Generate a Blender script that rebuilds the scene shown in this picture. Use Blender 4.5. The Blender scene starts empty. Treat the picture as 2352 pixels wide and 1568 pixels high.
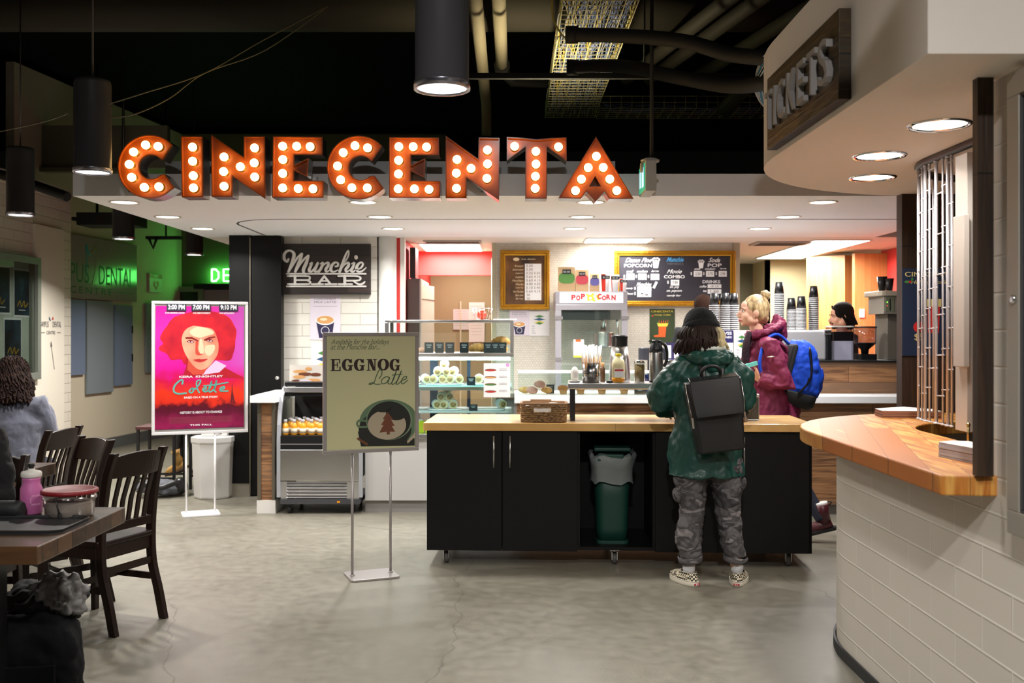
import bpy, bmesh, math, random
from mathutils import Vector, Matrix, noise, Euler
from math import sin, cos, pi, radians as R

scene = bpy.context.scene
C = scene.collection
random.seed(7)

# ------------------------------------------------------------- camera
F = 2287.0                       # focal length in pixels of the 2352 px wide frame
EYE = 1.5                        # camera height above the floor
HZ = 765.0                       # pixel row of the horizon
cam_d = bpy.data.cameras.new('camera')
cam_d.sensor_width = 36.0
cam_d.lens = F / 2352 * 36
cam_d.shift_y = -(784 - HZ) / 2352
cam_d.clip_start = 0.05
cam_d.dof.use_dof = True
cam_d.dof.focus_distance = 5.6
cam_d.dof.aperture_fstop = 3.2
cam = bpy.data.objects.new('camera', cam_d)
cam.location = (0, 0, EYE)
cam.rotation_euler = (R(90), 0, 0)
C.objects.link(cam)
scene.camera = cam

# ------------------------------------------------------------- world and exposure
w = bpy.data.worlds.new('world'); scene.world = w; w.use_nodes = True
w.node_tree.nodes['Background'].inputs[0].default_value = (0.9, 0.85, 0.7, 1)
w.node_tree.nodes['Background'].inputs[1].default_value = 0.0015
scene.view_settings.view_transform = 'Standard'
scene.view_settings.look = 'None'
scene.view_settings.gamma = 1
scene.view_settings.exposure = 0.0
scene.view_settings.use_curve_mapping = False

CANOPY = 17.5      # watts of one canopy downlight
TICKET = 9.0      # ticket soffit downlight
PEND = 17.0       # hanging cylinder lamp
PANEL = 54.0      # kitchen ceiling panel
BULB = 9.0        # sign bulb strength
WARM = (1.0, 0.95, 0.88)
COOL = (1.0, 0.985, 0.965)

def area(name, loc, size, power, col=COOL, sy=None, parent=None, spread=170):
    l = bpy.data.lights.new(name, 'AREA')
    if sy: l.shape = 'RECTANGLE'; l.size = size; l.size_y = sy
    else: l.shape = 'DISK'; l.size = size
    l.energy = power; l.color = col; l.spread = R(spread)
    o = bpy.data.objects.new(name, l); o.location = loc
    C.objects.link(o)
    if parent: o.parent = parent
    return o

# ------------------------------------------------------------- materials
def lin(c):
    c = c / 255.0
    return c / 12.92 if c <= 0.04045 else ((c + 0.055) / 1.055) ** 2.4
def S(r, g, b): return (lin(r), lin(g), lin(b), 1)
_m = {}
def mat(name, col, rough=0.6, metal=0.0, emit=0, ecol=None, spec=0.5, bump=0, bscale=40, var=0, vscale=8, coat=0, alpha=1, trans=0, sheen=0):
    if name in _m: return _m[name]
    m = bpy.data.materials.new(name); m.use_nodes = True
    nt = m.node_tree; b = nt.nodes['Principled BSDF']
    b.inputs['Base Color'].default_value = col
    b.inputs['Roughness'].default_value = rough
    b.inputs['Metallic'].default_value = metal
    b.inputs['Specular IOR Level'].default_value = spec
    b.inputs['Coat Weight'].default_value = coat
    b.inputs['Coat Roughness'].default_value = 0.15
    b.inputs['Alpha'].default_value = alpha
    b.inputs['Transmission Weight'].default_value = trans
    b.inputs['Sheen Weight'].default_value = sheen
    if emit:
        b.inputs['Emission Color'].default_value = ecol or col
        b.inputs['Emission Strength'].default_value = emit
    if bump or var:
        tc = nt.nodes.new('ShaderNodeTexCoord')
        n = nt.nodes.new('ShaderNodeTexNoise'); n.inputs['Scale'].default_value = bscale; n.inputs['Detail'].default_value = 4
        nt.links.new(tc.outputs['Object'], n.inputs['Vector'])
        if bump:
            bp = nt.nodes.new('ShaderNodeBump'); bp.inputs['Strength'].default_value = bump; bp.inputs['Distance'].default_value = 0.01
            nt.links.new(n.outputs['Fac'], bp.inputs['Height']); nt.links.new(bp.outputs[0], b.inputs['Normal'])
        if var:
            n2 = nt.nodes.new('ShaderNodeTexNoise'); n2.inputs['Scale'].default_value = vscale; n2.inputs['Detail'].default_value = 3
            nt.links.new(tc.outputs['Object'], n2.inputs['Vector'])
            mx = nt.nodes.new('ShaderNodeMix'); mx.data_type = 'RGBA'
            mx.inputs[6].default_value = tuple(max(0, c * (1 - var)) for c in col[:3]) + (1,)
            mx.inputs[7].default_value = tuple(min(1, c * (1 + var)) for c in col[:3]) + (1,)
            cr = nt.nodes.new('ShaderNodeMapRange'); cr.inputs[1].default_value = 0.35; cr.inputs[2].default_value = 0.65
            nt.links.new(n2.outputs['Fac'], cr.inputs[0]); nt.links.new(cr.outputs[0], mx.inputs[0])
            nt.links.new(mx.outputs[2], b.inputs['Base Color'])
    _m[name] = m
    return m

def N(nt, t, **k):
    n = nt.nodes.new(t)
    for a, v in k.items(): setattr(n, a, v)
    return n

def ramp_mat(name, stops, scale=(1, 1, 1), nscale=6, detail=6, rough=0.6, dist=0.0, bump=0, spec=0.5, coord='Object', metal=0):
    """noise through a colour ramp, stretched by scale"""
    if name in _m: return _m[name]
    m = bpy.data.materials.new(name); m.use_nodes = True; nt = m.node_tree; b = nt.nodes['Principled BSDF']
    tc = N(nt, 'ShaderNodeTexCoord'); mp = N(nt, 'ShaderNodeMapping'); mp.inputs['Scale'].default_value = scale
    nz = N(nt, 'ShaderNodeTexNoise'); nz.inputs['Scale'].default_value = nscale; nz.inputs['Detail'].default_value = detail; nz.inputs['Distortion'].default_value = dist
    cr = N(nt, 'ShaderNodeValToRGB')
    el = cr.color_ramp.elements
    while len(el) < len(stops): el.new(0.5)
    for e, (p, c) in zip(el, stops): e.position = p; e.color = c
    nt.links.new(tc.outputs[coord], mp.inputs[0]); nt.links.new(mp.outputs[0], nz.inputs['Vector'])
    nt.links.new(nz.outputs['Fac'], cr.inputs[0]); nt.links.new(cr.outputs[0], b.inputs['Base Color'])
    b.inputs['Roughness'].default_value = rough; b.inputs['Specular IOR Level'].default_value = spec; b.inputs['Metallic'].default_value = metal
    if bump:
        bp = N(nt, 'ShaderNodeBump'); bp.inputs['Strength'].default_value = bump; bp.inputs['Distance'].default_value = 0.01
        nt.links.new(nz.outputs['Fac'], bp.inputs['Height']); nt.links.new(bp.outputs[0], b.inputs['Normal'])
    _m[name] = m
    return m

def plank_mat(name, cols, plank=(0.9, 0.11), grain=(2, 60, 60), rough=0.6, bump=0.4, swap=False, gap=0.004, coat=0, var=1.0, xz=True, rot=0):
    """planks laid along X (or Z when swap) with their own tints, dark seams and a stretched grain"""
    if name in _m: return _m[name]
    m = bpy.data.materials.new(name); m.use_nodes = True; nt = m.node_tree; b = nt.nodes['Principled BSDF']
    tc = N(nt, 'ShaderNodeTexCoord'); sp = N(nt, 'ShaderNodeSeparateXYZ'); cb = N(nt, 'ShaderNodeCombineXYZ')
    rm = N(nt, 'ShaderNodeMapping'); rm.inputs['Rotation'].default_value = (0, 0, R(rot)); nt.links.new(tc.outputs['Object'], rm.inputs[0]); nt.links.new(rm.outputs[0], sp.inputs[0])
    a, c = ('X', 'Z') if xz else ('X', 'Y')
    if swap: a, c = c, a
    ad = N(nt, 'ShaderNodeMath', operation='ADD'); ml = N(nt, 'ShaderNodeMath', operation='MULTIPLY'); ml.inputs[1].default_value = 0.37
    if xz and not swap:
        nt.links.new(sp.outputs['Y'], ml.inputs[0])
    nt.links.new(sp.outputs[a], ad.inputs[0]); nt.links.new(ml.outputs[0], ad.inputs[1])
    nt.links.new(ad.outputs[0], cb.inputs[0]); nt.links.new(sp.outputs[c], cb.inputs[1])
    br = N(nt, 'ShaderNodeTexBrick'); br.offset = 0.37; br.inputs['Scale'].default_value = 1
    br.inputs['Brick Width'].default_value = plank[0]; br.inputs['Row Height'].default_value = plank[1]
    br.inputs['Mortar Size'].default_value = gap; br.inputs['Mortar Smooth'].default_value = 0.3
    br.inputs['Color1'].default_value = (0, 0, 0, 1); br.inputs['Color2'].default_value = (1, 1, 1, 1); br.inputs['Mortar'].default_value = (0.5, 0.5, 0.5, 1)
    nt.links.new(cb.outputs[0], br.inputs['Vector'])
    mp = N(nt, 'ShaderNodeMapping'); mp.inputs['Scale'].default_value = grain
    nt.links.new(tc.outputs['Object'], mp.inputs[0])
    nz = N(nt, 'ShaderNodeTexNoise'); nz.inputs['Scale'].default_value = 1; nz.inputs['Detail'].default_value = 7; nz.inputs['Distortion'].default_value = 0.6
    nt.links.new(mp.outputs[0], nz.inputs['Vector'])
    mm = N(nt, 'ShaderNodeMath', operation='MULTIPLY_ADD'); mm.inputs[1].default_value = 0.5 * var
    nt.links.new(br.outputs['Color'], mm.inputs[0])
    m2 = N(nt, 'ShaderNodeMath', operation='MULTIPLY'); m2.inputs[1].default_value = 0.9
    nt.links.new(nz.outputs['Fac'], m2.inputs[0]); nt.links.new(m2.outputs[0], mm.inputs[2])
    cr = N(nt, 'ShaderNodeValToRGB'); el = cr.color_ramp.elements
    while len(el) < len(cols): el.new(0.5)
    for k, (e, cc) in enumerate(zip(el, cols)): e.position = 0.25 + 0.6 * k / max(1, len(cols) - 1); e.color = cc
    nt.links.new(mm.outputs[0], cr.inputs[0])
    mx = N(nt, 'ShaderNodeMix', data_type='RGBA'); mx.inputs[7].default_value = tuple(x * 0.25 for x in cols[0][:3]) + (1,)
    nt.links.new(br.outputs['Fac'], mx.inputs[0]); nt.links.new(cr.outputs[0], mx.inputs[6]); nt.links.new(mx.outputs[2], b.inputs['Base Color'])
    bp = N(nt, 'ShaderNodeBump'); bp.inputs['Strength'].default_value = bump; bp.inputs['Distance'].default_value = 0.006
    nt.links.new(nz.outputs['Fac'], bp.inputs['Height']); nt.links.new(bp.outputs[0], b.inputs['Normal'])
    b.inputs['Roughness'].default_value = rough; b.inputs['Coat Weight'].default_value = coat; b.inputs['Coat Roughness'].default_value = 0.12
    _m[name] = m
    return m

def block_mat(name, col, width=0.4, row=0.105, mortar=0.006, bump=0.6, rough=0.55, mcol=None):
    """painted masonry on UVs in metres"""
    if name in _m: return _m[name]
    m = bpy.data.materials.new(name); m.use_nodes = True; nt = m.node_tree; b = nt.nodes['Principled BSDF']
    uv = N(nt, 'ShaderNodeUVMap')
    br = N(nt, 'ShaderNodeTexBrick'); br.offset = 0.5; br.inputs['Scale'].default_value = 1
    br.inputs['Brick Width'].default_value = width; br.inputs['Row Height'].default_value = row
    br.inputs['Mortar Size'].default_value = mortar; br.inputs['Mortar Smooth'].default_value = 0.6
    br.inputs['Color1'].default_value = col; br.inputs['Color2'].default_value = tuple(x * 0.95 for x in col[:3]) + (1,)
    br.inputs['Mortar'].default_value = mcol or tuple(min(1, x * 1.06) for x in col[:3]) + (1,)
    nt.links.new(uv.outputs[0], br.inputs['Vector'])
    nz = N(nt, 'ShaderNodeTexNoise'); nz.inputs['Scale'].default_value = 90; nz.inputs['Detail'].default_value = 3
    nt.links.new(uv.outputs[0], nz.inputs['Vector'])
    ma = N(nt, 'ShaderNodeMath', operation='MULTIPLY_ADD'); ma.inputs[1].default_value = 0.06
    sb = N(nt, 'ShaderNodeMath', operation='SUBTRACT'); sb.inputs[0].default_value = 1
    nt.links.new(br.outputs['Fac'], sb.inputs[1]); nt.links.new(nz.outputs['Fac'], ma.inputs[0]); nt.links.new(sb.outputs[0], ma.inputs[2])
    bp = N(nt, 'ShaderNodeBump'); bp.inputs['Strength'].default_value = bump; bp.inputs['Distance'].default_value = 0.008
    nt.links.new(ma.outputs[0], bp.inputs['Height']); nt.links.new(bp.outputs[0], b.inputs['Normal'])
    nt.links.new(br.outputs['Color'], b.inputs['Base Color'])
    b.inputs['Roughness'].default_value = rough
    _m[name] = m
    return m

def glass_mat(name, tint=(0.9, 0.97, 0.95, 1), refl=0.12, rough=0.02):
    """thin pane: mostly see-through, a little mirror"""
    if name in _m: return _m[name]
    m = bpy.data.materials.new(name); m.use_nodes = True; nt = m.node_tree
    nt.nodes.remove(nt.nodes['Principled BSDF'])
    t = N(nt, 'ShaderNodeBsdfTransparent'); t.inputs[0].default_value = tint
    g = N(nt, 'ShaderNodeBsdfGlossy'); g.inputs['Roughness'].default_value = rough
    fr = N(nt, 'ShaderNodeLayerWeight'); fr.inputs[0].default_value = 0.15
    ad = N(nt, 'ShaderNodeMath', operation='MULTIPLY_ADD'); ad.inputs[1].default_value = 0.6; ad.inputs[2].default_value = refl * 0.5
    nt.links.new(fr.outputs['Facing'], ad.inputs[0])
    mx = N(nt, 'ShaderNodeMixShader'); nt.links.new(ad.outputs[0], mx.inputs[0]); nt.links.new(t.outputs[0], mx.inputs[1]); nt.links.new(g.outputs[0], mx.inputs[2])
    nt.links.new(mx.outputs[0], nt.nodes['Material Output'].inputs[0])
    _m[name] = m
    return m

def floor_mat():
    m = bpy.data.materials.new('polished_concrete'); m.use_nodes = True; nt = m.node_tree; b = nt.nodes['Principled BSDF']
    tc = N(nt, 'ShaderNodeTexCoord')
    def noise_(sc, det=5, dist=0):
        n = N(nt, 'ShaderNodeTexNoise'); n.inputs['Scale'].default_value = sc; n.inputs['Detail'].default_value = det; n.inputs['Distortion'].default_value = dist
        nt.links.new(tc.outputs['Object'], n.inputs['Vector']); return n
    n1, n2, n3 = noise_(0.7, 8, 0.1), noise_(14, 8), noise_(110, 2)
    cr = N(nt, 'ShaderNodeValToRGB'); cr.color_ramp.elements[0].position = 0.32; cr.color_ramp.elements[0].color = S(102, 98, 86)
    cr.color_ramp.elements[1].position = 0.7; cr.color_ramp.elements[1].color = S(134, 129, 116)
    a = N(nt, 'ShaderNodeMath', operation='MULTIPLY_ADD'); a.inputs[1].default_value = 0.45
    nt.links.new(n2.outputs['Fac'], a.inputs[0])
    h = N(nt, 'ShaderNodeMath', operation='MULTIPLY'); h.inputs[1].default_value = 0.55; nt.links.new(n1.outputs['Fac'], h.inputs[0]); nt.links.new(h.outputs[0], a.inputs[2])
    nt.links.new(a.outputs[0], cr.inputs[0])
    # pits
    pr = N(nt, 'ShaderNodeMapRange'); pr.inputs[1].default_value = 0.62; pr.inputs[2].default_value = 0.7
    nt.links.new(n3.outputs['Fac'], pr.inputs[0])
    # pitted only in patches
    pm = N(nt, 'ShaderNodeMapRange'); pm.inputs[1].default_value = 0.5; pm.inputs[2].default_value = 0.62
    n4 = noise_(1.3, 3); nt.links.new(n4.outputs['Fac'], pm.inputs[0])
    pp = N(nt, 'ShaderNodeMath', operation='MULTIPLY'); nt.links.new(pr.outputs[0], pp.inputs[0]); nt.links.new(pm.outputs[0], pp.inputs[1])
    mx = N(nt, 'ShaderNodeMix', data_type='RGBA'); mx.inputs[7].default_value = S(84, 80, 66)
    nt.links.new(pp.outputs[0], mx.inputs[0]); nt.links.new(cr.outputs[0], mx.inputs[6])
    # cracks: edges of large distorted cells
    wv = N(nt, 'ShaderNodeVectorMath', operation='MULTIPLY_ADD'); wv.inputs[1].default_value = (0.35, 0.35, 0)
    n5 = noise_(2.2, 8); nt.links.new(n5.outputs['Color'], wv.inputs[0]); nt.links.new(tc.outputs['Object'], wv.inputs[2])
    vo = N(nt, 'ShaderNodeTexVoronoi', feature='DISTANCE_TO_EDGE'); vo.inputs['Scale'].default_value = 0.42
    nt.links.new(wv.outputs[0], vo.inputs['Vector'])
    ck = N(nt, 'ShaderNodeMapRange'); ck.inputs[1].default_value = 0.0; ck.inputs[2].default_value = 0.0022; ck.inputs[3].default_value = 0.55; ck.inputs[4].default_value = 0
    nt.links.new(vo.outputs['Distance'], ck.inputs[0])
    mx2 = N(nt, 'ShaderNodeMix', data_type='RGBA'); mx2.inputs[7].default_value = S(70, 64, 52)
    nt.links.new(ck.outputs[0], mx2.inputs[0]); nt.links.new(mx.outputs[2], mx2.inputs[6]); nt.links.new(mx2.outputs[2], b.inputs['Base Color'])
    rr = N(nt, 'ShaderNodeMapRange'); rr.inputs[3].default_value = 0.3; rr.inputs[4].default_value = 0.6; nt.links.new(n2.outputs['Fac'], rr.inputs[0])
    nt.links.new(rr.outputs[0], b.inputs['Roughness'])
    bp = N(nt, 'ShaderNodeBump'); bp.inputs['Strength'].default_value = 0.12; bp.inputs['Distance'].default_value = 0.004
    nt.links.new(n3.outputs['Fac'], bp.inputs['Height']); nt.links.new(bp.outputs[0], b.inputs['Normal'])
    b.inputs['Specular IOR Level'].default_value = 0.4
    return m

# ------------------------------------------------------------- mesh builder
_text = {}
def text_geo(s, shear=0.0, bold=0.0, sp=1.0):
    k = (s, shear, bold, sp)
    if k in _text: return _text[k]
    cu = bpy.data.curves.new('t', 'FONT'); cu.body = s; cu.size = 1; cu.shear = shear; cu.offset = bold; cu.space_character = sp
    cu.resolution_u = 3; cu.fill_mode = 'FRONT'
    o = bpy.data.objects.new('t', cu); C.objects.link(o)
    dg = bpy.context.evaluated_depsgraph_get()
    me = bpy.data.meshes.new_from_object(o.evaluated_get(dg))
    vs = [tuple(v.co) for v in me.vertices]; fs = [tuple(p.vertices) for p in me.polygons]
    bpy.data.objects.remove(o); bpy.data.curves.remove(cu); bpy.data.meshes.remove(me)
    if vs:
        x0 = min(v[0] for v in vs); x1 = max(v[0] for v in vs); y0 = min(v[1] for v in vs); y1 = max(v[1] for v in vs)
    else: x0 = y0 = 0; x1 = y1 = 1
    _text[k] = (vs, fs, x0, x1, y0, y1)
    return _text[k]

def smooth_pts(pts, n=8):
    """Catmull-Rom through the points (tuples of any length)"""
    if len(pts) < 3: return [tuple(p) for p in pts]
    out = []
    P = [pts[0]] + list(pts) + [pts[-1]]
    for i in range(1, len(P) - 2):
        a, b, c, d = P[i - 1], P[i], P[i + 1], P[i + 2]
        for k in range(n):
            t = k / n
            out.append(tuple(0.5 * (2 * b[j] + (c[j] - a[j]) * t + (2 * a[j] - 5 * b[j] + 4 * c[j] - d[j]) * t * t + (3 * b[j] - a[j] - 3 * c[j] + d[j]) * t ** 3) for j in range(len(b))))
    out.append(tuple(pts[-1]))
    return out

class MB:
    def __init__(s, *mats):
        s.bm = bmesh.new(); s.mats = list(mats); s.mi = 0; s.M = Matrix.Identity(4); s.uvs = None
    def use(s, m):
        if m not in s.mats: s.mats.append(m)
        s.mi = s.mats.index(m); return s
    def at(s, loc=(0, 0, 0), rot=(0, 0, 0), sc=1):
        s.M = Matrix.Translation(loc) @ Euler(rot).to_matrix().to_4x4() @ Matrix.Scale(sc, 4); return s
    def v(s, p): return s.bm.verts.new(s.M @ Vector(p))
    def f(s, vs, smooth=False):
        try:
            fa = s.bm.faces.new(vs); fa.material_index = s.mi; fa.smooth = smooth; return fa
        except ValueError: return None
    def box(s, x0, x1, y0, y1, z0, z1):
        v = [s.v((x, y, z)) for z in (z0, z1) for y in (y0, y1) for x in (x0, x1)]
        for q in ((0, 2, 3, 1), (4, 5, 7, 6), (0, 1, 5, 4), (2, 6, 7, 3), (0, 4, 6, 2), (1, 3, 7, 5)): s.f([v[i] for i in q])
        return s
    def bbox(s, x0, x1, y0, y1, z0, z1, r=0.01, seg=3):
        """box with rounded vertical edges"""
        pts = []
        for cx, cy, a0 in ((x1 - r, y1 - r, 0), (x0 + r, y1 - r, 90), (x0 + r, y0 + r, 180), (x1 - r, y0 + r, 270)):
            for k in range(seg + 1):
                a = R(a0 + 90 * k / seg); pts.append((cx + r * cos(a), cy + r * sin(a)))
        return s.hull2(pts, z0, z1)
    def hull2(s, pts, z0, z1):
        a = [s.v((x, y, z0)) for x, y in pts]; b = [s.v((x, y, z1)) for x, y in pts]
        s.f(a[::-1]); s.f(b)
        for i in range(len(pts)): j = (i + 1) % len(pts); s.f([a[i], a[j], b[j], b[i]])
        return s
    def prism(s, pts, y0, y1):
        """polygon in XZ, from y0 (front) to y1"""
        a = [s.v((x, y0, z)) for x, z in pts]; b = [s.v((x, y1, z)) for x, z in pts]
        s.f(a); s.f(b[::-1])
        for i in range(len(pts)): j = (i + 1) % len(pts); s.f([a[j], a[i], b[i], b[j]])
        return s
    def quad(s, p0, p1, p2, p3): s.f([s.v(p) for p in (p0, p1, p2, p3)]); return s
    def poly(s, pts, y): s.f([s.v((x, y, z)) for x, z in pts]); return s
    def frame(s, x0, x1, z0, z1, t, y0, y1):
        s.box(x0, x1, y0, y1, z1 - t, z1); s.box(x0, x1, y0, y1, z0, z0 + t)
        s.box(x0, x0 + t, y0, y1, z0 + t, z1 - t); s.box(x1 - t, x1, y0, y1, z0 + t, z1 - t); return s
    def rings(s, rs, cap=True, smooth=True, closed=True):
        vv = [[s.v(p) for p in r] for r in rs]
        n = len(vv[0])
        for a, b in zip(vv, vv[1:]):
            for i in range(n if closed else n - 1):
                j = (i + 1) % n; s.f([a[i], a[j], b[j], b[i]], smooth)
        if cap: s.f(vv[0][::-1]); s.f(vv[-1])
        return s
    def cyl(s, p0, p1, r0, r1=None, n=16, cap=True, smooth=True):
        return s.tube([p0, p1], [r0, r0 if r1 is None else r1], n, cap, smooth)
    def tube(s, pts, r, n=8, cap=True, smooth=True, flat=None):
        pts = [Vector(p) for p in pts]; rs = []
        up = None
        for i, p in enumerate(pts):
            d = (pts[min(i + 1, len(pts) - 1)] - pts[max(i - 1, 0)])
            if d.length < 1e-9: d = Vector((0, 0, 1))
            d.normalize()
            if up is None:
                up = Vector((0, 1, 0)) if abs(d.y) < 0.9 else Vector((1, 0, 0))
            x = up.cross(d)
            if x.length < 1e-6: x = Vector((1, 0, 0)).cross(d)
            x.normalize(); y = d.cross(x); up = y
            rr = r[i] if isinstance(r, list) else r
            if isinstance(rr, (tuple, list)): ra, rb = rr
            else: ra = rb = rr
            rs.append([p + x * ra * cos(2 * pi * k / n) + y * rb * sin(2 * pi * k / n) for k in range(n)])
        return s.rings(rs, cap, smooth)
    def lathe(s, prof, c=(0, 0, 0), n=24, cap=True, smooth=True):
        rs = [[(c[0] + r * cos(2 * pi * k / n), c[1] + r * sin(2 * pi * k / n), c[2] + z) for k in range(n)] for r, z in prof]
        return s.rings(rs, cap, smooth)
    def disc(s, c, r, n=24, axis='z', ry=None):
        ry = ry or r
        if axis == 'z': vs = [s.v((c[0] + r * cos(2 * pi * k / n), c[1] + ry * sin(2 * pi * k / n), c[2])) for k in range(n)]
        else: vs = [s.v((c[0] + r * cos(2 * pi * k / n), c[1], c[2] + ry * sin(2 * pi * k / n))) for k in range(n)]
        s.f(vs); return s
    def ball(s, c, r, n=14, m=9, rot=None, noise_=0, ns=6):
        if not isinstance(r, (tuple, list)): r = (r, r, r)
        q = Euler(rot).to_matrix() if rot else Matrix.Identity(3)
        rs = []
        for i in range(m + 1):
            t = pi * min(max(i / m, 0.02), 0.98); ring = []
            for k in range(n):
                p = Vector((r[0] * sin(t) * cos(2 * pi * k / n), r[1] * sin(t) * sin(2 * pi * k / n), -r[2] * cos(t)))
                if noise_: p *= 1 + noise_ * noise.noise(p * ns + Vector(c) * 3)
                ring.append(Vector(c) + q @ p)
            rs.append(ring)
        return s.rings(rs)
    def stroke(s, pts, wd, y0, y1, n=6, smooth=True):
        """brush stroke in the XZ plane; wd is one width or one per point"""
        ws = wd if isinstance(wd, (list, tuple)) else [wd] * len(pts)
        q = [(p[0], p[1], w_) for p, w_ in zip(pts, ws)]
        q = smooth_pts(q, n) if smooth else q
        L, Rr = [], []
        for i, (x, z, w_) in enumerate(q):
            a = q[max(i - 1, 0)]; b = q[min(i + 1, len(q) - 1)]
            dx, dz = b[0] - a[0], b[1] - a[1]; l = math.hypot(dx, dz) or 1
            nx, nz = -dz / l * w_ / 2, dx / l * w_ / 2
            L.append((x + nx, z + nz)); Rr.append((x - nx, z - nz))
        s.sk = getattr(s, 'sk', 0) + 1; y0 = y0 - .00015 * (s.sk % 9)
        V = [[s.v((p[0], y, p[1])) for p in pl] for pl, y in ((L, y0), (Rr, y0), (Rr, y1), (L, y1))]
        for a_, b_ in ((0, 1), (1, 2), (2, 3), (3, 0)):
            for i in range(len(q) - 1): s.f([V[a_][i], V[b_][i], V[b_][i + 1], V[a_][i + 1]])
        for (x, z, w_) in (q[0], q[-1]):
            y0 += .00004; s.prism([(x + w_ / 2 * cos(2 * pi * k / 10), z + w_ / 2 * sin(2 * pi * k / 10)) for k in range(10)], y0, y1)
        return s
    def text(s, t, x, z, h, y, w=None, shear=0.0, bold=0.0, sp=1.0, anchor='l', th=0, cap=None):
        """flat lettering in the XZ plane facing -Y. h = height of the drawn text, w = drawn width"""
        vs, fs, x0, x1, z0, z1 = text_geo(t, shear, bold, sp)
        if not vs: return s
        kz = h / (z1 - z0); kx = w / (x1 - x0) if w else kz
        wd = (x1 - x0) * kx
        ox = x - (0 if anchor == 'l' else wd / 2 if anchor == 'c' else wd)
        vv = [s.v((ox + (a - x0) * kx, y, z + (b - z0) * kz)) for a, b, _ in vs]
        fl = []
        for f_ in fs:
            q = s.f([vv[i] for i in f_])
            if q: fl.append(q)
        if th:
            bmesh.ops.recalc_face_normals(s.bm, faces=fl)
            g = bmesh.ops.extrude_face_region(s.bm, geom=fl)
            q = s.M.to_3x3() @ Vector((0, th, 0))
            for e in g['geom']:
                if isinstance(e, bmesh.types.BMVert): e.co += q
        return s
    def uvmap(s, fn):
        l = s.bm.loops.layers.uv.verify()
        for f_ in s.bm.faces:
            for lp in f_.loops: lp[l].uv = fn(lp.vert.co, f_.normal)
    def build(s, name, parent=None, bevel=0, sub=0, label=None, remesh=0, smooth_it=0, fixn=True, thick=0):
        if fixn: bmesh.ops.recalc_face_normals(s.bm, faces=s.bm.faces[:])
        me = bpy.data.meshes.new(name); s.bm.to_mesh(me); s.bm.free()
        for m in s.mats: me.materials.append(m)
        o = bpy.data.objects.new(name, me); C.objects.link(o)
        if parent: o.parent = parent
        if thick:
            sd = o.modifiers.new('s', 'SOLIDIFY'); sd.thickness = thick; sd.offset = 0
        if remesh:
            r_ = o.modifiers.new('r', 'REMESH'); r_.mode = 'VOXEL'; r_.voxel_size = remesh; r_.use_smooth_shade = True
        if smooth_it:
            q = o.modifiers.new('q', 'SMOOTH'); q.iterations = smooth_it; q.factor = 0.5
        if bevel:
            b = o.modifiers.new('b', 'BEVEL'); b.width = bevel; b.segments = 2; b.limit_method = 'ANGLE'; b.angle_limit = R(40)
        if sub:
            u = o.modifiers.new('u', 'SUBSURF'); u.levels = sub; u.render_levels = sub
        if label: o['label'] = label
        return o
    def thing(s, name, label, cat, group=None, kind=None, **k):
        o = s.build(name, **k); return tag(o, label, cat, group, kind)

def tag(o, label=None, cat=None, group=None, kind=None):
    if label: o['label'] = label
    if cat: o['category'] = cat
    if group: o['group'] = group
    if kind: o['kind'] = kind
    return o
def root(name, label, cat, loc=(0, 0, 0), rz=0, group=None):
    o = bpy.data.objects.new(name, None); o.empty_display_size = 0.1; C.objects.link(o)
    o.location = loc; o.rotation_euler = (0, 0, rz)
    return tag(o, label, cat, group)
def dup(o, loc=None, rz=None, label=None, group=None, scale=None):
    c = o.copy(); C.objects.link(c)
    if loc is not None: c.location = loc
    if rz is not None: c.rotation_euler = (0, 0, rz)
    if scale: c.scale = scale
    if label: c['label'] = label
    if group: c['group'] = group
    for ch in list(o.children):
        d = ch.copy(); C.objects.link(d); d.parent = c
        for g in list(ch.children):
            e = g.copy(); C.objects.link(e); e.parent = d
    return c
def struct(mb, name, **k):
    o = mb.build(name, **k); o['kind'] = 'structure'; return o
def X(px, d): return (px - 1176) * d / F
def Z(py, d): return EYE - (py - HZ) * d / F
def P(px, py, d): return (X(px, d), d, Z(py, d))
def inset(poly, t):
    """offset a closed 2-D polygon inward by t"""
    a = sum(p[0] * q[1] - q[0] * p[1] for p, q in zip(poly, poly[1:] + poly[:1]))
    sg = 1 if a > 0 else -1; out = []; n = len(poly)
    for i in range(n):
        p0, p1, p2 = Vector(poly[i - 1]), Vector(poly[i]), Vector(poly[(i + 1) % n])
        d1 = (p1 - p0).normalized(); d2 = (p2 - p1).normalized()
        n1 = Vector((-d1.y, d1.x)) * sg; n2 = Vector((-d2.y, d2.x)) * sg
        b = n1 + n2
        if b.length < 0.2: b = n1
        b.normalize(); k = t / max(0.35, b.dot(n1))
        out.append(tuple(p1 + b * k))
    return out
# ------------------------------------------------------------- shared materials
M_WHITE = mat('painted_plaster', S(242, 242, 242), 0.7)
M_SOFF = mat('ticket_plaster', S(244, 234, 222), 0.75)
M_BLACKP = mat('black_paint', (0.0035, 0.0035, 0.0035, 1), 0.9, spec=0.1)
M_PANEL = mat('black_laminate', (0.006, 0.0055, 0.0055, 1), 0.45, spec=0.2)
M_STEEL = mat('stainless_steel', (0.62, 0.61, 0.60, 1), 0.28, 1.0)
M_ALU = mat('aluminium', (0.66, 0.65, 0.66, 1), 0.35, 1.0)
M_CHROME = mat('chrome', (0.8, 0.8, 0.8, 1), 0.08, 1.0)
M_DGREY = mat('lamp_grey', (0.11, 0.105, 0.11, 1), 0.4, 0.3)
M_GLOW = mat('lamp_diffuser', (1, 1, 1, 1), 0.5, emit=9, ecol=(1, 0.97, 0.92, 1))
M_BLK = mat('black_plastic', (0.008, 0.008, 0.009, 1), 0.35)
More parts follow.
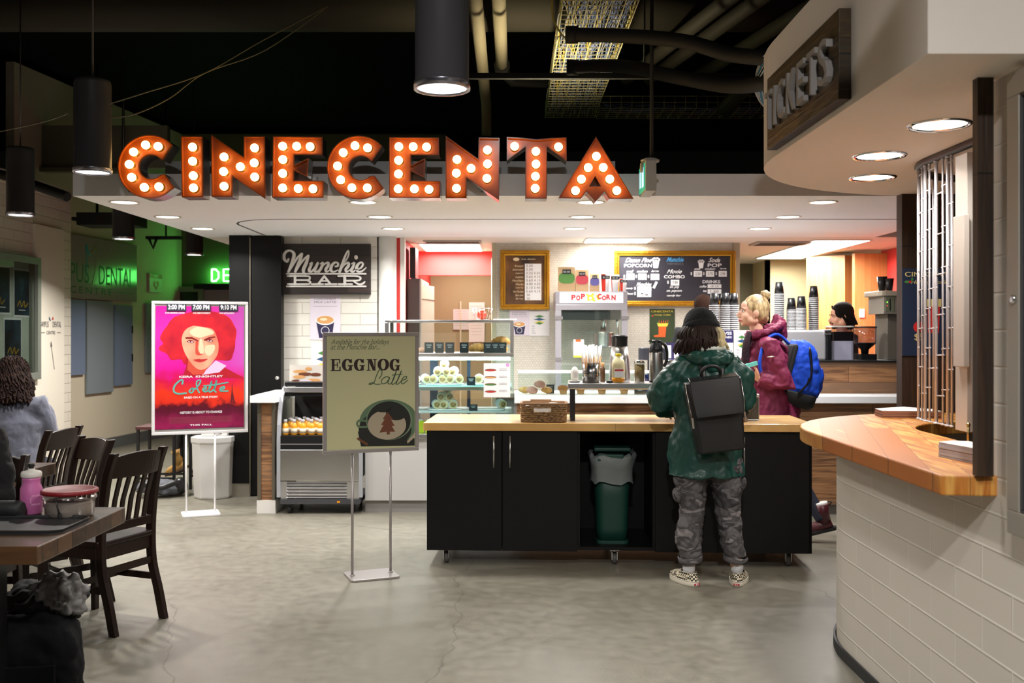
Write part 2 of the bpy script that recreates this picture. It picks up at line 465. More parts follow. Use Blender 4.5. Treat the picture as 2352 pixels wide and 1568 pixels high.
M_RUB = mat('black_rubber', (0.012, 0.012, 0.012, 1), 0.7)
M_BRICK = block_mat('white_block', S(226, 221, 210), 0.36, 0.105, 0.007, 0.5, mcol=S(205, 198, 186))
M_BLOCK = block_mat('ticket_block', S(212, 205, 194), 0.395, 0.116, 0.0055, 0.55, mcol=S(226, 220, 210))
M_SIDEB = block_mat('side_block', S(220, 213, 200), 0.4, 0.105, 0.006, 0.5, mcol=S(190, 182, 168))
M_RWOOD = plank_mat('reclaimed_wood', [S(58, 38, 24), S(104, 70, 44), S(160, 114, 74), S(120, 90, 66)], (1.3, 0.135), (3, 3, 45), 0.65, 0.5, gap=0.0016)
M_DWOOD = plank_mat('dark_post_wood', [S(26, 17, 11), S(52, 35, 22), S(70, 48, 30)], (3, 2), (40, 40, 3), 0.55, 0.35)
M_RED = mat('red_paint', S(206, 52, 46), 0.6)
M_TAN = mat('tan_wall', S(176, 164, 126), 0.8)
M_GLASS = glass_mat('clear_glass')

# ------------------------------------------------------------- room shell
b = MB(floor_mat()); b.box(-9, 7, -3, 17, -0.1, 0); struct(b, 'floor')
b = MB(M_BLACKP); b.box(-9, 7, -3, 17, 4.6, 4.7); struct(b, 'ceiling')

def wall(name, p0, p1, z0, z1, m, t=0.2, side=1, uo=0):
    """straight wall; its visible face runs p0 -> p1, thickness goes to the far side"""
    p0, p1 = Vector(p0), Vector(p1); d = (p1 - p0).normalized(); n = Vector((-d.y, d.x)) * t * side
    b = MB(m); q = [p0, p1, p1 + n, p0 + n]
    b.hull2([(v.x, v.y) for v in q], z0, z1)
    b.uvmap(lambda co, nn: ((co.xy - p0).dot(d) + uo, co.z))
    return struct(b, name)
wall('wall_left', (-4.9, 1.0), (-4.9, 11.06), 0, 3.0, M_SIDEB, 0.35, 1)
wall('wall_left_recess', (-5.5, 11.0), (-4.98, 15.0), 0, 4.5, mat('cream_wall', S(206, 196, 174), 0.75), 0.1, 1)
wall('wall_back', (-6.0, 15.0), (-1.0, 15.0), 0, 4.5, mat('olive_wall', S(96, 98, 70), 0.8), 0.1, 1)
b = MB(M_SIDEB); b.box(-5.1, -4.86, 1.0, 11.0, 3.0, 3.07); struct(b, 'trim_1')
b = MB(mat('smooth_cream', S(226, 220, 206), 0.7)); b.box(-4.92, -4.875, 10.18, 10.84, 0, 2.62); struct(b, 'trim_2')
b = MB(mat('grey_base', S(92, 94, 92), 0.6))
for (xa, ya), (xb, yb) in (((-5.47, 11.0), (-4.95, 15.0)),):
    b.hull2([(xa, ya), (xb, yb), (xb - 0.03, yb), (xa - 0.03, ya)], 0, 0.14)
struct(b, 'baseboard_left')
wall('wall_back_brick', (-2.14, 9.3), (-1.26, 9.3), 0, 2.4, M_BRICK, 0.2)
# the pale upper wall seen above the seating area
b = MB(mat('pale_upper_wall', S(120, 116, 98), 0.8)); b.box(-5.6, -3.98, 11.5, 11.6, 3.41, 3.9)
b.box(-5.6, -4.25, 11.46, 11.6, 3.36, 3.41); b.uvmap(lambda c, n: (c.x, c.z)); struct(b, 'wall_upper')
# black columns left of the brick wall
b = MB(M_PANEL); b.box(-2.60, -2.41, 9.15, 9.6, 0.12, 2.4); b.use(mat('column_base', S(150, 144, 130), 0.6)); b.box(-2.60, -2.41, 9.155, 9.6, 0, 0.12)
struct(b, 'wall_column')
r_ = root('closet_door', 'tall narrow black closet door with a round knob left of the white brick wall', 'door')
b = MB(M_PANEL); b.box(-2.40, -2.125, 9.16, 9.28, 0.01, 2.39); b.build('door_panel', r_, bevel=0.003)
b = MB(mat('metal_edge', S(120, 112, 98), 0.4, 0.6)); b.box(-2.412, -2.402, 9.145, 9.2, 0.02, 2.38); b.build('edge_strip', r_)
b = MB(M_CHROME); b.ball((-2.155, 9.13, 1.09), 0.02); b.cyl((-2.155, 9.16, 1.09), (-2.155, 9.13, 1.09), 0.008); b.build('knob', r_, label='round chrome knob')

# canopy over the snack bar
CX0, CY0 = -2.88, 6.53
b = MB(M_WHITE); b.box(CX0, 3.4, CY0, 9.34, 2.40, 2.545); struct(b, 'ceiling_canopy')
b = MB(mat('kitchen_ceiling', S(226, 222, 210), 0.8)); b.box(-2.88, 4.8, 9.34, 13.6, 2.40, 2.5); struct(b, 'ceiling_kitchen')
b = MB(M_WHITE); b.box(-2.42, 0.72, 6.95, 7.1, 2.545, 2.70); struct(b, 'trim_3')
# rounded reveal groove in the canopy underside, its shade laid on as a dark strip
b = MB(mat('reveal_shade', (0.02, 0.02, 0.02, 1), 0.9))
pts = [(3.3, 7.86), (-1.85, 7.86)] + [(-1.85 + 0.42 * cos(R(90 + a)), 8.28 - 0.42 * -sin(R(90 + a)) - 0.84 if False else 8.28 - 0.42 * sin(R(90 + a))) for a in range(0, 91, 15)] + [(-2.27, 9.14)]
for (xa, ya), (xb, yb) in zip(pts, pts[1:]):
    d = Vector((xb - xa, yb - ya)); 
    if d.length < 1e-4: continue
    n = Vector((-d.y, d.x)).normalized() * 0.008
    b.hull2([(xa + n.x, ya + n.y), (xb + n.x, yb + n.y), (xb - n.x, yb - n.y), (xa - n.x, ya - n.y)], 2.398, 2.401)
struct(b, 'trim_4')

# kitchen behind the bar
def tile_mat():
    m = bpy.data.materials.new('penny_tile'); m.use_nodes = True; nt = m.node_tree; bs = nt.nodes['Principled BSDF']
    uv = N(nt, 'ShaderNodeTexCoord'); mp = N(nt, 'ShaderNodeMapping'); mp.inputs['Rotation'].default_value = (R(-90), 0, 0)
    nt.links.new(uv.outputs['Object'], mp.inputs[0])
    br = N(nt, 'ShaderNodeTexBrick'); br.offset = 0.5; br.inputs['Scale'].default_value = 1
    br.inputs['Brick Width'].default_value = 0.026; br.inputs['Row Height'].default_value = 0.0225; br.inputs['Mortar Size'].default_value = 0.003; br.inputs['Mortar Smooth'].default_value = 0.8
    br.inputs['Color1'].default_value = S(216, 210, 196); br.inputs['Color2'].default_value = S(206, 200, 186); br.inputs['Mortar'].default_value = S(184, 176, 160)
    nt.links.new(mp.outputs[0], br.inputs['Vector']); nt.links.new(br.outputs['Color'], bs.inputs['Base Color']); bs.inputs['Roughness'].default_value = 0.3
    return m
M_TILE = tile_mat()
b = MB(M_TILE); b.box(-0.16, 2.2, 9.94, 10.1, 0, 2.4); struct(b, 'wall_tiled')
b = MB(mat('corner_trim', S(176, 168, 142), 0.6)); b.box(-0.2, -0.16, 9.92, 10.1, 0, 2.4); b.box(2.2, 2.27, 9.92, 10.1, 0, 2.4); struct(b, 'trim_5')
b = MB(mat('white_gloss', S(236, 234, 228), 0.35)); b.lathe([(0.085, 0), (0.085, 2.4)], (-1.165, 9.32, 0), 20); struct(b, 'wall_pillar')
b = MB(M_RED); b.box(-1.3, -1.03, 9.4, 13.2, 0, 2.4); b.use(mat('white_jamb', S(235, 228, 220), 0.5)); b.box(-1.055, -1.012, 9.39, 9.47, 0, 2.4); struct(b, 'wall_kitchen_left')
b = MB(M_TAN); b.box(-1.2, 0.4, 12.6, 12.7, 0, 2.4); struct(b, 'wall_kitchen_back')
b = MB(M_RED); b.box(-1.03, -0.1, 10.95, 11.05, 2.137, 2.4); struct(b, 'wall_bulkhead')
b = MB(mat('pale_trim', S(222, 214, 186), 0.6)); b.box(-0.22, -0.16, 10.6, 12.6, 0, 2.3); b.box(-0.66, -0.64, 12.57, 12.6, 0.3, 1.9); struct(b, 'trim_6')
b = MB(mat('olive_door', S(96, 90, 66), 0.8)); b.box(2.27, 3.12, 12.9, 13.0, 0, 2.4); struct(b, 'wall_kitchen_rear')
b = MB(M_TAN); b.box(3.12, 3.18, 12.26, 13.0, 0, 2.4); b.box(3.12, 3.8, 12.26, 12.3, 0, 2.4); struct(b, 'wall_kitchen_right')
M_MAPLE = ramp_mat('maple_veneer', [(0.3, S(178, 118, 62)), (0.7, S(198, 142, 86))], (9, 9, 0.6), 3, 5, 0.4, 0.4)
r_ = root('wood_partition', 'honey coloured wood veneer partition standing behind the coffee counter', 'partition')
b = MB(M_MAPLE); b.hull2([(3.34, 11.3), (3.66, 10.95), (3.86, 11.1), (3.6, 11.5)], 0, 2.36); b.build('angled_panel', r_)
b = MB(M_MAPLE); b.box(3.69, 4.04, 10.72, 10.8, 0, 2.36); b.build('front_panel', r_)
b = MB(mat('switch_white', S(240, 240, 236), 0.4)); b.box(3.74, 3.79, 10.705, 10.72, 1.67, 1.76); b.build('switch_plate', r_)
b = MB(M_RED); b.box(4.04, 4.12, 8.6, 10.9, 0, 2.4); struct(b, 'wall_kitchen_side')

def panel(x0, x1, y0, y1, lab, k=1):
    r = root('ceiling_light_panel', lab, 'ceiling light', ((x0 + x1) / 2, (y0 + y1) / 2, 2.39), group='fluorescent panels in the kitchen ceiling')
    w_, d_ = x1 - x0, y1 - y0
    b = MB(mat('panel_frame', S(220, 218, 212), 0.5)); b.box(-w_ / 2 - .02, w_ / 2 + .02, -d_ / 2 - .02, d_ / 2 + .02, 0.002, 0.009); b.build('frame', r)
    b = MB(M_GLOW); b.box(-w_ / 2, w_ / 2, -d_ / 2, d_ / 2, 0.0, 0.0025); b.build('diffuser', r)
    area('panel_glow', (0, 0, -0.006), w_, PANEL * k * w_ * d_ / 0.5, COOL, d_, r)
panel(-0.93, -0.33, 10.0, 10.85, 'bright rectangular ceiling panel in front of the red bulkhead')
panel(-0.85, -0.3, 11.7, 12.2, 'ceiling panel hidden behind the red bulkhead', .08)
panel(0.72, 1.33, 9.42, 9.84, 'bright ceiling panel half hidden above the popcorn machine', .5)
panel(2.93, 3.45, 9.6, 11.9, 'long bright ceiling panel over the coffee counter at the right')
b = MB(mat('vent_grey', S(170, 160, 150), 0.6), mat('vent_dark', S(70, 60, 56), 0.7)); b.box(-0.86, -0.3, 9.62, 9.82, 2.385, 2.4)
b.use(mat('vent_dark', S(70, 60, 56)))
for k in range(5): b.box(-0.84, -0.32, 9.64 + k * .035, 9.655 + k * .035, 2.382, 2.386)
b.thing('air_vent', 'slatted ceiling air vent in front of the red bulkhead', 'vent')
b = MB(mat('vent_grey', S(170, 160, 150))); b.box(2.4, 2.95, 9.75, 10.1, 2.385, 2.4); b.use(mat('vent_dark', S(70, 60, 56)))
for k in range(5): b.box(2.44, 2.9, 9.79 + k * .06, 9.815 + k * .06, 2.382, 2.386)
b.thing('air_vent', 'slatted ceiling air vent right of the tiled wall', 'vent')

# ------------------------------------------------------------- downlights in the canopy
def downlight(loc, r, power, lab, grp, rim, col=COOL):
    o = root('downlight', lab, 'ceiling light', loc, group=grp)
    b = MB(rim); b.lathe([(r * 1.22, 0.004), (r * 1.22, 0.0), (r * 1.16, -0.006), (r * 1.02, -0.004), (r, 0.004)], n=28); b.build('trim_ring', o)
    b = MB(M_GLOW); b.lathe([(r * 1.01, 0.0035), (r * 1.01, 0.001)], n=28); b.build('diffuser', o)
    area('downlight_glow', (0, 0, -0.003), r * 1.9, power, col, parent=o, spread=150)
    return o
WR = mat('white_ring', S(220, 214, 204), 0.4)
cols = [(-2.66, 'by the left canopy edge'), (-1.02, 'left of centre'), (0.54, 'right of centre'), (2.13, 'near the ticket booth')]
rows = [(6.83, 'front row'), (7.69, 'middle row'), (8.56, 'back row')]
for cx, cn in cols:
    for cy, rn in rows:
        downlight((cx, cy, 2.398), 0.085, CANOPY * (1.15 if cy > 8 else 1), 'round recessed downlight in the white canopy, %s, %s' % (rn, cn), 'downlights in the white canopy', WR)
for (cx, cy), n_ in (((1.64, 3.82), 'nearest and largest'), ((1.655, 4.485), 'middle one'), ((1.85, 5.11), 'farthest one')):
    downlight((cx, cy, 2.298), 0.098, TICKET, 'chrome rimmed downlight over the ticket counter, %s' % n_, 'downlights over the ticket counter', M_CHROME, WARM)

# ------------------------------------------------------------- hanging cylinder lamps
def pendant(loc, lab, power=PEND, size=0.18):
    o = root('pendant_lamp', lab, 'hanging lamp', loc, group='grey cylinder lamps hung from the dark ceiling')
    b = MB(M_DGREY); b.lathe([(0.02, 0.535), (0.1, 0.53), (0.104, 0.51), (0.104, 0.0), (0.107, -0.002), (0.109, 0.012), (0.106, 0.02)], n=32, cap=True); b.build('housing', o)
    b = MB(mat('lamp_rim', (0.35, 0.35, 0.4, 1), 0.25, 0.9)); b.lathe([(0.109, 0.012), (0.109, -0.012), (0.096, -0.012), (0.096, 0.01)], n=32, cap=False); b.build('rim', o)
    b = MB(M_GLOW); b.lathe([(0.096, 0.002), (0.096, -0.004)], n=32); b.build('diffuser', o)
    b = MB(M_DGREY); b.cyl((0, 0, 0.53), (0, 0, 2.1), 0.006, n=8); b.build('rod', o)
    area('pendant_glow', (0, 0, -0.014), size, power, WARM, parent=o, spread=140)
    return o
pendant((-0.27, 3.84, 2.45), 'large grey cylinder lamp hanging at the top centre of the view')
pendant((-2.46, 5.84, 2.45), 'grey cylinder lamp hanging in front of the left end of the letter sign', PEND * 1.5, 0.10)
pendant((-3.93, 7.96, 2.45), 'grey cylinder lamp hanging at the far left above the display case', PEND * 2.4)
pendant((-3.89, 9.97, 2.45), 'small grey cylinder lamp hanging left of the canopy, before the dental sign', PEND * 2.9)
pendant((-3.83, 12.0, 2.45), 'smallest grey cylinder lamp, under the left edge of the canopy', PEND * 2.2)
for k, (lx, ly) in enumerate(((0.75, 1.85), (-1.9, 2.2), (-0.6, 0.2), (-3.9, 4.2))):  # unseen lamps: first read from ledge shadow, the rest added for front light
    pendant((lx, ly, 2.45), 'unseen grey cylinder lamp hanging above the spot where the viewer stands', PEND * (0.85, 0.3, 0.15, 0.25)[k])

r_ = root('front_fill_light', 'unseen black fill light added under the dark ceiling behind the viewer', 'ceiling light', (-0.1, -1.4, 4.2), 0)  # added fill light out of view, brightens surfaces that face the camera
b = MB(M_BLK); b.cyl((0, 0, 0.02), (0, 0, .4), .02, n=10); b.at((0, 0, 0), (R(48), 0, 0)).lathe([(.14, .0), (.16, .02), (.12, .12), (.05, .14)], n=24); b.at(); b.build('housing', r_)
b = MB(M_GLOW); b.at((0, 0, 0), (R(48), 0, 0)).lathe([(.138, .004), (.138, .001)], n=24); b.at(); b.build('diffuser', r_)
fl = area('front_fill_glow', (0, .004, -.004), .26, 80, COOL, parent=r_, spread=88); fl.rotation_euler = (R(42), 0, 0)
# ------------------------------------------------------------- ticket booth
TC = (2.45, 4.55)
def arcp(rad, a0=180, a1=90, n=18): return [(TC[0] + rad * cos(R(a0 + (a1 - a0) * k / n)), TC[1] + rad * sin(R(a0 + (a1 - a0) * k / n))) for k in range(n + 1)]
b = MB(M_SOFF)
out = [(1.19, 2.85)] + arcp(1.26) + [(3.6, 5.81), (3.6, 2.85)]
b.hull2(out, 2.30, 2.83); struct(b, 'ceiling_ticket_booth')
def curved(name, rad, z0, z1, t, m, y0=0.4, uo=0):
    path = [(TC[0] - rad, y0)] + arcp(rad, n=28); inn = [(TC[0] - rad + t, y0)] + arcp(rad - t, n=28)
    b = MB(m); s = [0]
    for p, q in zip(path, path[1:]): s.append(s[-1] + math.dist(p, q))
    lay = b.bm.loops.layers.uv.verify()
    def q4(pa, pb, za, zb, ua, ub, flip=False):
        vs = [b.v((pa[0], pa[1], za)), b.v((pb[0], pb[1], za)), b.v((pb[0], pb[1], zb)), b.v((pa[0], pa[1], zb))]
        f_ = b.f(vs, True)
        for lp, (u, vv) in zip(f_.loops, ((ua, za), (ub, za), (ub, zb), (ua, zb))): lp[lay].uv = (u + uo, vv)
    for i in range(len(path) - 1):
        q4(path[i], path[i + 1], z0, z1, s[i], s[i + 1]); q4(inn[i], inn[i + 1], z0, z1, s[i], s[i + 1])
        b.f([b.v((*path[i], z1)), b.v((*path[i + 1], z1)), b.v((*inn[i + 1], z1)), b.v((*inn[i], z1))])
    return struct(b, name, fixn=False)
curved('wall_ticket_curved', 0.92, 0.0, 0.985, 0.18, M_BLOCK, 0.4, 0.12)
curved('baseboard_ticket', 0.935, 0.0, 0.05, 0.01, mat('dark_base', (0.02, 0.02, 0.022, 1), 0.6), 0.4)
wall('wall_ticket', (1.53, 3.3), (1.53, 0.4), 0.985, 2.82, M_BLOCK, 0.2, 1, 0.12)
b = MB(M_DWOOD); b.box(2.24, 3.6, 5.72, 5.80, 1.0, 2.3); struct(b, 'wall_ticket_back')
b = MB(mat('booth_dark', (0.02, 0.019, 0.018, 1), 0.8)); b.box(3.5, 3.6, 2.9, 5.72, 0, 2.3); b.box(1.73, 3.5, 2.9, 3.0, 0, 2.3); struct(b, 'wall_booth_inside')
# ledge
def ledge_mat():
    m = plank_mat('ledge_maple', [S(150, 84, 24), S(178, 108, 34), S(214, 162, 80), S(168, 96, 30)], (3.2, 0.105), (40, 3, 3), 0.5, 0.05, gap=0.001, coat=0.05, xz=False, var=1.5, rot=-74)
    nt = m.node_tree
    return m
M_LEDGE = ledge_mat()
R1, R2 = 1.09, 0.5
outer = [(1.49, 3.14), (1.36, 3.16), (1.36, 3.3)] + arcp(R1, n=26) + [(2.9, TC[1] + R1)]
inner = [(1.86, 3.14), (1.86, 3.3)] + arcp(R2 + 0.06, n=26) + [(2.9, TC[1] + R2)]
r_ = root('ticket_ledge', 'curved glossy wooden counter ledge on the white block ticket booth', 'counter')
b = MB(M_LEDGE)
poly = outer + inner[::-1]
b.hull2(poly, 0.985, 1.05); b.build('counter_board', r_, bevel=0.006)
b = MB(M_DWOOD); b.box(1.457, 1.507, 3.115, 3.15, 1.052, 2.3); b.thing('wooden_post', 'dark rough wooden post at the near side of the ticket window', 'post')

# TICKETS sign on the fascia, facing -X
r_ = root('tickets_sign', 'rough dark wooden sign with raised grey letters above the ticket counter', 'sign', (1.19, 3.98, 2.48), R(-90))
b = MB(plank_mat('sign_wood', [S(22, 15, 6), S(60, 44, 16), S(92, 68, 28)], (1.4, 0.16), (5, 5, 45), 0.55, 1.0)); b.box(-0.49, 0.49, -0.045, 0.0, -0.16, 0.16); b.build('board', r_, bevel=0.004)
M_LET = mat('sign_letter_grey', S(158, 152, 148), 0.5)
cx = -0.44
for ch, cw in zip('TICKETS', (0.105, 0.026, 0.11, 0.115, 0.095, 0.105, 0.11)):
    b = MB(M_LET); b.text(ch, cx, -0.085, 0.165, -0.07, w=cw, bold=0.0, th=0.024); b.build('letter', r_); cx += cw + 0.035

# lit flat ceiling ducting and pipes
M_DUCT = mat('brown_duct', (0.05, 0.042, 0.028, 1), 0.8); M_TANP = mat('tan_pipe', (0.42, 0.36, 0.24, 1), 0.7); M_DPIPE = mat('dark_pipe', (0.012, 0.011, 0.01, 1), 0.7)
b = MB(M_DUCT); b.cyl((-6, 8.5, 4.3), (3.2, 8.5, 4.3), 0.22, n=20); b.thing('air_duct', 'long dark round air duct crossing under the ceiling', 'duct')
b = MB(M_TANP); b.tube([(-0.26, 5.5, 3.9), (-0.27, 10.4, 3.9), (-0.27, 10.55, 3.8), (-0.27, 10.58, 3.6)], 0.053, 14); b.thing('ceiling_pipe', 'thick tan ceiling pipe just right of the centre lamp', 'pipe')
b = MB(M_TANP); b.tube([(-0.1, 5.5, 3.9), (-0.09, 9.0, 3.9)], 0.053, 14); b.use(M_DPIPE)
b.at((-0.09, 9.0, 3.9), (R(90), 0, 0)).lathe([(0.07, -.08), (0.07, .12)], n=14); b.at(); b.tube([(-0.09, 9.1, 3.9), (0.0, 9.3, 3.85), (0.4, 9.35, 3.85)], 0.05, 12)
b.thing('ceiling_pipe', 'second tan ceiling pipe ending in a black elbow', 'pipe')
for k, (xa, xb) in enumerate(((1.1, 1.75), (1.32, 1.98), (1.75, 2.45))):
    b = MB(mat('dim_pipe', (0.06, 0.052, 0.036, 1), 0.7)); b.tube([(xa, 9.6, 3.95), (xb, 6.5, 3.95)], 0.06, 12)
    b.thing('ceiling_pipe', 'slanting dim pipe right of the cable tray, %s' % ('leftmost of three', 'middle of three', 'rightmost of three')[k], 'pipe', 'slanting pipes right of the cable tray')
b = MB(mat('dim_pipe', (0.06, 0.052, 0.036, 1))); b.tube([(2.2, 7.6, 3.6), (1.95, 8.4, 3.55), (1.85, 8.7, 3.45)], 0.07, 12); b.thing('ceiling_pipe', 'short drooping pipe behind the top of the tickets sign', 'pipe')
def hose(pts, lab):
    b = MB(M_DPIPE); b.tube(smooth_pts([P(*p) for p in pts], 6), 0.045, 12); b.at(P(*pts[0]), (0, R(90), 0)).lathe([(0.055, -.03), (0.055, .05)], n=12); b.at(); b.thing('black_hose', lab, 'hose', 'black hoses across the cable tray')
hose([(1310, 80, 6.3), (1440, 83, 6.2), (1570, 95, 6.0), (1680, 125, 5.8), (1790, 135, 5.5)], 'upper black hose running from the cable tray to the ticket booth')
hose([(1312, 155, 6.9), (1430, 152, 6.7), (1560, 178, 6.3), (1680, 198, 6.0), (1770, 188, 5.6)], 'lower black hose running from the cable tray to the ticket booth')
b = MB(M_DPIPE); b.box(-0.55, 1.9, 7.5, 7.54, 3.42, 3.46); b.cyl((-0.42, 7.52, 3.44), (-0.42, 7.52, 4.6), 0.008); b.cyl((1.0, 7.52, 3.44), (1.0, 7.52, 4.6), 0.008); b.thing('strut_channel', 'thin black support channel carrying the lower hose', 'support')

# cable trays: welded wire baskets
M_WIRE = mat('zinc_wire', S(236, 226, 176), 0.5, 0.1)
def tray(x0, x1, y0, y1, z, ny, nx, lab):
    r = root('cable_tray', lab, 'cable tray')
    b = MB(M_WIRE)
    long_y = (y1 - y0) > (x1 - x0)
    for k in range(nx + 1):
        t = k / nx
        if long_y: b.cyl((x0 + (x1 - x0) * t, y0, z), (x0 + (x1 - x0) * t, y1, z), 0.0045, n=5)
        else: b.cyl((x0, y0 + (y1 - y0) * t, z), (x1, y0 + (y1 - y0) * t, z), 0.0035, n=5)
    for k in range(ny + 1):
        t = k / ny
        if long_y:
            y = y0 + (y1 - y0) * t; b.tube([(x0, y, z + .12), (x0, y, z), (x1, y, z), (x1, y, z + .12)], 0.0035, 5)
        else:
            x = x0 + (x1 - x0) * t; b.tube([(x, y0, z + .12), (x, y0, z), (x, y1, z), (x, y1, z + .12)], 0.0035, 5)
    for dz in (0.06, 0.12):
        if long_y: b.cyl((x0, y0, z + dz), (x0, y1, z + dz), 0.0045, n=5); b.cyl((x1, y0, z + dz), (x1, y1, z + dz), 0.0045, n=5)
        else: b.cyl((x0, y0, z + dz), (x1, y0, z + dz), 0.0035, n=5); b.cyl((x0, y1, z + dz), (x1, y1, z + dz), 0.0035, n=5)
    b.build('wire_basket', r)
tray(0.34, 0.84, 5.6, 10.15, 3.7, 46, 6, 'wire mesh cable tray running away under the ceiling, full of cables')
tray(0.86, 2.75, 9.75, 10.2, 3.7, 18, 5, 'wire mesh cable tray crossing behind the tickets sign')
random.seed(3)
def cables(n, fn, cols_, lab, name='data_cables', rr=0.004):
    b = MB(*cols_)
    for k in range(n):
        b.mi = random.choices(range(len(cols_)), [6, 3, 2][:len(cols_)])[0]; b.tube(smooth_pts(fn(k), 3), rr, 4, cap=False)
    b.thing(name, lab, 'cables', kind='stuff')
CB = [mat('cable_blue', S(132, 148, 200), 0.5), mat('cable_grey', S(200, 200, 206), 0.5), mat('cable_yellow', S(232, 206, 80), 0.5)]
def c1(k):
    x = random.uniform(0.37, 0.81); return [(x + random.uniform(-.05, .05), y, 3.715 + random.uniform(0, .09)) for y in [5.6 + 4.5 * j / 9 for j in range(10)]]
cables(95, c1, CB, 'loose blue, grey and yellow data cables lying in the tray')
def c2(k):
    return [(x, 9.97 + random.uniform(-.17, .17), 3.72 + random.uniform(0, .04)) for x in [0.9 + 1.8 * j / 6 for j in range(7)]]
cables(30, c2, [mat('cable_blue', S(96, 112, 158)), mat('cable_dark', S(40, 48, 80), 0.6)], 'blue data cables lying in the crossing tray')
def c3(k):
    a, c_ = random.uniform(-.05, .05), random.uniform(-.05, .05)
    return [P(1905 + 300 * a, -10, 4.6), P(1860 + 200 * a, 45 + 200 * c_, 4.9), P(1800 + 250 * a, 105, 5.3), P(1760 + 300 * a, 150 + 400 * c_, 5.6), P(1742 + 200 * a, 210, 5.9), P(1775 + 200 * c_, 262, 6.0)]
cables(34, c3, [mat('cable_grey', S(150, 150, 156)), mat('cable_sky', S(60, 150, 200), 0.5)], 'bundle of grey and light blue cables drooping behind the tickets sign', rr=0.0035)
def wire(pts, lab, r=0.004):
    b = MB(mat('wire_dull', S(120, 112, 86), 0.6)); b.tube(smooth_pts([P(*p) for p in pts], 6), r, 6); b.thing('loose_wire', lab, 'wire', 'loose wires strung between the lamps')
wire([(247, 240, 5.8), (330, 214, 5.8), (470, 168, 6.1), (600, 95, 6.3), (755, 13, 6.5)], 'upper loose wire rising from the lamp by the letter sign')
wire([(247, 271, 5.85), (310, 262, 5.85), (390, 225, 6.0), (470, 168, 6.12), (610, 115, 6.3), (755, 13, 6.52)], 'lower sagging wire rising from the lamp by the letter sign')
wire([(158, 260, 5.85), (100, 280, 6.2), (0, 302, 7.0)], 'loose wire running left from the lamp by the letter sign')
b = MB(mat('yellow_wire', S(170, 150, 50), 0.5)); b.tube(smooth_pts([P(1268, 0, 6.4), P(1270, 40, 6.5), P(1285, 72, 6.6), P(1300, 90, 6.7)], 6), 0.006, 6); b.thing('yellow_cable', 'single yellow cable curving beside the cable tray', 'wire')
b = MB(M_DPIPE); b.tube([P(0, 400, 9.4), P(60, 418, 9.2), P(155, 452, 9.0)], 0.045, 10); b.thing('dark_conduit', 'dark conduit sloping down to the left end of the canopy', 'pipe')

r_ = root('tray_fill_light', 'unseen fill light added on top of the canopy, shining up at the cable trays', 'lamp', (0.3, 7.9, 2.545))  # added fill light, out of sight, brightens the trays and pipes
b = MB(M_BLK); b.lathe([(.09, 0), (.1, .01), (.1, .06), (.09, .065)], n=20); b.build('housing', r_)
b = MB(mat('tray_fill_glow', (1, 1, 1, 1), .5, emit=3, ecol=(1, .85, .5, 1))); b.lathe([(.08, .066), (.08, .067)], n=20); b.build('diffuser', r_)
area('tray_fill_glow', (0, 0, .07), .16, 16, (1, .86, .55), parent=r_, spread=120).rotation_euler = (R(180), 0, 0)
# exit sign hanging right of the letters
r_ = root('exit_sign', 'hanging exit sign seen edge on, right of the last sign letter', 'sign')
b = MB(mat('sign_case', S(176, 172, 160), 0.5)); b.box(0.822, 0.888, 6.12, 6.42, 2.375, 2.565); b.build('case', r_, bevel=0.004)
b = MB(mat('exit_green', S(30, 150, 110), 0.4, emit=0.8, ecol=S(40, 170, 130))); b.box(0.816, 0.822, 6.14, 6.40, 2.39, 2.55)
b.use(mat('exit_pale', S(190, 220, 255), 0.4, emit=0.9)); b.box(0.814, 0.817, 6.17, 6.25, 2.41, 2.53); b.box(0.814, 0.817, 6.3, 6.36, 2.42, 2.52); b.build('lit_face', r_)
b = MB(mat('sign_case', S(176, 172, 160))); b.lathe([(0.055, 0), (0.06, .012), (0.03, .025)], (0.86, 6.2, 2.565)); b.cyl((0.80, 6.2, 2.53), (0.84, 6.2, 2.53), 0.03); b.build('mount', r_)
b = MB(M_DPIPE); b.cyl((0.87, 6.2, 2.58), (0.87, 6.2, 4.6), 0.012, n=8); b.build('hanger', r_)
# ------------------------------------------------------------- marquee letters
M_OR = mat('marquee_orange', S(150, 68, 6), 0.5, coat=0.15, var=0.12, vscale=12)
M_ORG = mat('marquee_gold', S(150, 104, 30), 0.35, 0.4)
M_BULB = mat('bulb_glass', (1, 0.93, 0.62, 1), 0.3, emit=BULB, ecol=(1, 0.66, 0.22, 1))
M_RET = mat('letter_return', S(176, 172, 170), 0.25, 0.85)
YL = 6.34
def arc_px(cx, cy, r, a0, a1, n): return [(cx + r * cos(R(a0 + (a1 - a0) * k / n)), cy - r * sin(R(a0 + (a1 - a0) * k / n))) for k in range(n + 1)]
def ang(cx, cy, p): return math.degrees(math.atan2(cy - p[1], p[0] - cx)) % 360
def cee(cx, cy, ro, cxi, cyi, ri, tu, ti, lu, li):
    o = arc_px(cx, cy, ro, ang(cx, cy, tu), ang(cx, cy, lu), 30)
    i = arc_px(cxi, cyi, ri, ang(cxi, cyi, li), ang(cxi, cyi, ti), 22)
    return [tu] + o[1:-1] + [lu, li] + i[1:-1] + [ti]
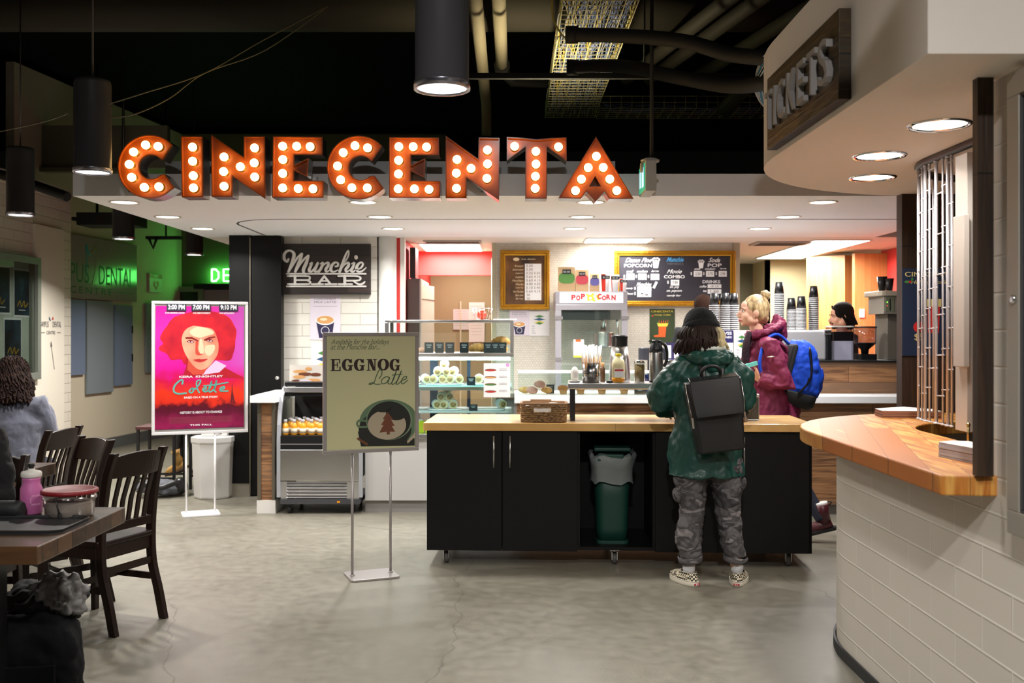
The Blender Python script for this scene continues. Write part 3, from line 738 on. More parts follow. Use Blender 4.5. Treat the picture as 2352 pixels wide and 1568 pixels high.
LET = [
 ('C', 'first letter, the round C at the left end', cee(343, 382.7, 73.1, 347, 383.2, 27.5, (396, 332.5), (372.8, 367.4), (400.5, 431), (378.4, 399.7)),
  [(335, 333), (363.6, 336.3), (307.5, 349.2), (297.6, 377.6), (303, 407.3), (332, 430.3), (365.6, 429)]),
 ('I', 'second letter, the single upright I', [(415.3, 313), (465, 313), (466, 452.4), (417.5, 452.8)], [(442.7, 338), (443, 370.4), (444.4, 403.6), (444.9, 431.5)]),
 ('N', 'third letter, the N before the first E', [(484.4, 308.7), (559.5, 360.6), (559.5, 313), (607.7, 313), (609, 456.7), (533.7, 404.8), (533.7, 451.6), (486, 451.6)],
  [(515, 360.6), (514, 394), (515, 427.8), (552.4, 383), (585, 339.8), (584.2, 374.2), (585.4, 406.5)]),
 ('E', 'fourth letter, the first E with a triangle bar', [(626.8, 313), (740.2, 314.5), (740.2, 355), (675.6, 355), (675.6, 379), (708.7, 362.3), (705.2, 405.7), (674.6, 391.4), (674.6, 414.7), (743.1, 415.3), (742.5, 454), (624.9, 453.6)],
  [(649.7, 335.9), (681.7, 336), (712.5, 337), (650, 366.5), (649.7, 398.3), (649.7, 431.6), (685.3, 433), (719.2, 433.7)]),
 ('C', 'fifth letter, the round C in the middle', cee(824, 384.6, 73.2, 828.6, 385.6, 27.7, (877.4, 335), (853.5, 370.4), (881.2, 432.5), (860.2, 402.9)),
  [(815.6, 334.8), (844.5, 339.7), (788.6, 350.6), (775.6, 381.3), (782.7, 413), (808.5, 431.2), (843.9, 431.6)]),
 ('E', 'sixth letter, the second E with a triangle bar', [(893.7, 314.9), (1008, 315.8), (1009, 356), (944, 355.6), (944, 379), (976.5, 363), (974.6, 407.7), (943.4, 392.4), (943.4, 414.7), (1011, 415.3), (1010.4, 454.5), (893.7, 454)],
  [(916.2, 336.9), (949.1, 337), (979.8, 337.8), (915.7, 368.4), (915.3, 399.6), (914.9, 433.7), (952, 433.9), (985.5, 435)]),
 ('N', 'seventh letter, the N before the T', [(1023.7, 311.4), (1098.4, 364.5), (1099.5, 315.4), (1147.5, 316.5), (1145.9, 459.5), (1071.2, 407.8), (1071.2, 454.7), (1023.7, 454.7)],
  [(1049.7, 366.3), (1048.2, 397.7), (1048.6, 432.6), (1082, 386.8), (1119.6, 344.6), (1119.8, 376.4), (1118.3, 409.6)]),
 ('T', 'eighth letter, the T with swept arms', [(1164, 314.3), (1200, 316.2), (1232.1, 319.8), (1265, 316.6), (1301.1, 315.4), (1301.8, 369.6), (1256.5, 336.4), (1256, 455.8), (1206.7, 455.8), (1207.4, 336.4), (1164, 368.5)],
  [(1182, 336.2), (1282.6, 337.5), (1230.8, 347.9), (1231, 377), (1229.7, 405), (1229.3, 432.6)]),
 ('A', 'last letter, the pointed A at the right end', [(1368.8, 313.2), (1455.4, 456.3), (1399, 456.3), (1389, 439.2), (1368, 462.5), (1347, 439.2), (1335, 455.8), (1282.6, 454.7)],
  [(1369.5, 359), (1351, 385), (1385.4, 384.6), (1335.4, 411.6), (1400.4, 411.4), (1321.7, 438), (1416.5, 437.7)])]
sock = bulbm = None
def wp(p): return (X(p[0], YL), Z(p[1], YL))
for nm, lab, poly, bl in LET:
    pw = [wp(p) for p in poly]
    if sum(p[0] * q[1] - q[0] * p[1] for p, q in zip(pw, pw[1:] + pw[:1])) < 0: pw = pw[::-1]
    cx0 = (min(p[0] for p in pw) + max(p[0] for p in pw)) / 2; cz0 = min(p[1] for p in pw)
    o = root('marquee_letter', 'orange marquee bulb letter %s: %s' % (nm, lab), 'sign letter', (cx0, YL, cz0), group='lit orange letters on the canopy')
    pw = [(x - cx0, z - cz0) for x, z in pw]
    hole = None
    if nm == 'A':
        h = [wp(p) for p in ((1368, 402.3), (1382, 426.6), (1353.7, 426.6))]; hole = [(x - cx0, z - cz0) for x, z in h]
        hb = [tuple(Vector(p) + (Vector(p) - Vector(((hole[0][0] + hole[1][0] + hole[2][0]) / 3, (hole[0][1] + hole[1][1] + hole[2][1]) / 3))) * 0) for p in hole]
    def ring(b, outer, inner, y0, y1):
        n = len(outer); A = [b.v((x, y0, z)) for x, z in outer]; B = [b.v((x, y1, z)) for x, z in outer]; Cc = [b.v((x, y0, z)) for x, z in inner]; D = [b.v((x, y1, z)) for x, z in inner]
        for i in range(n):
            j = (i + 1) % n
            b.f([A[i], A[j], B[j], B[i]]); b.f([Cc[i], D[i], D[j], Cc[j]]); b.f([A[i], Cc[i], Cc[j], A[j]]); b.f([B[i], B[j], D[j], D[i]])
    i1, i2 = inset(pw, 0.003), inset(pw, 0.0065)
    face = inset(pw, 0.002)
    b = MB(M_OR)
    if hole:
        # outline joined to the hole by a seam so that the opening stays open
        k = min(range(len(face)), key=lambda i: (face[i][0] - hole[0][0]) ** 2 + 0 * face[i][1] if face[i][1] > hole[0][1] else 9)
        ih = [hole[0], hole[2], hole[1]] if sum(p[0] * q[1] - q[0] * p[1] for p, q in zip(hole, hole[1:] + hole[:1])) > 0 else hole
        merged = face[:k + 1] + [ih[0], ih[1], ih[2], ih[0]] + face[k:]
        b.prism(merged, 0.03, 0.145)
    else: b.prism(face, 0.03, 0.145)
    ring(b, i1, i2, 0.0, 0.032); ring(b, pw, i1, 0.0, 0.012); b.build('letter_face', o)
    b = MB(M_RET); ring(b, pw, i1, 0.012, 0.146); b.build('metal_return', o)
    if sock is None:
        b = MB(M_ORG); b.at((0, 0, 0), (R(90), 0, 0)).lathe([(0.030, -0.002), (0.029, 0.002), (0.0165, 0.004), (0.0165, 0.012)], n=16); sock = b.build('socket', o)
        b = MB(M_BULB); b.ball((0, -0.034, 0), 0.0272, 16, 10); bulbm = b.build('bulb', o)
        first = True
    for i, p in enumerate(bl):
        x, z = wp(p); x -= cx0; z -= cz0
        # bulbs stand proud of the face
        s_ = sock if first else sock.copy(); g_ = bulbm if first else bulbm.copy()
        if not first: C.objects.link(s_); C.objects.link(g_)
        first = False
        s_.parent = o; g_.parent = o; s_.location = (x * 1.0, 0.03, z); g_.location = (x, 0.03, z)
b = MB(M_RET)
for x0 in (-2.5, -1.3, -0.2, 0.45): b.box(x0, x0 + 0.03, 6.49, 6.53, 2.42, 2.52)
b.thing('mounting_brackets', 'small metal brackets holding the orange letters to the canopy', 'bracket', kind='stuff')

# ------------------------------------------------------------- Munchie Bar sign
SX, SZ, SD = 640, 545, 9.24
def mk(p): return (X(SX + p[0] / 9.8, SD), Z(SZ + p[1] / 9.8, SD))
u = SD / F / 9.8
r_ = root('munchie_bar_sign', 'dark plank sign reading Munchie Bar in raised white letters on the brick wall', 'sign')
(xa, za), (xb, zb) = mk((90, 140)), mk((2062, 1280))
b = MB(plank_mat('black_plank', [S(26, 20, 18), S(40, 31, 28), S(56, 42, 38)], (3, 0.117), (4, 4, 50), 0.6, 0.4)); b.box(xa, xb, SD + 0.004, 9.298, zb, za); b.build('board', r_, bevel=0.003)
M_SW = mat('sign_white', S(228, 224, 218), 0.45)
def lettering(name, cut, strokes, y0=SD - 0.012, y1=SD + 0.006):
    for a_, e_ in zip(cut, cut[1:]):
      b = MB(M_SW)
      for pts, wd in strokes[a_:e_]: b.stroke([mk(p) for p in pts], [x * u for x in wd] if isinstance(wd, list) else wd * u, y0, y1, 6)
      b.build(name, r_)
lettering('script_letter', (0, 5, 7, 9, 10, 12, 14, 15), [
 ([(225, 490), (195, 545), (135, 500), (125, 400), (180, 318), (270, 300), (345, 360), (340, 470), (290, 620), (225, 775)], [40, 50, 60, 58, 50, 44, 66, 74, 66, 52]),
 ([(235, 770), (330, 610), (430, 460), (520, 370)], [30, 44, 46, 44]), ([(530, 370), (490, 500), (430, 650), (380, 770)], [44, 70, 70, 52]),
 ([(390, 765), (490, 600), (580, 490), (670, 410)], [30, 40, 42, 42]), ([(675, 415), (625, 580), (570, 700), (565, 780), (605, 840)], [44, 72, 74, 56, 20]),
 ([(695, 600), (755, 570), (720, 660), (690, 745), (740, 770), (810, 690), (885, 575)], [16, 40, 60, 62, 44, 30, 44]), ([(885, 575), (850, 660), (815, 750), (860, 775), (920, 720)], [40, 60, 62, 36, 18]),
 ([(935, 600), (1000, 572), (965, 680), (905, 775)], [16, 46, 60, 50]), ([(945, 730), (1030, 610), (1115, 570), (1120, 630), (1065, 720), (1080, 775), (1160, 730)], [20, 30, 50, 60, 60, 40, 18]),
 ([(1285, 655), (1335, 640), (1335, 580), (1265, 568), (1195, 640), (1180, 740), (1240, 775), (1340, 735)], [40, 44, 44, 44, 62, 60, 36, 20]),
 ([(1375, 775), (1440, 600), (1510, 400), (1570, 300), (1575, 400), (1520, 520), (1460, 620)], [54, 62, 40, 30, 30, 26, 16]), ([(1400, 730), (1480, 620), (1570, 572), (1575, 640), (1515, 720), (1530, 775), (1610, 730)], [20, 30, 48, 60, 60, 40, 18]),
 ([(1640, 600), (1705, 575), (1670, 680), (1635, 745), (1680, 775), (1750, 720)], [16, 42, 60, 62, 40, 18]), ([(1744, 440), (1745, 460)], 76),
 ([(1740, 735), (1850, 690), (1900, 610), (1865, 565), (1790, 610), (1755, 700), (1790, 770), (1880, 760), (1970, 680)], [18, 34, 44, 40, 56, 62, 46, 36, 18])])
lettering('slab_letter', (0, 3, 8, 12), [
 ([(205, 872), (640, 872), (705, 905), (690, 950), (640, 962), (390, 962)], 36), ([(640, 964), (715, 1000), (700, 1040), (640, 1052), (210, 1052)], 36), ([(372, 872), (372, 1050)], 52),
 ([(1030, 875), (905, 1040)], 46), ([(1030, 875), (1160, 1040)], 46), ([(960, 980), (1110, 980)], 30), ([(745, 1052), (1005, 1052)], 36), ([(1055, 1052), (1305, 1052)], 36),
 ([(1345, 872), (1740, 872), (1840, 905), (1830, 955), (1760, 972), (1530, 975)], 38), ([(1490, 872), (1490, 1050)], 60), ([(1350, 1052), (1655, 1052)], 36), ([(1690, 985), (1760, 1035), (1830, 1058), (1900, 1040), (1940, 1000)], [36, 36, 40, 40, 30])], )
b = MB(M_SW)
for zz in (820, 1102): (xa, za), (xb, zb) = mk((185, zz)), mk((1960, zz)); b.stroke([(xa, za), (xb, zb)], 34 * u, SD - 0.008, SD + 0.006)
b.build('underlines', r_)

# flat printed sheet on a vertical plane facing the camera
def sheet(px0, py0, px1, py1, d, m, name, label, cat, extra=None, group=None):
    x0, x1 = X(px0, d), X(px1, d); z0, z1 = Z(py1, d), Z(py0, d)
    b = MB(m); b.box(x0, x1, d, d + 0.003, z0, z1)
    if extra: extra(b, x0, z0, x1 - x0, z1 - z0, d)
    return b.thing(name, label, cat, group)
PAPER = mat('paper_white', S(232, 228, 226), 0.7); PALEP = mat('paper_lilac', S(222, 212, 222), 0.6)
INK = mat('ink_grey', S(110, 108, 116), 0.7); NAVY = mat('print_navy', S(44, 38, 74), 0.5); LATTE = mat('print_latte', S(214, 158, 98), 0.5); CREAM = mat('print_cream', S(240, 218, 180), 0.5)
GRN = mat('print_green', S(70, 128, 60), 0.5); ORA = mat('print_orange', S(236, 92, 30), 0.5); YEL = mat('print_yellow', S(232, 206, 70), 0.5); REDP = mat('print_red', S(200, 40, 40), 0.5); PBLUE = mat('print_blue', S(40, 84, 120), 0.5); PBR = mat('print_brown', S(110, 60, 36), 0.5)
PW = mat('print_white', S(240, 240, 240), 0.5); PBK = mat('print_black', S(24, 24, 26), 0.5)
def coconut(b, x, z, w_, h_, d):
    y = d - 0.001
    b.use(INK); b.text('COCONUT', x + w_ / 2, z + h_ * .88, h_ * .045, y, w=w_ * .72, anchor='c'); b.text('MILK LATTE', x + w_ / 2, z + h_ * .81, h_ * .04, y, w=w_ * .72, anchor='c')
    b.poly([(x + w_ * .1, z + h_ * .735), (x + w_ * .9, z + h_ * .735), (x + w_ * .9, z + h_ * .74), (x + w_ * .1, z + h_ * .74)], y)
    b.use(NAVY); b.poly([(x + w_ * .3, z + h_ * .04), (x + w_ * .72, z + h_ * .04), (x + w_ * .8, z + h_ * .42), (x + w_ * .2, z + h_ * .42)], y)
    b.use(PW); b.disc((x + w_ / 2, y - .0004, z + h_ * .43), w_ * .31, axis='x', ry=h_ * .105); b.use(LATTE); b.disc((x + w_ / 2, y - .0008, z + h_ * .44), w_ * .28, axis='x', ry=h_ * .088)
    b.use(CREAM); b.disc((x + w_ * .45, y - .0012, z + h_ * .45), w_ * .12, axis='x', ry=h_ * .03)
    b.use(PW); b.stroke([(x + w_ * .5 + w_ * .13 * cos(a * pi / 6), z + h_ * .2 + w_ * .13 * sin(a * pi / 6)) for a in range(13)], w_ * .018, y - .0006, y)
def salad(b, x, z, w_, h_, d):
    y = d - 0.001
    for k, (m_, zz, ww) in enumerate(((GRN, .78, .5), (PBLUE, .66, .62), (YEL, .54, .56), (GRN, .5, .4))):
        b.use(m_); b.poly([(x + w_ * (.5 - ww / 2), z + h_ * zz), (x + w_ * .5, z + h_ * (zz - .05)), (x + w_ * (.5 + ww / 2), z + h_ * zz), (x + w_ * .5, z + h_ * (zz + .06))], y - .0003 * k)
    b.use(INK)
    for k, t in enumerate(('We', 'Layer', 'Our', 'Salads')): b.text(t, x + w_ * .12, z + h_ * (.36 - .09 * k), h_ * .05, y)
sheet(712, 676, 782, 780, 9.296, PALEP, 'coconut_latte_poster', 'pale poster of a coconut milk latte cup under the dark plank sign', 'poster', coconut)
sheet(714, 786, 776, 900, 9.296, PAPER, 'salad_poster', 'white poster with layered coloured shapes below the latte poster on the brick wall', 'poster', salad)
def cookies(b, x, z, w_, h_, d):
    y = d - 0.001
    for k, (cx, cz, rx) in enumerate(((.3, .66, .2), (.45, .52, .2), (.28, .38, .18), (.75, .5, .16), (.7, .2, .2), (.2, .16, .14), (.55, .8, .1))):
        b.use((LATTE, PBR)[k % 2]); b.disc((x + w_ * cx, y - .0003 * k, z + h_ * cz), w_ * rx, axis='x', ry=h_ * .09)
    b.use(PALEP); b.disc((x + w_ * .45, y - .004, z + h_ * .12), w_ * .2, axis='x', ry=h_ * .12)
sheet(665, 838, 745, 882, 8.62, mat('photo_beige', S(214, 206, 196), 0.5), 'cookie_picture', 'picture of stacked cookies standing on the bottle fridge', 'picture', cookies)
sheet(1170, 712, 1216, 770, 9.935, PALEP, 'latte_flyer', 'small latte cup flyer on the tiled wall under the small gold frame', 'poster', coconut)
sheet(1216, 714, 1262, 771, 9.934, PAPER, 'salad_flyer', 'small salad flyer on the tiled wall right of the latte flyer', 'poster', salad)
def lines(n, w_=.7):
    def f_(b, x, z, ww, h_, d):
        b.use(INK)
        for k in range(n): b.poly([(x + ww * .12, z + h_ * (.9 - k * .8 / n)), (x + ww * (.12 + w_), z + h_ * (.9 - k * .8 / n)), (x + ww * (.12 + w_), z + h_ * (.9 - k * .8 / n) + .002), (x + ww * .12, z + h_ * (.9 - k * .8 / n) + .002)], d - .001)
    return f_
sheet(1041, 710, 1077, 757, 12.58, PAPER, 'notice_sheet', 'left paper notice taped to the back kitchen wall', 'paper notice', lines(7))
sheet(1077, 694, 1113, 785, 12.57, mat('paper_bright', S(246, 244, 238), 0.7), 'notice_sheet', 'taller right paper notice taped to the back kitchen wall', 'paper notice', lines(10))
def gala(b, x, z, w_, h_, d):
    y = d - 0.001
    b.use(YEL); b.text('CINECENTA', x + w_ / 2, z + h_ * .9, h_ * .055, y, w=w_ * .88, anchor='c', bold=.01)
    b.text('Holiday Coffee', x + w_ / 2, z + h_ * .8, h_ * .05, y, w=w_ * .66, anchor='c', shear=.4)
    b.use(REDP); b.disc((x + w_ * .12, y, z + h_ * .8), w_ * .035, axis='x'); b.use(GRN); b.disc((x + w_ * .06, y, z + h_ * .81), w_ * .04, axis='x', ry=w_ * .02)
    b.use(ORA); b.poly([(x + w_ * .36, z + h_ * .27), (x + w_ * .16, z + h_ * .24), (x + w_ * .2, z + h_ * .2), (x + w_ * .62, z + h_ * .2), (x + w_ * .66, z + h_ * .5), (x + w_ * .36, z + h_ * .5)], y)
    for k in range(5): b.poly([(x + w_ * (.36 + k * .08), z + h_ * .6), (x + w_ * (.4 + k * .08), z + h_ * .6), (x + w_ * (.38 + k * .09), z + h_ * (.7 - .01 * (k % 2)))], y)
    b.use(GRN)
    for k in (-1, 1): b.poly([(x + w_ * (.52 + k * .12), z + h_ * .53), (x + w_ * (.52 + k * .26), z + h_ * .6), (x + w_ * (.52 + k * .14), z + h_ * .64)], y)
    b.use(YEL); b.poly([(x + w_ * .34, z + h_ * .5), (x + w_ * .7, z + h_ * .5), (x + w_ * .74, z + h_ * .59), (x + w_ * .3, z + h_ * .59)], y - .0004)
sheet(1492, 709, 1550, 790, 9.934, mat('poster_green', S(48, 62, 32), 0.5), 'holiday_poster', 'dark green holiday poster with an orange stocking on the tiled wall', 'poster', gala)
def gala2(b, x, z, w_, h_, d):
    y = d - 0.001
    b.use(mat('print_gold', S(214, 196, 130), 0.5)); b.text('CINECENTA', x + w_ * .05, z + h_ * .905, h_ * .055, y, w=w_ * .9, bold=.01)
    b.text('Holiday Coffee', x + w_ * .16, z + h_ * .81, h_ * .055, y, w=w_ * .7, shear=.3); b.text('$5', x + w_ * .22, z + h_ * .17, h_ * .085, y)
    b.use(GRN); b.disc((x + w_ * .09, y, z + h_ * .845), w_ * .05, axis='x', ry=h_ * .015); b.disc((x + w_ * .18, y, z + h_ * .87), w_ * .02, axis='x', ry=h_ * .025)
    b.use(REDP); b.disc((x + w_ * .14, y - .0004, z + h_ * .845), w_ * .022, axis='x'); b.disc((x + w_ * .3, y, z + h_ * .33), w_ * .1, axis='x')
    b.poly([(x + w_ * .46, z + h_ * .26), (x + w_ * .66, z + h_ * .26), (x + w_ * .68, z + h_ * .58), (x + w_ * .46, z + h_ * .58)], y); b.use(mat('print_gold', S(214, 196, 130))); b.poly([(x + w_ * .44, z + h_ * .56), (x + w_ * .7, z + h_ * .56), (x + w_ * .7, z + h_ * .65), (x + w_ * .44, z + h_ * .65)], y - .0004)
sheet(2072, 616, 2200, 817, 5.712, mat('poster_navy', S(30, 44, 70), 0.5), 'holiday_poster', 'dark blue holiday poster on the wooden wall behind the ticket grille', 'poster', gala2)

# ------------------------------------------------------------- menus
M_GOLD = mat('gilt_frame', S(176, 124, 28), 0.35, 0.7, bump=0.6, bscale=60); M_GOLD2 = mat('gilt_frame_inner', S(206, 152, 44), 0.3, 0.7)
def gframe(px0, py0, px1, py1, d, r):
    x0, x1, z0, z1 = X(px0, d), X(px1, d), Z(py1, d), Z(py0, d)
    b = MB(M_GOLD); b.frame(x0, x1, z0, z1, 0.032, d - 0.045, d); b.use(M_GOLD2); b.frame(x0 + .032, x1 - .032, z0 + .032, z1 - .032, 0.02, d - 0.03, d); b.build('gilt_frame', r, bevel=0.006)
    return x0 + .05, x1 - .05, z0 + .05, z1 - .05
D9 = 9.936
r_ = root('price_board', 'smaller brown price board in a gold frame on the tiled wall', 'menu board')
x0, x1, z0, z1 = gframe(1149, 575, 1262, 711, D9, r_)
b = MB(ramp_mat('brown_board', [(0.35, S(40, 26, 16)), (0.65, S(138, 92, 48))], (1, 1, 1), 4, 3, 0.6)); b.box(x0, x1, D9 - .012, D9, z0, z1); b.build('board', r_)
w_, h_ = x1 - x0, z1 - z0
b = MB(PW); b.box(x0 + w_ * .5, x0 + w_ * .92, D9 - .016, D9 - .012, z0 + h_ * .09, z0 + h_ * .83); b.use(PBR)
for k, (a, c_) in enumerate((('2.50', ''), ('2.50', ''), ('3.25', '3.55'), ('3.65', '4.15'), ('3.65', '4.15'), ('4.00', '4.50'), ('3.10', '3.40'), ('3.65', '4.15'), ('.50', ''), ('.50', ''))):
    zz = z0 + h_ * (.765 - k * .074); b.text(a, x0 + w_ * .53, zz, h_ * .048, D9 - .0165, w=w_ * .17 if len(a) > 3 else None)
    if c_: b.text(c_, x0 + w_ * .73, zz, h_ * .048, D9 - .0165, w=w_ * .16)
b.build('price_card', r_)
b = MB(CREAM)
for k, t in enumerate(('Brewed', 'Americano', 'Cappuccino', 'Latte', 'Macchiato', 'Mocha', 'London Fog', 'Hot Chocolate', 'Extra shot', 'Syrup')):
    b.text(t, x0 + w_ * .46, z0 + h_ * (.765 - k * .074), h_ * .04, D9 - .0135, w=w_ * (.2 + .02 * (len(t) % 5)), shear=.3, anchor='r')
b.disc((x0 + w_ * .28, D9 - .0135, z0 + h_ * .92), w_ * .08, axis='x', ry=h_ * .035); b.text('hot drinks', x0 + w_ * .42, z0 + h_ * .91, h_ * .03, D9 - .0135, w=w_ * .35)
b.build('lettering', r_)
r_ = root('menu_board', 'large charcoal menu board in a gold frame on the tiled wall', 'menu board')
x0, x1, z0, z1 = gframe(1410, 576, 1688, 703, D9, r_)
b = MB(mat('chalkboard', S(46, 44, 54), 0.6)); b.box(x0, x1, D9 - .012, D9, z0, z1); b.build('board', r_)
ax, az, ak = x0, z1, D9 / F
def mp_(cx, cy): return X(1400 + cx / 6.03, D9), Z(560 + cy / 6.03, D9)
b = MB(PW)
MBS = [MB(PW), MB(PW), MB(PW)]
def mt(t, cx, cy, wpx, hpx, shear=0, bold=.02, m=PW):
    x, z = mp_(cx, cy); b = MBS[0 if cx < 740 else 1 if cx < 1100 else 2]; b.use(m); b.text(t, x, z, hpx / 6.03 * ak, D9 - .0135, w=wpx / 6.03 * ak, shear=shear, bold=bold)
mt('Damn Fine', 215, 256, 370, 62, .5, .012); mt('POPCORN', 200, 325, 385, 48, 0, .012)
for t, cx, wpx in (('small', 230, 100), ('medium', 375, 150), ('large', 575, 105)): mt(t, cx, 398, wpx, 36, .4)
mt('Munchie', 785, 250, 240, 65, .5, .03, mat('print_skyblue', S(80, 160, 215), 0.5)); mt('MEMBERS', 800, 290, 220, 26, 0, 0, INK)
mt('Movie', 790, 410, 210, 56, .5, .012); mt('COMBO', 750, 478, 290, 45, 0, .02); mt('sm. pop', 830, 622, 130, 34, .4); mt('sm. popcorn', 785, 675, 215, 34, .4); mt('candy bar', 790, 735, 200, 36, .4)
mt('Soda', 1365, 255, 165, 62, .5, .02); mt('POP', 1355, 322, 195, 50, 0, .02)
for t, cx, wpx in (('small', 1170, 90), ('medium', 1315, 145), ('large', 1525, 90)): mt(t, cx, 360, wpx, 30, .4)
mt('DRINKS', 1285, 545, 245, 42); mt('coffee', 1245, 605, 95, 34, .4); mt('tea', 1290, 668, 50, 30, .4); mt('Munchies', 370, 585, 210, 52, .5, .03); mt('candy', 225, 632, 100, 30, .4); mt('choco', 225, 702, 100, 30, .4)
for t, cx, cy in (('$', 190, 475), ('$', 355, 475), ('$', 525, 475), ('$', 795, 555), ('$', 1118, 435), ('$', 1290, 435), ('$', 1462, 435), ('$', 338, 640), ('$', 338, 710)): mt(t, cx, cy, 24, 46)
def card(cx0, cy0, cx1, cy1, t):
    b = MB(PW); xa, za = mp_(cx0, cy1); xb, zb = mp_(cx1, cy0); b.use(PW); b.poly([(xa, za), (xb, za), (xb, zb), (xa, zb)], D9 - .0132)
    if t: b.use(PBK); b.text(t, (xa + xb) / 2, za + (zb - za) * .25, (zb - za) * .5, D9 - .0142, w=(xb - xa) * .6, anchor='c')
    b.build('price_card', r_)
for c_ in ((232, 412, 342, 497, '4.00'), (395, 412, 512, 497, '4.25'), (567, 415, 686, 500, '5.00'), (845, 497, 963, 578, '7.99'), (1162, 375, 1278, 455, '2.50'), (1333, 375, 1446, 455, '2.75'), (1508, 375, 1620, 455, '2.95'), (1355, 560, 1545, 612, '1.80  2.20'), (1355, 628, 1545, 690, '1.50'), (380, 590, 577, 658, '1 2 3'), (380, 662, 575, 735, '5')): card(*c_)
for cx, cy, s_ in ((640, 250, 1), (1265, 270, .8)):
    x, z = mp_(cx, cy); q = ak / 6.03 * s_; b.use(PW); b.poly([(x - 34 * q, z - 85 * q), (x + 30 * q, z - 85 * q), (x + 46 * q, z + 10 * q), (x - 46 * q, z + 10 * q)], D9 - .0134)
    for k in range(5): b.disc((x + (-40 + 20 * k) * q, D9 - .0136, z + (30 + 14 * (k % 2)) * q), 20 * q, 10, 'x')
x, z = mp_(628, 568); q = ak / 6.03; b.use(PW); b.poly([(x - 38 * q, z - 40 * q), (x - 5 * q, z - 52 * q), (x + 40 * q, z + 38 * q), (x + 8 * q, z + 50 * q)], D9 - .0134)
b.build('popcorn_drawing', r_)
for q_, n_ in zip(MBS, ('popcorn_text', 'combo_text', 'drinks_text')): q_.build(n_, r_)
# ------------------------------------------------------------- poster stands
def stand(name, lab, loc, rz, w_, z0, z1, sp, base, fm, ft=0.022):
    o = root(name, lab, 'sign stand', loc, rz)
    b = MB(fm); b.frame(-w_ / 2, w_ / 2, z0, z1, ft, -0.014, 0.012); b.build('frame', o, bevel=0.004)
    b = MB(mat('backing', S(150, 146, 140), 0.7)); b.box(-w_ / 2 + .01, w_ / 2 - .01, -0.004, 0.008, z0 + .01, z1 - .01); b.build('backing_board', o)
    for sx in (-1, 1):
        b = MB(fm); b.cyl((sx * sp, 0, 0.01), (sx * sp, 0, z0 + .01), 0.0085, n=12); b.lathe([(0.016, 0.012), (0.014, 0.022)], (sx * sp, 0, 0)); b.build('pole', o)
    b = MB(fm); b.bbox(-base[0] / 2, base[0] / 2, -base[1] / 2, base[1] / 2, 0.0, 0.014, 0.02, 4); b.build('base_plate', o, bevel=0.003)
    return o
M_SFR = mat('silver_frame', S(168, 162, 160), 0.35, 0.5)
M_WFR = mat('white_frame', S(226, 224, 224), 0.35, 0.1)
eg = stand('eggnog_sign_stand', 'silver framed eggnog latte poster on a two pole floor stand', (-0.868, 6.15, 0), R(22), 0.602, 0.765, 1.505, 0.12, (0.30, 0.24), M_SFR, 0.023)
def ec(p): return (-0.301 + (p[0] - 8 - 4 * p[1] / 1500) / 1180 * 0.602, 1.505 - (p[1] - 14) / (1520 - 50 * p[0] / 1190) * 0.74)
b = MB(mat('poster_sage', S(206, 202, 156), 0.5)); b.box(-0.28, 0.28, -0.0075, -0.004, 0.787, 1.483)
DG = mat('print_darkbrown', S(46, 24, 22), 0.5); SG = mat('print_sage', S(78, 104, 72), 0.5)
b.use(mat('print_greenink', S(96, 108, 76), 0.5))
x, z = ec((100, 160)); b.text('Available for the holidays', x, z - .012, 0.042, -0.008, w=0.365, shear=.45)
x, z = ec((98, 225)); b.text('at the Munchie Bar...', x, z - .002, 0.034, -0.008, w=0.305, shear=.45)
b.use(DG)
def E_(x0, fn):
    def rect(a, c, d_, e): b.poly([ec((x0 + a, d_)), ec((x0 + c, d_)), ec((x0 + c, e)), ec((x0 + a, e))], -0.0082)
    fn(rect)
def gE(r): r(15, 48, 495, 345); r(0, 60, 495, 484); r(0, 60, 357, 345); r(48, 120, 495, 482); r(48, 115, 359, 345); r(106, 122, 495, 440); r(102, 116, 400, 345); r(48, 80, 425, 413); r(76, 86, 452, 386)
def gN(r): r(20, 34, 490, 345); r(0, 50, 490, 479); r(0, 50, 357, 345); r(98, 112, 490, 345); r(80, 128, 357, 345)
E_(98, gE); E_(533, gN)
b.poly([ec((548, 345)), ec((598, 345)), ec((646, 490)), ec((612, 490))], -0.0084)
def O_(cx, cy, rx, ry, a0, a1, thin, thick):
    pts, wd = [], []
    for k in range(25):
        a = R(a0 + (a1 - a0) * k / 24); pts.append(ec((cx + rx * cos(a), cy - ry * sin(a)))); wd.append((thin + (thick - thin) * abs(cos(a)) ** 1.3) / 1180 * .602)
    b.stroke(pts, wd, -0.0083, -0.0075, 1, False)
def G_(x0):
    O_(x0 + 62, 418, 46, 68, 40, 318, 12, 44)
    E_(x0, lambda r: (r(84, 116, 488, 424), r(64, 130, 434, 422), r(104, 116, 395, 345)))
G_(240); G_(385); G_(825); O_(742, 415, 50, 66, 0, 360, 12, 44)
b.use(SG)
def ls(pts, wd=11): b.stroke([ec(p) for p in pts], wd / 1180 * .602, -0.0086, -0.008, 6)
ls([(690, 590), (722, 540), (722, 490), (690, 485), (655, 560), (625, 640), (580, 662), (565, 655), (610, 640), (650, 660), (705, 658)])
ls([(820, 575), (770, 568), (722, 610), (728, 652), (780, 640), (822, 580), (800, 640), (830, 655), (870, 600), (905, 495), (850, 640), (870, 658), (920, 610), (970, 490), (908, 640), (925, 658), (975, 615), (1030, 590), (1030, 560), (990, 580), (968, 630), (990, 655), (1048, 610)])
ls([(855, 545), (975, 535)])
def dsk(cx, cy, rx, ry, m, y, cl=1140, n=40):
    b.use(m); pts = []
    for k in range(n): a = 2 * pi * k / n; pts.append(ec((min(cl, cx + rx * cos(a)), min(1425, cy - ry * sin(a)))))
    b.poly(pts, y)
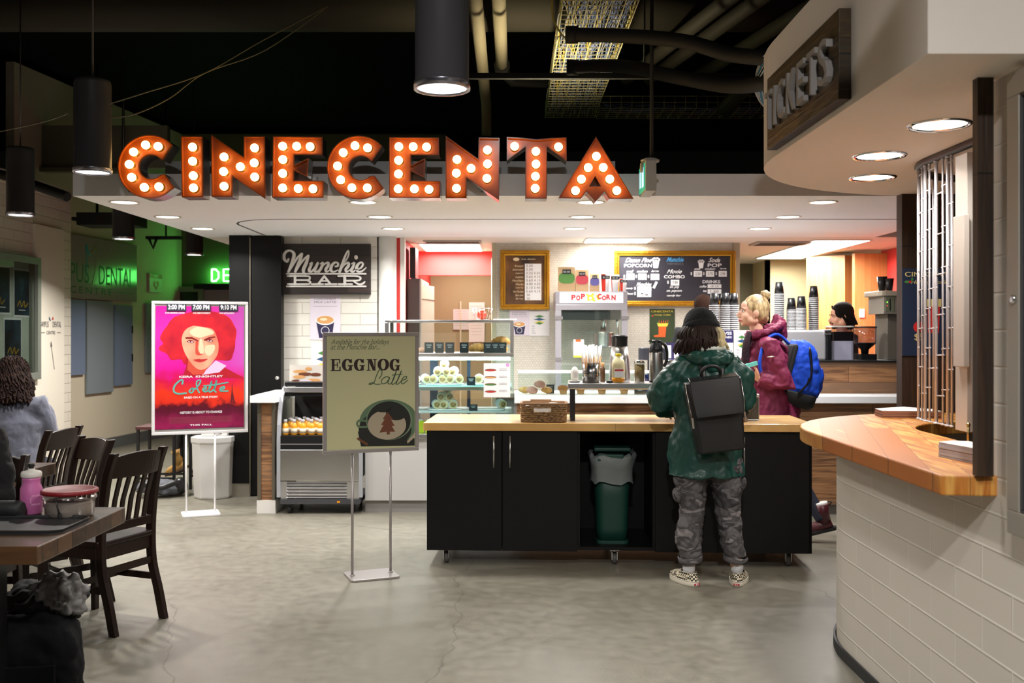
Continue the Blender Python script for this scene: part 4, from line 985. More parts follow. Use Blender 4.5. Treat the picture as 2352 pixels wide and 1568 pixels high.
CG = mat('print_cupgreen', S(96, 122, 92), 0.5); CD = mat('print_cupdark', S(26, 28, 22), 0.5); CF = mat('print_foam', S(178, 164, 140), 0.5)
b.use(CD); b.poly([ec(p) for p in ((430, 1250), (560, 1200), (1000, 1340), (1140, 1330), (1140, 1425), (470, 1435))], -0.0078)
dsk(820, 1130, 370, 280, CG, -0.0081); dsk(770, 1220, 330, 230, CD, -0.0083)
dsk(820, 1110, 290, 245, mat('print_rim', S(120, 142, 112), 0.5), -0.0086); dsk(815, 1112, 272, 240, CD, -0.0088)
dsk(790, 1165, 240, 185, CF, -0.009); dsk(905, 1020, 130, 90, CD, -0.0091); dsk(740, 960, 110, 50, CD, -0.0091)
b.use(CG); b.stroke([ec(p) for p in ((540, 1120), (450, 1110), (420, 1150), (450, 1190), (545, 1190))], 24 / 1180 * .602, -0.0094, -0.0088); 
b.use(PBR); b.poly([ec(p) for p in ((795, 1005), (865, 1095), (838, 1095), (885, 1180), (850, 1180), (893, 1252), (825, 1252), (825, 1285), (785, 1285), (785, 1252), (695, 1262), (745, 1168), (715, 1165), (760, 1095), (735, 1095))], -0.0096)
b.use(PBR); b.poly([ec(p) for p in ((415, 1340), (430, 1320), (560, 1400), (540, 1425))], -0.0092)
b.use(CF); b.poly([ec(p) for p in ((1040, 1370), (1135, 1270), (1140, 1320), (1050, 1400))], -0.0092)
b.build('poster', eg)

co = stand('movie_poster_stand', 'white framed movie poster with a red haired portrait on a two pole floor stand', (-2.58, 8.25, 0), R(22), 0.765, 0.668, 1.763, 0.115, (0.30, 0.24), M_WFR, 0.024)
def pc(p):
    u_ = (p[0] - 42 - 12 * p[1] / 1540) / 1115; v_ = (p[1] - 6 - 6 * u_) / (1558 - 50 * u_); return (-0.3825 + u_ * 0.765, 1.763 - v_ * 1.095)
def poster_bg():
    m = bpy.data.materials.new('poster_magenta'); m.use_nodes = True; nt = m.node_tree; bs = nt.nodes['Principled BSDF']
    tc = N(nt, 'ShaderNodeTexCoord'); sp = N(nt, 'ShaderNodeSeparateXYZ'); nz = N(nt, 'ShaderNodeTexNoise'); nz.inputs['Scale'].default_value = 14; nz.inputs['Detail'].default_value = 6
    nt.links.new(tc.outputs['Object'], sp.inputs[0]); nt.links.new(tc.outputs['Object'], nz.inputs['Vector'])
    mr = N(nt, 'ShaderNodeMapRange'); mr.inputs[1].default_value = 0.69; mr.inputs[2].default_value = 1.73; nt.links.new(sp.outputs['Z'], mr.inputs[0])
    ad = N(nt, 'ShaderNodeMath', operation='MULTIPLY_ADD'); ad.inputs[1].default_value = 0.16; nt.links.new(nz.outputs['Fac'], ad.inputs[0]); nt.links.new(mr.outputs[0], ad.inputs[2])
    ad2 = N(nt, 'ShaderNodeMath', operation='SUBTRACT'); ad2.inputs[1].default_value = 0.08; nt.links.new(ad.outputs[0], ad2.inputs[0])
    cr = N(nt, 'ShaderNodeValToRGB'); el = cr.color_ramp.elements
    st = [(0.0, S(120, 16, 70)), (0.06, S(150, 22, 78)), (0.15, S(96, 8, 44)), (0.20, S(84, 6, 26)), (0.235, S(216, 44, 24)), (0.32, S(226, 52, 24)), (0.40, S(206, 14, 66)), (0.5, S(216, 16, 150)), (0.75, S(222, 50, 172)), (1.0, S(206, 24, 140))]
    while len(el) < len(st): el.new(0.5)
    for e, (p, c_) in zip(el, st): e.position = p; e.color = c_
    nt.links.new(ad2.outputs[0], cr.inputs[0])
    # paler violet on the right half
    mx = N(nt, 'ShaderNodeMix', data_type='RGBA'); mx.inputs[7].default_value = S(196, 92, 190)
    ma = N(nt, 'ShaderNodeMapRange'); ma.inputs[1].default_value = 0.05; ma.inputs[2].default_value = 0.36; ma.inputs[3].default_value = 0; ma.inputs[4].default_value = 0.8; nt.links.new(sp.outputs['X'], ma.inputs[0])
    mz = N(nt, 'ShaderNodeMapRange'); mz.inputs[1].default_value = 1.12; mz.inputs[2].default_value = 1.25; nt.links.new(sp.outputs['Z'], mz.inputs[0])
    mu = N(nt, 'ShaderNodeMath', operation='MULTIPLY'); nt.links.new(ma.outputs[0], mu.inputs[0]); nt.links.new(mz.outputs[0], mu.inputs[1])
    nt.links.new(mu.outputs[0], mx.inputs[0]); nt.links.new(cr.outputs[0], mx.inputs[6]); nt.links.new(mx.outputs[2], bs.inputs['Base Color']); bs.inputs['Roughness'].default_value = 0.3
    return m
b = MB(poster_bg()); b.poly([pc(p) for p in ((88, 1500), (1118, 1460), (1108, 66), (88, 62))], -0.008)
def pp(pts, m, y, sm=0):
    b.use(m); q = [pc(p) for p in pts]
    if sm: q = smooth_pts(q + [q[0]], sm)[:-1]
    b.poly(q, y)
HR = ramp_mat('print_hair', [(0.3, S(168, 8, 40)), (0.7, S(226, 34, 44))], (1, 1, 1), 7, 6, 0.4)
hair = [(300, 190), (420, 150), (560, 120), (700, 118), (850, 150), (940, 200), (985, 270), (1022, 350), (1010, 450), (1005, 540), (985, 610), (960, 680), (900, 695), (820, 690), (560, 700), (420, 740), (380, 680), (270, 690), (220, 620), (140, 580), (130, 540), (175, 500), (140, 440), (170, 360), (215, 300), (250, 240)]
pp(hair, HR, -0.0084, 3)
SK = ramp_mat('print_skin', [(0.3, S(214, 92, 66)), (0.75, S(246, 196, 160))], (1, 1, 1), 3.5, 2, 0.4); SKS = mat('print_skinshade', S(206, 74, 56), 0.4); SKL = mat('print_skinlight', S(246, 204, 168), 0.4); SKD = mat('print_skindark', S(128, 22, 24), 0.4)
pp([(430, 560), (560, 720), (700, 740), (780, 700), (860, 760), (1110, 890), (1112, 900), (400, 880), (440, 760)], mat('print_dress', S(176, 16, 36), 0.4), -0.0085)
pp([(780, 690), (905, 752), (820, 830), (620, 860), (640, 830)], mat('print_collar', S(226, 190, 220), 0.4), -0.0087)
pp([(470, 620), (640, 770), (690, 760), (640, 850), (520, 860), (450, 800)], SKS, -0.0088)
pp([(520, 290), (620, 305), (740, 330), (790, 420), (812, 520), (800, 620), (745, 710), (690, 770), (620, 800), (550, 780), (470, 690), (410, 580), (385, 470), (400, 380), (450, 320)], SK, -0.009, 4)
pp([(560, 300), (650, 310), (740, 350), (745, 385), (660, 410), (590, 430), (500, 400), (480, 350)], SKL, -0.0092, 4)
pp([(590, 450), (620, 450), (640, 600), (600, 610), (585, 560)], SKL, -0.0092, 3); pp([(660, 520), (760, 510), (760, 580), (700, 640), (650, 590)], SKL, -0.0092, 3)
pp([(545, 470), (575, 480), (570, 560), (600, 615), (640, 612), (600, 632), (545, 615)], SKS, -0.0094, 3)
for pts in ([(425, 425), (500, 420), (580, 462), (575, 475), (500, 445), (430, 445)], [(640, 448), (700, 420), (770, 412), (775, 425), (700, 442), (645, 468)]): pp(pts, SKD, -0.0096)
for cx, cy in ((485, 475), (705, 462)):
    pp([(cx - 45, cy), (cx - 15, cy - 20), (cx + 20, cy - 16), (cx + 42, cy + 8), (cx, cy + 20)], SKD, -0.0096, 3); pp([(cx - 28, cy + 2), (cx, cy - 10), (cx + 30, cy + 6), (cx, cy + 13)], PW, -0.0098, 3); pp([(cx - 10, cy - 10), (cx + 10, cy - 10), (cx + 12, cy + 8), (cx - 10, cy + 8)], SKD, -0.01, 3)
pp([(515, 685), (590, 672), (610, 678), (690, 672), (640, 705), (590, 715), (550, 705)], mat('print_lips', S(196, 44, 48), 0.35), -0.0096, 3); pp([(515, 684), (600, 692), (690, 673), (600, 688)], SKD, -0.0098)
pp([(955, 1180), (968, 1050), (975, 930), (982, 1050), (1010, 1180), (990, 1180), (980, 1140), (970, 1180)], mat('print_tower', S(96, 20, 30), 0.4), -0.0086)
b.use(mat('print_teal', S(88, 172, 160), 0.5))
def cs(pts, wd=17): b.stroke([pc(p) for p in pts], wd / 1115 * .765, -0.0104, -0.0095, 6)
cs([(395, 965), (400, 925), (370, 925), (310, 985), (300, 1050), (345, 1078), (440, 1072)], 20)
cs([(505, 1015), (475, 1050), (500, 1068), (525, 1040), (505, 1012), (550, 1020), (600, 950), (600, 920), (560, 940), (565, 1010), (590, 1065)], 17)
cs([(635, 1045), (670, 1020), (660, 1000), (630, 1030), (660, 1055), (710, 1020), (735, 930), (700, 1030), (720, 1055), (770, 1010), (790, 920), (765, 1030), (785, 1058)]); cs([(640, 985), (760, 975), (925, 945)], 14); cs([(830, 1035), (880, 1015), (880, 995), (840, 1010), (840, 1045), (925, 1045)])
b.use(PW)
for t, cx, cy, ww, hh in (('KEIRA  KNIGHTLEY', 612, 890, 505, 24), ('BASED ON A TRUE STORY', 612, 1130, 390, 24), ('HISTORY IS ABOUT TO CHANGE', 615, 1305, 485, 27), ('THIS FALL', 615, 1447, 260, 18), ('STAR MAKING CHARM', 305, 152, 220, 18), ('AND EMPOWERMENT', 612, 152, 205, 18), ('AND INTELLIGENT', 905, 152, 175, 18)):
    x, z = pc((cx, cy)); b.text(t, x, z, hh / 1540 * 1.095, -0.0102, w=ww / 1115 * .765, anchor='c', bold=.02)
b.use(mat('print_dimtext', S(150, 50, 76), 0.5))
for k in range(6):
    x, z = pc((615, 1345 + k * 13)); b.box(x - .25, x + .25, -.0095, -.009, z - .0025, z + .0015)
for (cx, t) in ((322, '3:00 PM'), (605, '7:00 PM'), (924, '9:10 PM')):
    pp([(cx - 112, 122), (cx + 110, 122), (cx + 110, 40), (cx - 112, 40)], mat('print_label', S(44, 46, 58), 0.4), -0.0155)
    b.use(PW); x, z = pc((cx, 104)); b.text(t, x, z, 56 / 1540 * 1.095, -0.016, w=190 / 1115 * .765, anchor='c', bold=.03)
b.build('poster', co)

# ------------------------------------------------------------- condiment cart
A_ = Vector((-0.552, 6.44)); cang = math.atan2(-0.11, 2.459); CL = 2.461
cart = root('condiment_cart', 'long black cabinet on castors with a light wood top in front of the bar', 'cart', (A_.x, A_.y, 0), cang)
M_TOP = plank_mat('cart_maple', [S(198, 146, 78), S(222, 174, 106), S(236, 198, 138)], (1.4, 0.045), (3, 50, 3), 0.28, 0.05, gap=0.0006, coat=0.5, xz=False, var=1.2)
b = MB(M_TOP); b.box(-0.02, CL + .02, -0.02, 0.68, 0.872, 0.923); b.build('worktop', cart, bevel=0.004)
b = MB(M_PANEL)
b.box(0, 0.018, 0.02, 0.66, 0.103, 0.872); b.box(CL - .018, CL, 0.0, 0.66, 0.103, 0.872); b.box(0.018, CL - .018, 0.02, 0.66, 0.103, 0.125); b.box(0.018, CL - .018, 0.64, 0.66, 0.125, 0.872)
b.box(0.972, 0.99, 0.02, 0.64, 0.125, 0.872); b.box(1.455, 1.473, 0.02, 0.64, 0.125, 0.872); b.box(0.018, 0.972, 0.03, 0.64, 0.84, 0.872); b.box(1.473, CL - .018, 0.03, 0.64, 0.84, 0.872); b.box(0.99, 1.455, 0.03, 0.64, 0.862, 0.872)
b.build('carcass', cart)
for x0, x1, hx in ((0.0, 0.486, 0.437), (0.490, 0.973, 0.541), (1.47, 1.985, None), (1.990, CL, 2.03)):
    b = MB(M_PANEL); b.box(x0 + .001, x1, 0.0, 0.018, 0.098, 0.868); d_ = b.build('door', cart, bevel=0.0015)
    if hx:
        b = MB(M_STEEL); b.cyl((hx, -0.03, 0.635), (hx, -0.03, 0.84), 0.0055, n=10)
        for zz in (0.66, 0.815): b.cyl((hx, -0.03, zz), (hx, 0, zz), 0.004, n=8)
        b.build('handle', d_)
def caster_geo(o, x, y):
    b = MB(M_STEEL); b.box(-.03, .03, -.03, .03, 0.092, 0.103); b.cyl((0, 0, .092), (0, 0, .082), .016)
    for s_ in (-1, 1): b.hull2([(s_ * .017 - .002, -.026), (s_ * .017 + .002, -.026), (s_ * .017 + .002, .02), (s_ * .017 - .002, .02)], .03, .084)
    c = b.build('caster', o); c.location = (x, y, 0)
    b = MB(mat('wheel_grey', (0.09, 0.085, 0.08, 1), 0.5)); b.cyl((-.013, .005, .038), (.013, .005, .038), .038, n=24); b.use(M_STEEL); b.cyl((-.019, .005, .038), (.019, .005, .038), .01, n=10); b.build('wheel', c)
    return c
for x, y in ((0.12, 0.09), (1.215, 0.09), (2.33, 0.09), (0.12, 0.58), (1.19, 0.58), (2.27, 0.58)): caster_geo(cart, x, y)
def cw(x, y): v_ = Vector((x, y, 0)); v_.rotate(Euler((0, 0, cang))); return (A_.x + v_.x, A_.y + v_.y)
tb = root('trash_bin', 'dark green bin with a pale liner standing inside the open bay of the black cart', 'bin', (*cw(1.205, 0.26), 0.126), cang)
M_BING = mat('bin_green', (0.006, 0.05, 0.034, 1), 0.5)
b = MB(M_BING); b.bbox(-.105, .105, -.15, .15, 0, 0.02, .03); 
rs = []
for z, k in ((0.02, .9), (0.1, .93), (0.3, .98), (0.5, 1.08)): rs.append([(x * k, y * k, z) for x, y in [(.115 * math.copysign(abs(cos(a)) ** .5, cos(a)), .16 * math.copysign(abs(sin(a)) ** .5, sin(a))) for a in [2 * pi * i / 28 for i in range(28)]]])
b.rings(rs); b.build('bin_body', tb)
b = MB(mat('liner_plastic', S(116, 122, 120), 0.5, bump=.4, bscale=25))
rs = []
for z, k in ((0.40, 1.16), (0.45, 1.14), (0.50, 1.2), (0.565, 1.3), (0.585, 1.2), (0.57, 1.05)): rs.append([((x + .012 * noise.noise(Vector((x * 20, y * 20, z * 9)))) * k, y * k, z + .012 * sin(i * 1.3)) for i, (x, y) in enumerate([(.12 * math.copysign(abs(cos(a)) ** .5, cos(a)), .165 * math.copysign(abs(sin(a)) ** .5, sin(a))) for a in [2 * pi * i / 36 for i in range(36)]])])
b.rings(rs, cap=False); b.build('liner', tb)
b = MB(M_BING); b.box(-.1, .07, -.205, -.16, .545, .59); b.box(-.12, .12, -.14, .17, .6, .625); b.build('lid', tb, bevel=.008)

# metal shelf over the cart with its jars
SHY = 6.56
r_ = root('serving_shelf', 'stainless shelf on black legs standing on the cart worktop', 'shelf', (0.37, SHY, 0.923), cang)
b = MB(M_STEEL); b.box(0, 1.1, 0, 0.32, 0.208, 0.247); b.build('shelf_top', r_, bevel=.006)
for x, y in ((.03, .03), (1.07, .03), (.03, .29), (1.07, .29)):
    b = MB(M_BLK); b.box(x - .016, x + .016, y - .016, y + .016, 0, .208); b.build('leg', r_)
ST = 0.923 + 0.2475
def on_shelf(px, y): return (X(px, y), y, ST)
o = root('straw_holder', 'perforated steel canister of stir sticks and wrapped straws on the shelf', 'canister', on_shelf(1357, 6.66))
b = MB(mat('dark_steel', (0.42, 0.41, 0.42, 1), 0.25, 1)); b.lathe([(.057, 0), (.057, .134), (.054, .134), (.054, .01)], n=32, cap=True)
b.use(M_BLK)
for k in range(14):
    for j in range(6):
        if j == 3: continue
        a = 2 * pi * k / 14 - pi / 2 + .1; zz = .03 + j * .016; b.tube([(.0572 * cos(a), .0572 * sin(a), zz), (.0578 * cos(a), .0578 * sin(a), zz)], .0028, 6)
b.build('canister_body', o)
random.seed(11)
b = MB(mat('stick_wood', S(222, 174, 126), 0.7))
for k in range(36):
    a = random.uniform(0, 2 * pi); q = random.uniform(.6, 1) ** .5 * .05; b.tube([(q * cos(a), q * sin(a), .02), (q * 1.35 * cos(a), q * 1.35 * sin(a), .165 + random.uniform(-.008, .014))], (.0035), 5)
b.build('stir_sticks', o)['kind'] = 'stuff'
b = MB(mat('straw_paper', S(246, 244, 240), 0.6))
for k in range(44):
    a = random.uniform(0, 2 * pi); q = random.uniform(0, 1) ** .5 * .038; b.tube([(q * cos(a), q * sin(a), .02), (q * 2.0 * cos(a), q * 1.6 * sin(a), .245 + random.uniform(-.015, .012))], (.0042), 5)
b.build('wrapped_straws', o)['kind'] = 'stuff'
o = root('honey_bottle', 'squat plastic bottle of honey with a yellow cap on the shelf', 'bottle', on_shelf(1420, 6.64))
b = MB(mat('bottle_cream', S(236, 226, 180), 0.3, coat=.3)); b.lathe([(.036, 0), (.043, .006), (.043, .12), (.038, .15), (.02, .168), (.018, .176)], n=24); b.build('bottle_body', o)
b = MB(mat('honey', S(222, 142, 24), 0.25)); b.lathe([(.0435, .004), (.0435, .034)], n=24); b.build('honey_fill', o)
b = MB(mat('cap_yellow', S(238, 206, 30), 0.4)); b.lathe([(.0185, .172), (.0185, .19), (.015, .195)], n=16); b.build('cap', o)
b = MB(PW); b.box(-.028, .03, -.0445, -.040, .04, .095); b.use(REDP); b.box(-.028, .03, -.0455, -.044, .078, .09); b.build('bottle_label', o)
def shaker(px, y, lab, m, nm='spice_shaker'):
    o = root(nm, lab, 'shaker', on_shelf(px, y))
    b = MB(m); b.lathe([(.033, .004), (.033, .12)], n=20); b.build('contents', o)
    b = MB(glass_mat('jar_glass', (.93, .96, .95, 1), .3)); b.lathe([(.036, 0), (.037, .13), (.034, .135)], n=24); b.build('glass_jar', o)
    b = MB(M_CHROME); b.lathe([(.037, .128), (.037, .142), (.028, .15)], n=24); b.build('lid', o)
shaker(1469, 6.68, 'glass shaker of brown spice between the honey and the black topped flask', mat('spice', S(128, 104, 54), 0.8))
shaker(1540, 6.74, 'glass shaker beside the green coat, half hidden', mat('sugar', S(206, 202, 190), 0.8))
o = root('syrup_bottle', 'small brown bottle right behind the straw canister', 'bottle', on_shelf(1384, 6.78))
b = MB(mat('amber', S(92, 62, 34), 0.3)); b.lathe([(.018, 0), (.018, .09), (.011, .105)], n=14); b.build('bottle_body', o)
b = MB(mat('cork', S(206, 160, 110), 0.7)); b.lathe([(.012, .103), (.012, .13)], n=12); b.build('cap', o)
o = root('sugar_dispenser', 'white dispenser standing on a small dish at the left end of the shelf', 'dispenser', on_shelf(1320, 6.68))
b = MB(mat('porcelain', S(240, 236, 228), 0.25)); b.lathe([(.03, 0), (.045, .012), (.047, .014)], n=20); b.build('dish', o)
b = MB(mat('porcelain', S(240, 236, 228))); b.lathe([(.02, .014), (.026, .03), (.026, .07), (.018, .095), (.006, .105)], n=18); b.build('dispenser_body', o)
b = MB(M_BLK); b.lathe([(.022, 0), (.022, .012), (.02, .015)], n=18); o = b.thing('jar_lid', 'loose black lid lying left of the honey bottle', 'lid', loc=None) if False else b.build('jar_lid'); o.location = on_shelf(1400, 6.60); tag(o, 'loose black lid lying left of the honey bottle', 'lid')
def thermos(px, y, lab, taper, h, pump):
    o = root('coffee_thermos', lab, 'thermos', on_shelf(px, y))
    b = MB(M_STEEL)
    if taper: b.lathe([(.072, 0), (.074, .01), (.074, .04), (.066, .15), (.052, h - .07)], n=32)
    else: b.lathe([(.045, 0), (.047, .012), (.047, h - .09), (.045, h - .08)], n=32)
    b.build('flask_body', o)
    b = MB(M_BLK)
    if taper: b.lathe([(.053, h - .075), (.055, h - .07), (.055, h - .02), (.058, h - .012), (.056, h), (.03, h + .002)], n=28)
    else: b.lathe([(.0475, h - .085), (.046, h - .06), (.034, h - .025), (.03, h - .015), (.033, h - .008), (.026, h)], n=28); b.box(-.05, -.03, -.008, .008, h - .012, h - .004)
    b.build('lid', o)
    if not taper:
        b = MB(M_BLK); b.tube(smooth_pts([(.03, 0, h - .02), (.06, 0, h - .035), (.072, 0, h - .08), (.07, 0, h - .14), (.052, 0, h - .18)], 5), (.011), 10); b.build('handle', o)
        b = MB(M_BLK); b.lathe([(.0475, 0), (.0478, .014)], n=28); b.build('base_ring', o)
thermos(1423, 6.8, 'tapered steel coffee airpot behind the honey bottle', True, .315, True)
thermos(1507, 6.7, 'steel thermos jug with a black top and curved handle beside the green coat', False, .285, False)
# wicker basket
def weave_mat():
    m = ramp_mat('wicker', [(0.35, S(84, 56, 32)), (0.65, S(190, 150, 102))], (40, 40, 160), 1.2, 3, 0.7, 0, 1.0)
    return m
wk = root('wicker_basket', 'low brown wicker basket of napkins on the left part of the cart', 'basket', (*cw(0.755, 0.14), .923), cang)
b = MB(weave_mat()); random.seed(2)
def rrect(hx, hy, r, n=5):
    pts = []
    for cx, cy, a0 in ((hx - r, hy - r, 0), (-hx + r, hy - r, 90), (-hx + r, -hy + r, 180), (hx - r, -hy + r, 270)):
        for k in range(n + 1): a = R(a0 + 90 * k / n); pts.append((cx + r * cos(a), cy + r * sin(a)))
    return pts
for j in range(8):
    z = .008 + j * .0135; k = 1 + .03 * j / 8; q = rrect(.142 * k, .1 * k, .03)
    den = []
    for i in range(len(q)):
        p0, p1 = q[i], q[(i + 1) % len(q)]; L_ = math.dist(p0, p1); n_ = max(1, int(L_ / .016))
        for t in range(n_): den.append((p0[0] + (p1[0] - p0[0]) * t / n_, p0[1] + (p1[1] - p0[1]) * t / n_))
    pts = [(x * (1 + .022 * (-1) ** (i + j)), y * (1 + .03 * (-1) ** (i + j)), z + random.uniform(-.001, .001)) for i, (x, y) in enumerate(den)]
    front_gap = j in (5, 6)
    if front_gap: pts2 = [p for p in pts if not (p[1] < 0 and -.055 < p[0] < .045)]; k0 = next((i for i in range(len(pts2)) if math.dist(pts2[i], pts2[i - 1]) > .05), 0); pts2 = pts2[k0:] + pts2[:k0]; b.tube(pts2, .0068, 6)
    else: b.tube(pts + [pts[0]], .0068, 6)
b.use(mat('wicker_rim', S(138, 100, 64), 0.7)); q = rrect(.148, .105, .03); b.tube([(x, y, .118) for x, y in q] + [(q[0][0], q[0][1], .118)], .0085, 8)
b.box(-.09, .05, .1, .112, .118, .135); b.use(weave_mat()); b.bbox(-.138, .138, -.096, .096, 0, .008, .03); b.build('basket_weave', wk)
b = MB(mat('basket_liner_white', S(244, 242, 238), 0.7)); b.bbox(-.12, .12, -.085, .085, .01, .1, .02); b.ball((.06, .0, .108), (.05, .05, .014)); b.ball((.1, -.02, .106), (.03, .04, .012))
o = b.build('napkins'); o.location = wk.location; o.rotation_euler = wk.rotation_euler; tag(o, 'white folded napkins filling the wicker basket', 'napkins')
# napkin dispenser
o = root('napkin_dispenser', 'dark metal napkin dispenser behind the green coat on the cart', 'dispenser', (*cw(2.1, .28), .923), cang)
b = MB(mat('dispenser_dark', (.09, .085, .08, 1), .35, .6)); b.box(-.1, .075, -.05, .1, 0, .155); b.build('dispenser_body', o, bevel=.006)
b = MB(M_ALU); b.frame(-.1, .076, .002, .175, .006, -.056, -.05); b.box(-.1, .076, -.056, .1, .155, .175); b.build('metal_edge', o, bevel=.004)
b = MB(mat('leather_brown', S(120, 80, 58), 0.55, bump=.3, bscale=60)); b.at((*cw(2.03, .14), .9235)); 
b.rings([[(x * k, y * k, z) for x, y in rrect(.05, .035, .02, 3)] for z, k in ((0, .95), (.012, 1), (.02, 1), (.03, .9))]); b.at(); b.thing('wallet', 'worn brown leather wallet lying on the cart beside the green coat', 'wallet')
b = MB(mat('phone_dark', (.02, .02, .022, 1), .2)); b.at((*cw(1.94, .2), .924)).bbox(-.04, .04, -.06, .06, 0, .008, .01); b.at(); b.thing('phone', 'dark phone lying on the cart in front of the napkin dispenser', 'phone')
# ------------------------------------------------------------- bar
M_QUARTZ = mat('white_quartz', S(240, 240, 240), 0.25)
r_ = root('bar_counter', 'bar counter clad in reclaimed planks with a white top, right of the display case', 'counter')
b = MB(M_RWOOD); b.box(0.04, 3.3, 8.22, 8.3, 0.085, 0.922); b.build('plank_front', r_)
b = MB(mat('bar_kick', S(140, 136, 132), .5)); b.box(0.04, 3.3, 8.27, 8.35, 0, .085); b.build('kick_plate', r_)
b = MB(M_QUARTZ); b.box(0.02, 3.3, 8.15, 8.95, .925, .985); b.build('white_top', r_, bevel=.004)
r_ = root('coffee_bar', 'raised plank clad coffee bar with a dark top at the right', 'counter')
b = MB(M_RWOOD); b.box(2.28, 3.5, 8.5, 8.56, .985, 1.25); b.build('plank_front', r_)
b = MB(mat('dark_top', (.012, .011, .01, 1), .4)); b.box(2.25, 3.5, 8.48, 9.1, 1.25, 1.268); b.build('dark_top', r_)
r_ = root('end_counter', 'narrow plank clad counter end with a white top left of the bottle fridge', 'counter')
b = MB(M_RWOOD); b.box(-2.10, -1.995, 8.3, 9.1, .11, .92); b.build('plank_front', r_)
b = MB(mat('metal_edge', S(120, 112, 98), .4, .6)); b.box(-2.12, -2.09, 8.29, 9.1, .11, .92); b.box(-2.0, -1.975, 8.29, 9.1, .11, .92); b.build('edge_strip', r_)
b = MB(mat('white_tile_base', S(226, 222, 216), .4)); b.box(-2.125, -1.97, 8.29, 9.1, 0, .11); b.build('tiled_base', r_)
b = MB(M_QUARTZ); b.box(-2.16, -1.95, 8.2, 9.1, .925, .985); b.build('white_top', r_, bevel=.004)
# bottle fridge with curved front
fr = root('bottle_fridge', 'low open bottle fridge with curved glass sides behind the eggnog sign', 'fridge', (-1.95, 8.25, 0))
FW = .71
prof = [(0.0, .14), (0.0, .6), (.015, .74), (.05, .87), (.11, .97), (.19, 1.03), (.24, 1.05)]
M_FW = mat('fridge_silver', S(176, 178, 184), .35, .3)
for x0 in (0.0, FW - .03):
    b = MB(M_FW)
    for i in range(len(prof) - 1):
        (ya, za), (yb, zb) = prof[i], prof[i + 1]; b.quad((x0, ya, za), (x0 + .03, ya, za), (x0 + .03, yb, zb), (x0, yb, zb)); 
        b.quad((x0, ya + .03, za), (x0 + .03, ya + .03, za), (x0 + .03, yb + .03, zb), (x0, yb + .03, zb)); b.quad((x0, ya, za), (x0, ya + .03, za), (x0, yb + .03, zb), (x0, yb, zb)); b.quad((x0 + .03, ya, za), (x0 + .03, ya + .03, za), (x0 + .03, yb + .03, zb), (x0 + .03, yb, zb))
    b.build('side_rail', fr)
for x0 in (.012, FW - .018):
    b = MB(M_GLASS); pts = [(y, z) for y, z in prof[1:]] + [(.6, 1.05), (.6, .6)]
    b.f([b.v((x0, y, z)) for y, z in pts]); b.build('side_glass', fr)
b = MB(M_STEEL); b.box(.03, FW - .03, .0, .03, .28, .535); b.build('steel_panel', fr, bevel=.003)
b = MB(M_BLK); b.box(.03, FW - .03, .005, .04, .535, .65); b.use(M_ALU); b.box(.03, FW - .03, .0, .01, .575, .585); b.build('price_rail', fr)
b = MB(M_ALU)
b.box(.03, .08, .02, .04, .12, .27)
for k in range(5): b.quad((.08, .01, .135 + k * .027), (.58, .01, .135 + k * .027), (.58, .035, .153 + k * .027), (.08, .035, .153 + k * .027)); b.box(.08, .58, .03, .035, .13 + k * .027, .157 + k * .027)
b.box(.58, FW - .03, .02, .04, .12, .27); b.build('louvre_grille', fr)
b = MB(mat('base_dark', (.05, .05, .055, 1), .5)); b.box(.03, FW - .02, .0, .6, .085, .125); b.build('base_tray', fr)
b = MB(M_BLK); b.box(.03, FW - .03, .04, .62, .28, .645); b.box(.03, FW - .03, .58, .62, .645, 1.05); b.use(mat('fridge_back', (.02, .018, .017, 1), .6)); b.box(.03, FW - .03, .56, .58, .65, 1.0); b.build('inner_box', fr)
b = MB(M_BLK); b.box(.02, FW - .02, .2, .62, 1.05, 1.085); b.use(M_ALU); b.box(.02, FW - .02, .16, .2, 1.0, 1.045); b.use(M_BLK); b.box(.02, FW - .02, .19, .24, .965, 1.0); b.build('top_rail', fr, bevel=.004)
b = MB(mat('sticker_orange', S(240, 150, 20), .5)); b.box(.5, .525, -.001, .0, .095, .11); b.build('sticker', fr)
for x, y in ((.1, .06), (.62, .06), (.1, .52), (.62, .52)):
    b = MB(M_BLK); b.cyl((x - .012, y, .035), (x + .012, y, .035), .035, n=16); b.box(x - .02, x + .02, y - .02, y + .02, .05, .088); b.build('caster', fr)
# bottles
def bottle_proto(jm, cm, lab):
    o = root('juice_bottle', lab, 'bottle', group='juice bottles in the fridge')
    b = MB(jm); b.lathe([(.024, 0), (.027, .006), (.027, .07), (.022, .088), (.013, .1), (.0125, .108)], n=14); b.build('bottle_body', o)
    b = MB(PW if False else mat('bottle_label', S(226, 214, 190), .5)); b.lathe([(.0274, .015), (.0274, .055)], n=14); b.build('bottle_label', o)
    b = MB(cm); b.lathe([(.0145, .104), (.0145, .126), (.013, .128)], n=12); b.build('cap', o)
    return o
JY = mat('juice_amber', S(236, 160, 40), .2, coat=.5); JR = mat('juice_red', S(190, 50, 30), .2, coat=.5)
CW_ = mat('cap_grey', S(200, 200, 204), .4); CB_ = mat('cap_blue', S(40, 60, 190), .4)
pA = bottle_proto(JY, CW_, 'amber juice bottle with a grey cap standing in the open fridge')
pB = bottle_proto(JR, CB_, 'red juice bottle with a blue cap standing in the open fridge')
for r0 in range(4):
    for k in range(9):
        right = k >= 5 if r0 else k >= 6
        src = pB if right else pA
        loc = (-1.895 + k * .073 + (.03 if r0 % 2 else 0), 8.33 + r0 * .09, .651 + .0)
        if (r0, k) == (0, 0): pA.location = loc; continue
        if (r0, k) == (0, 6): pB.location = loc; continue
        dup(src, loc)
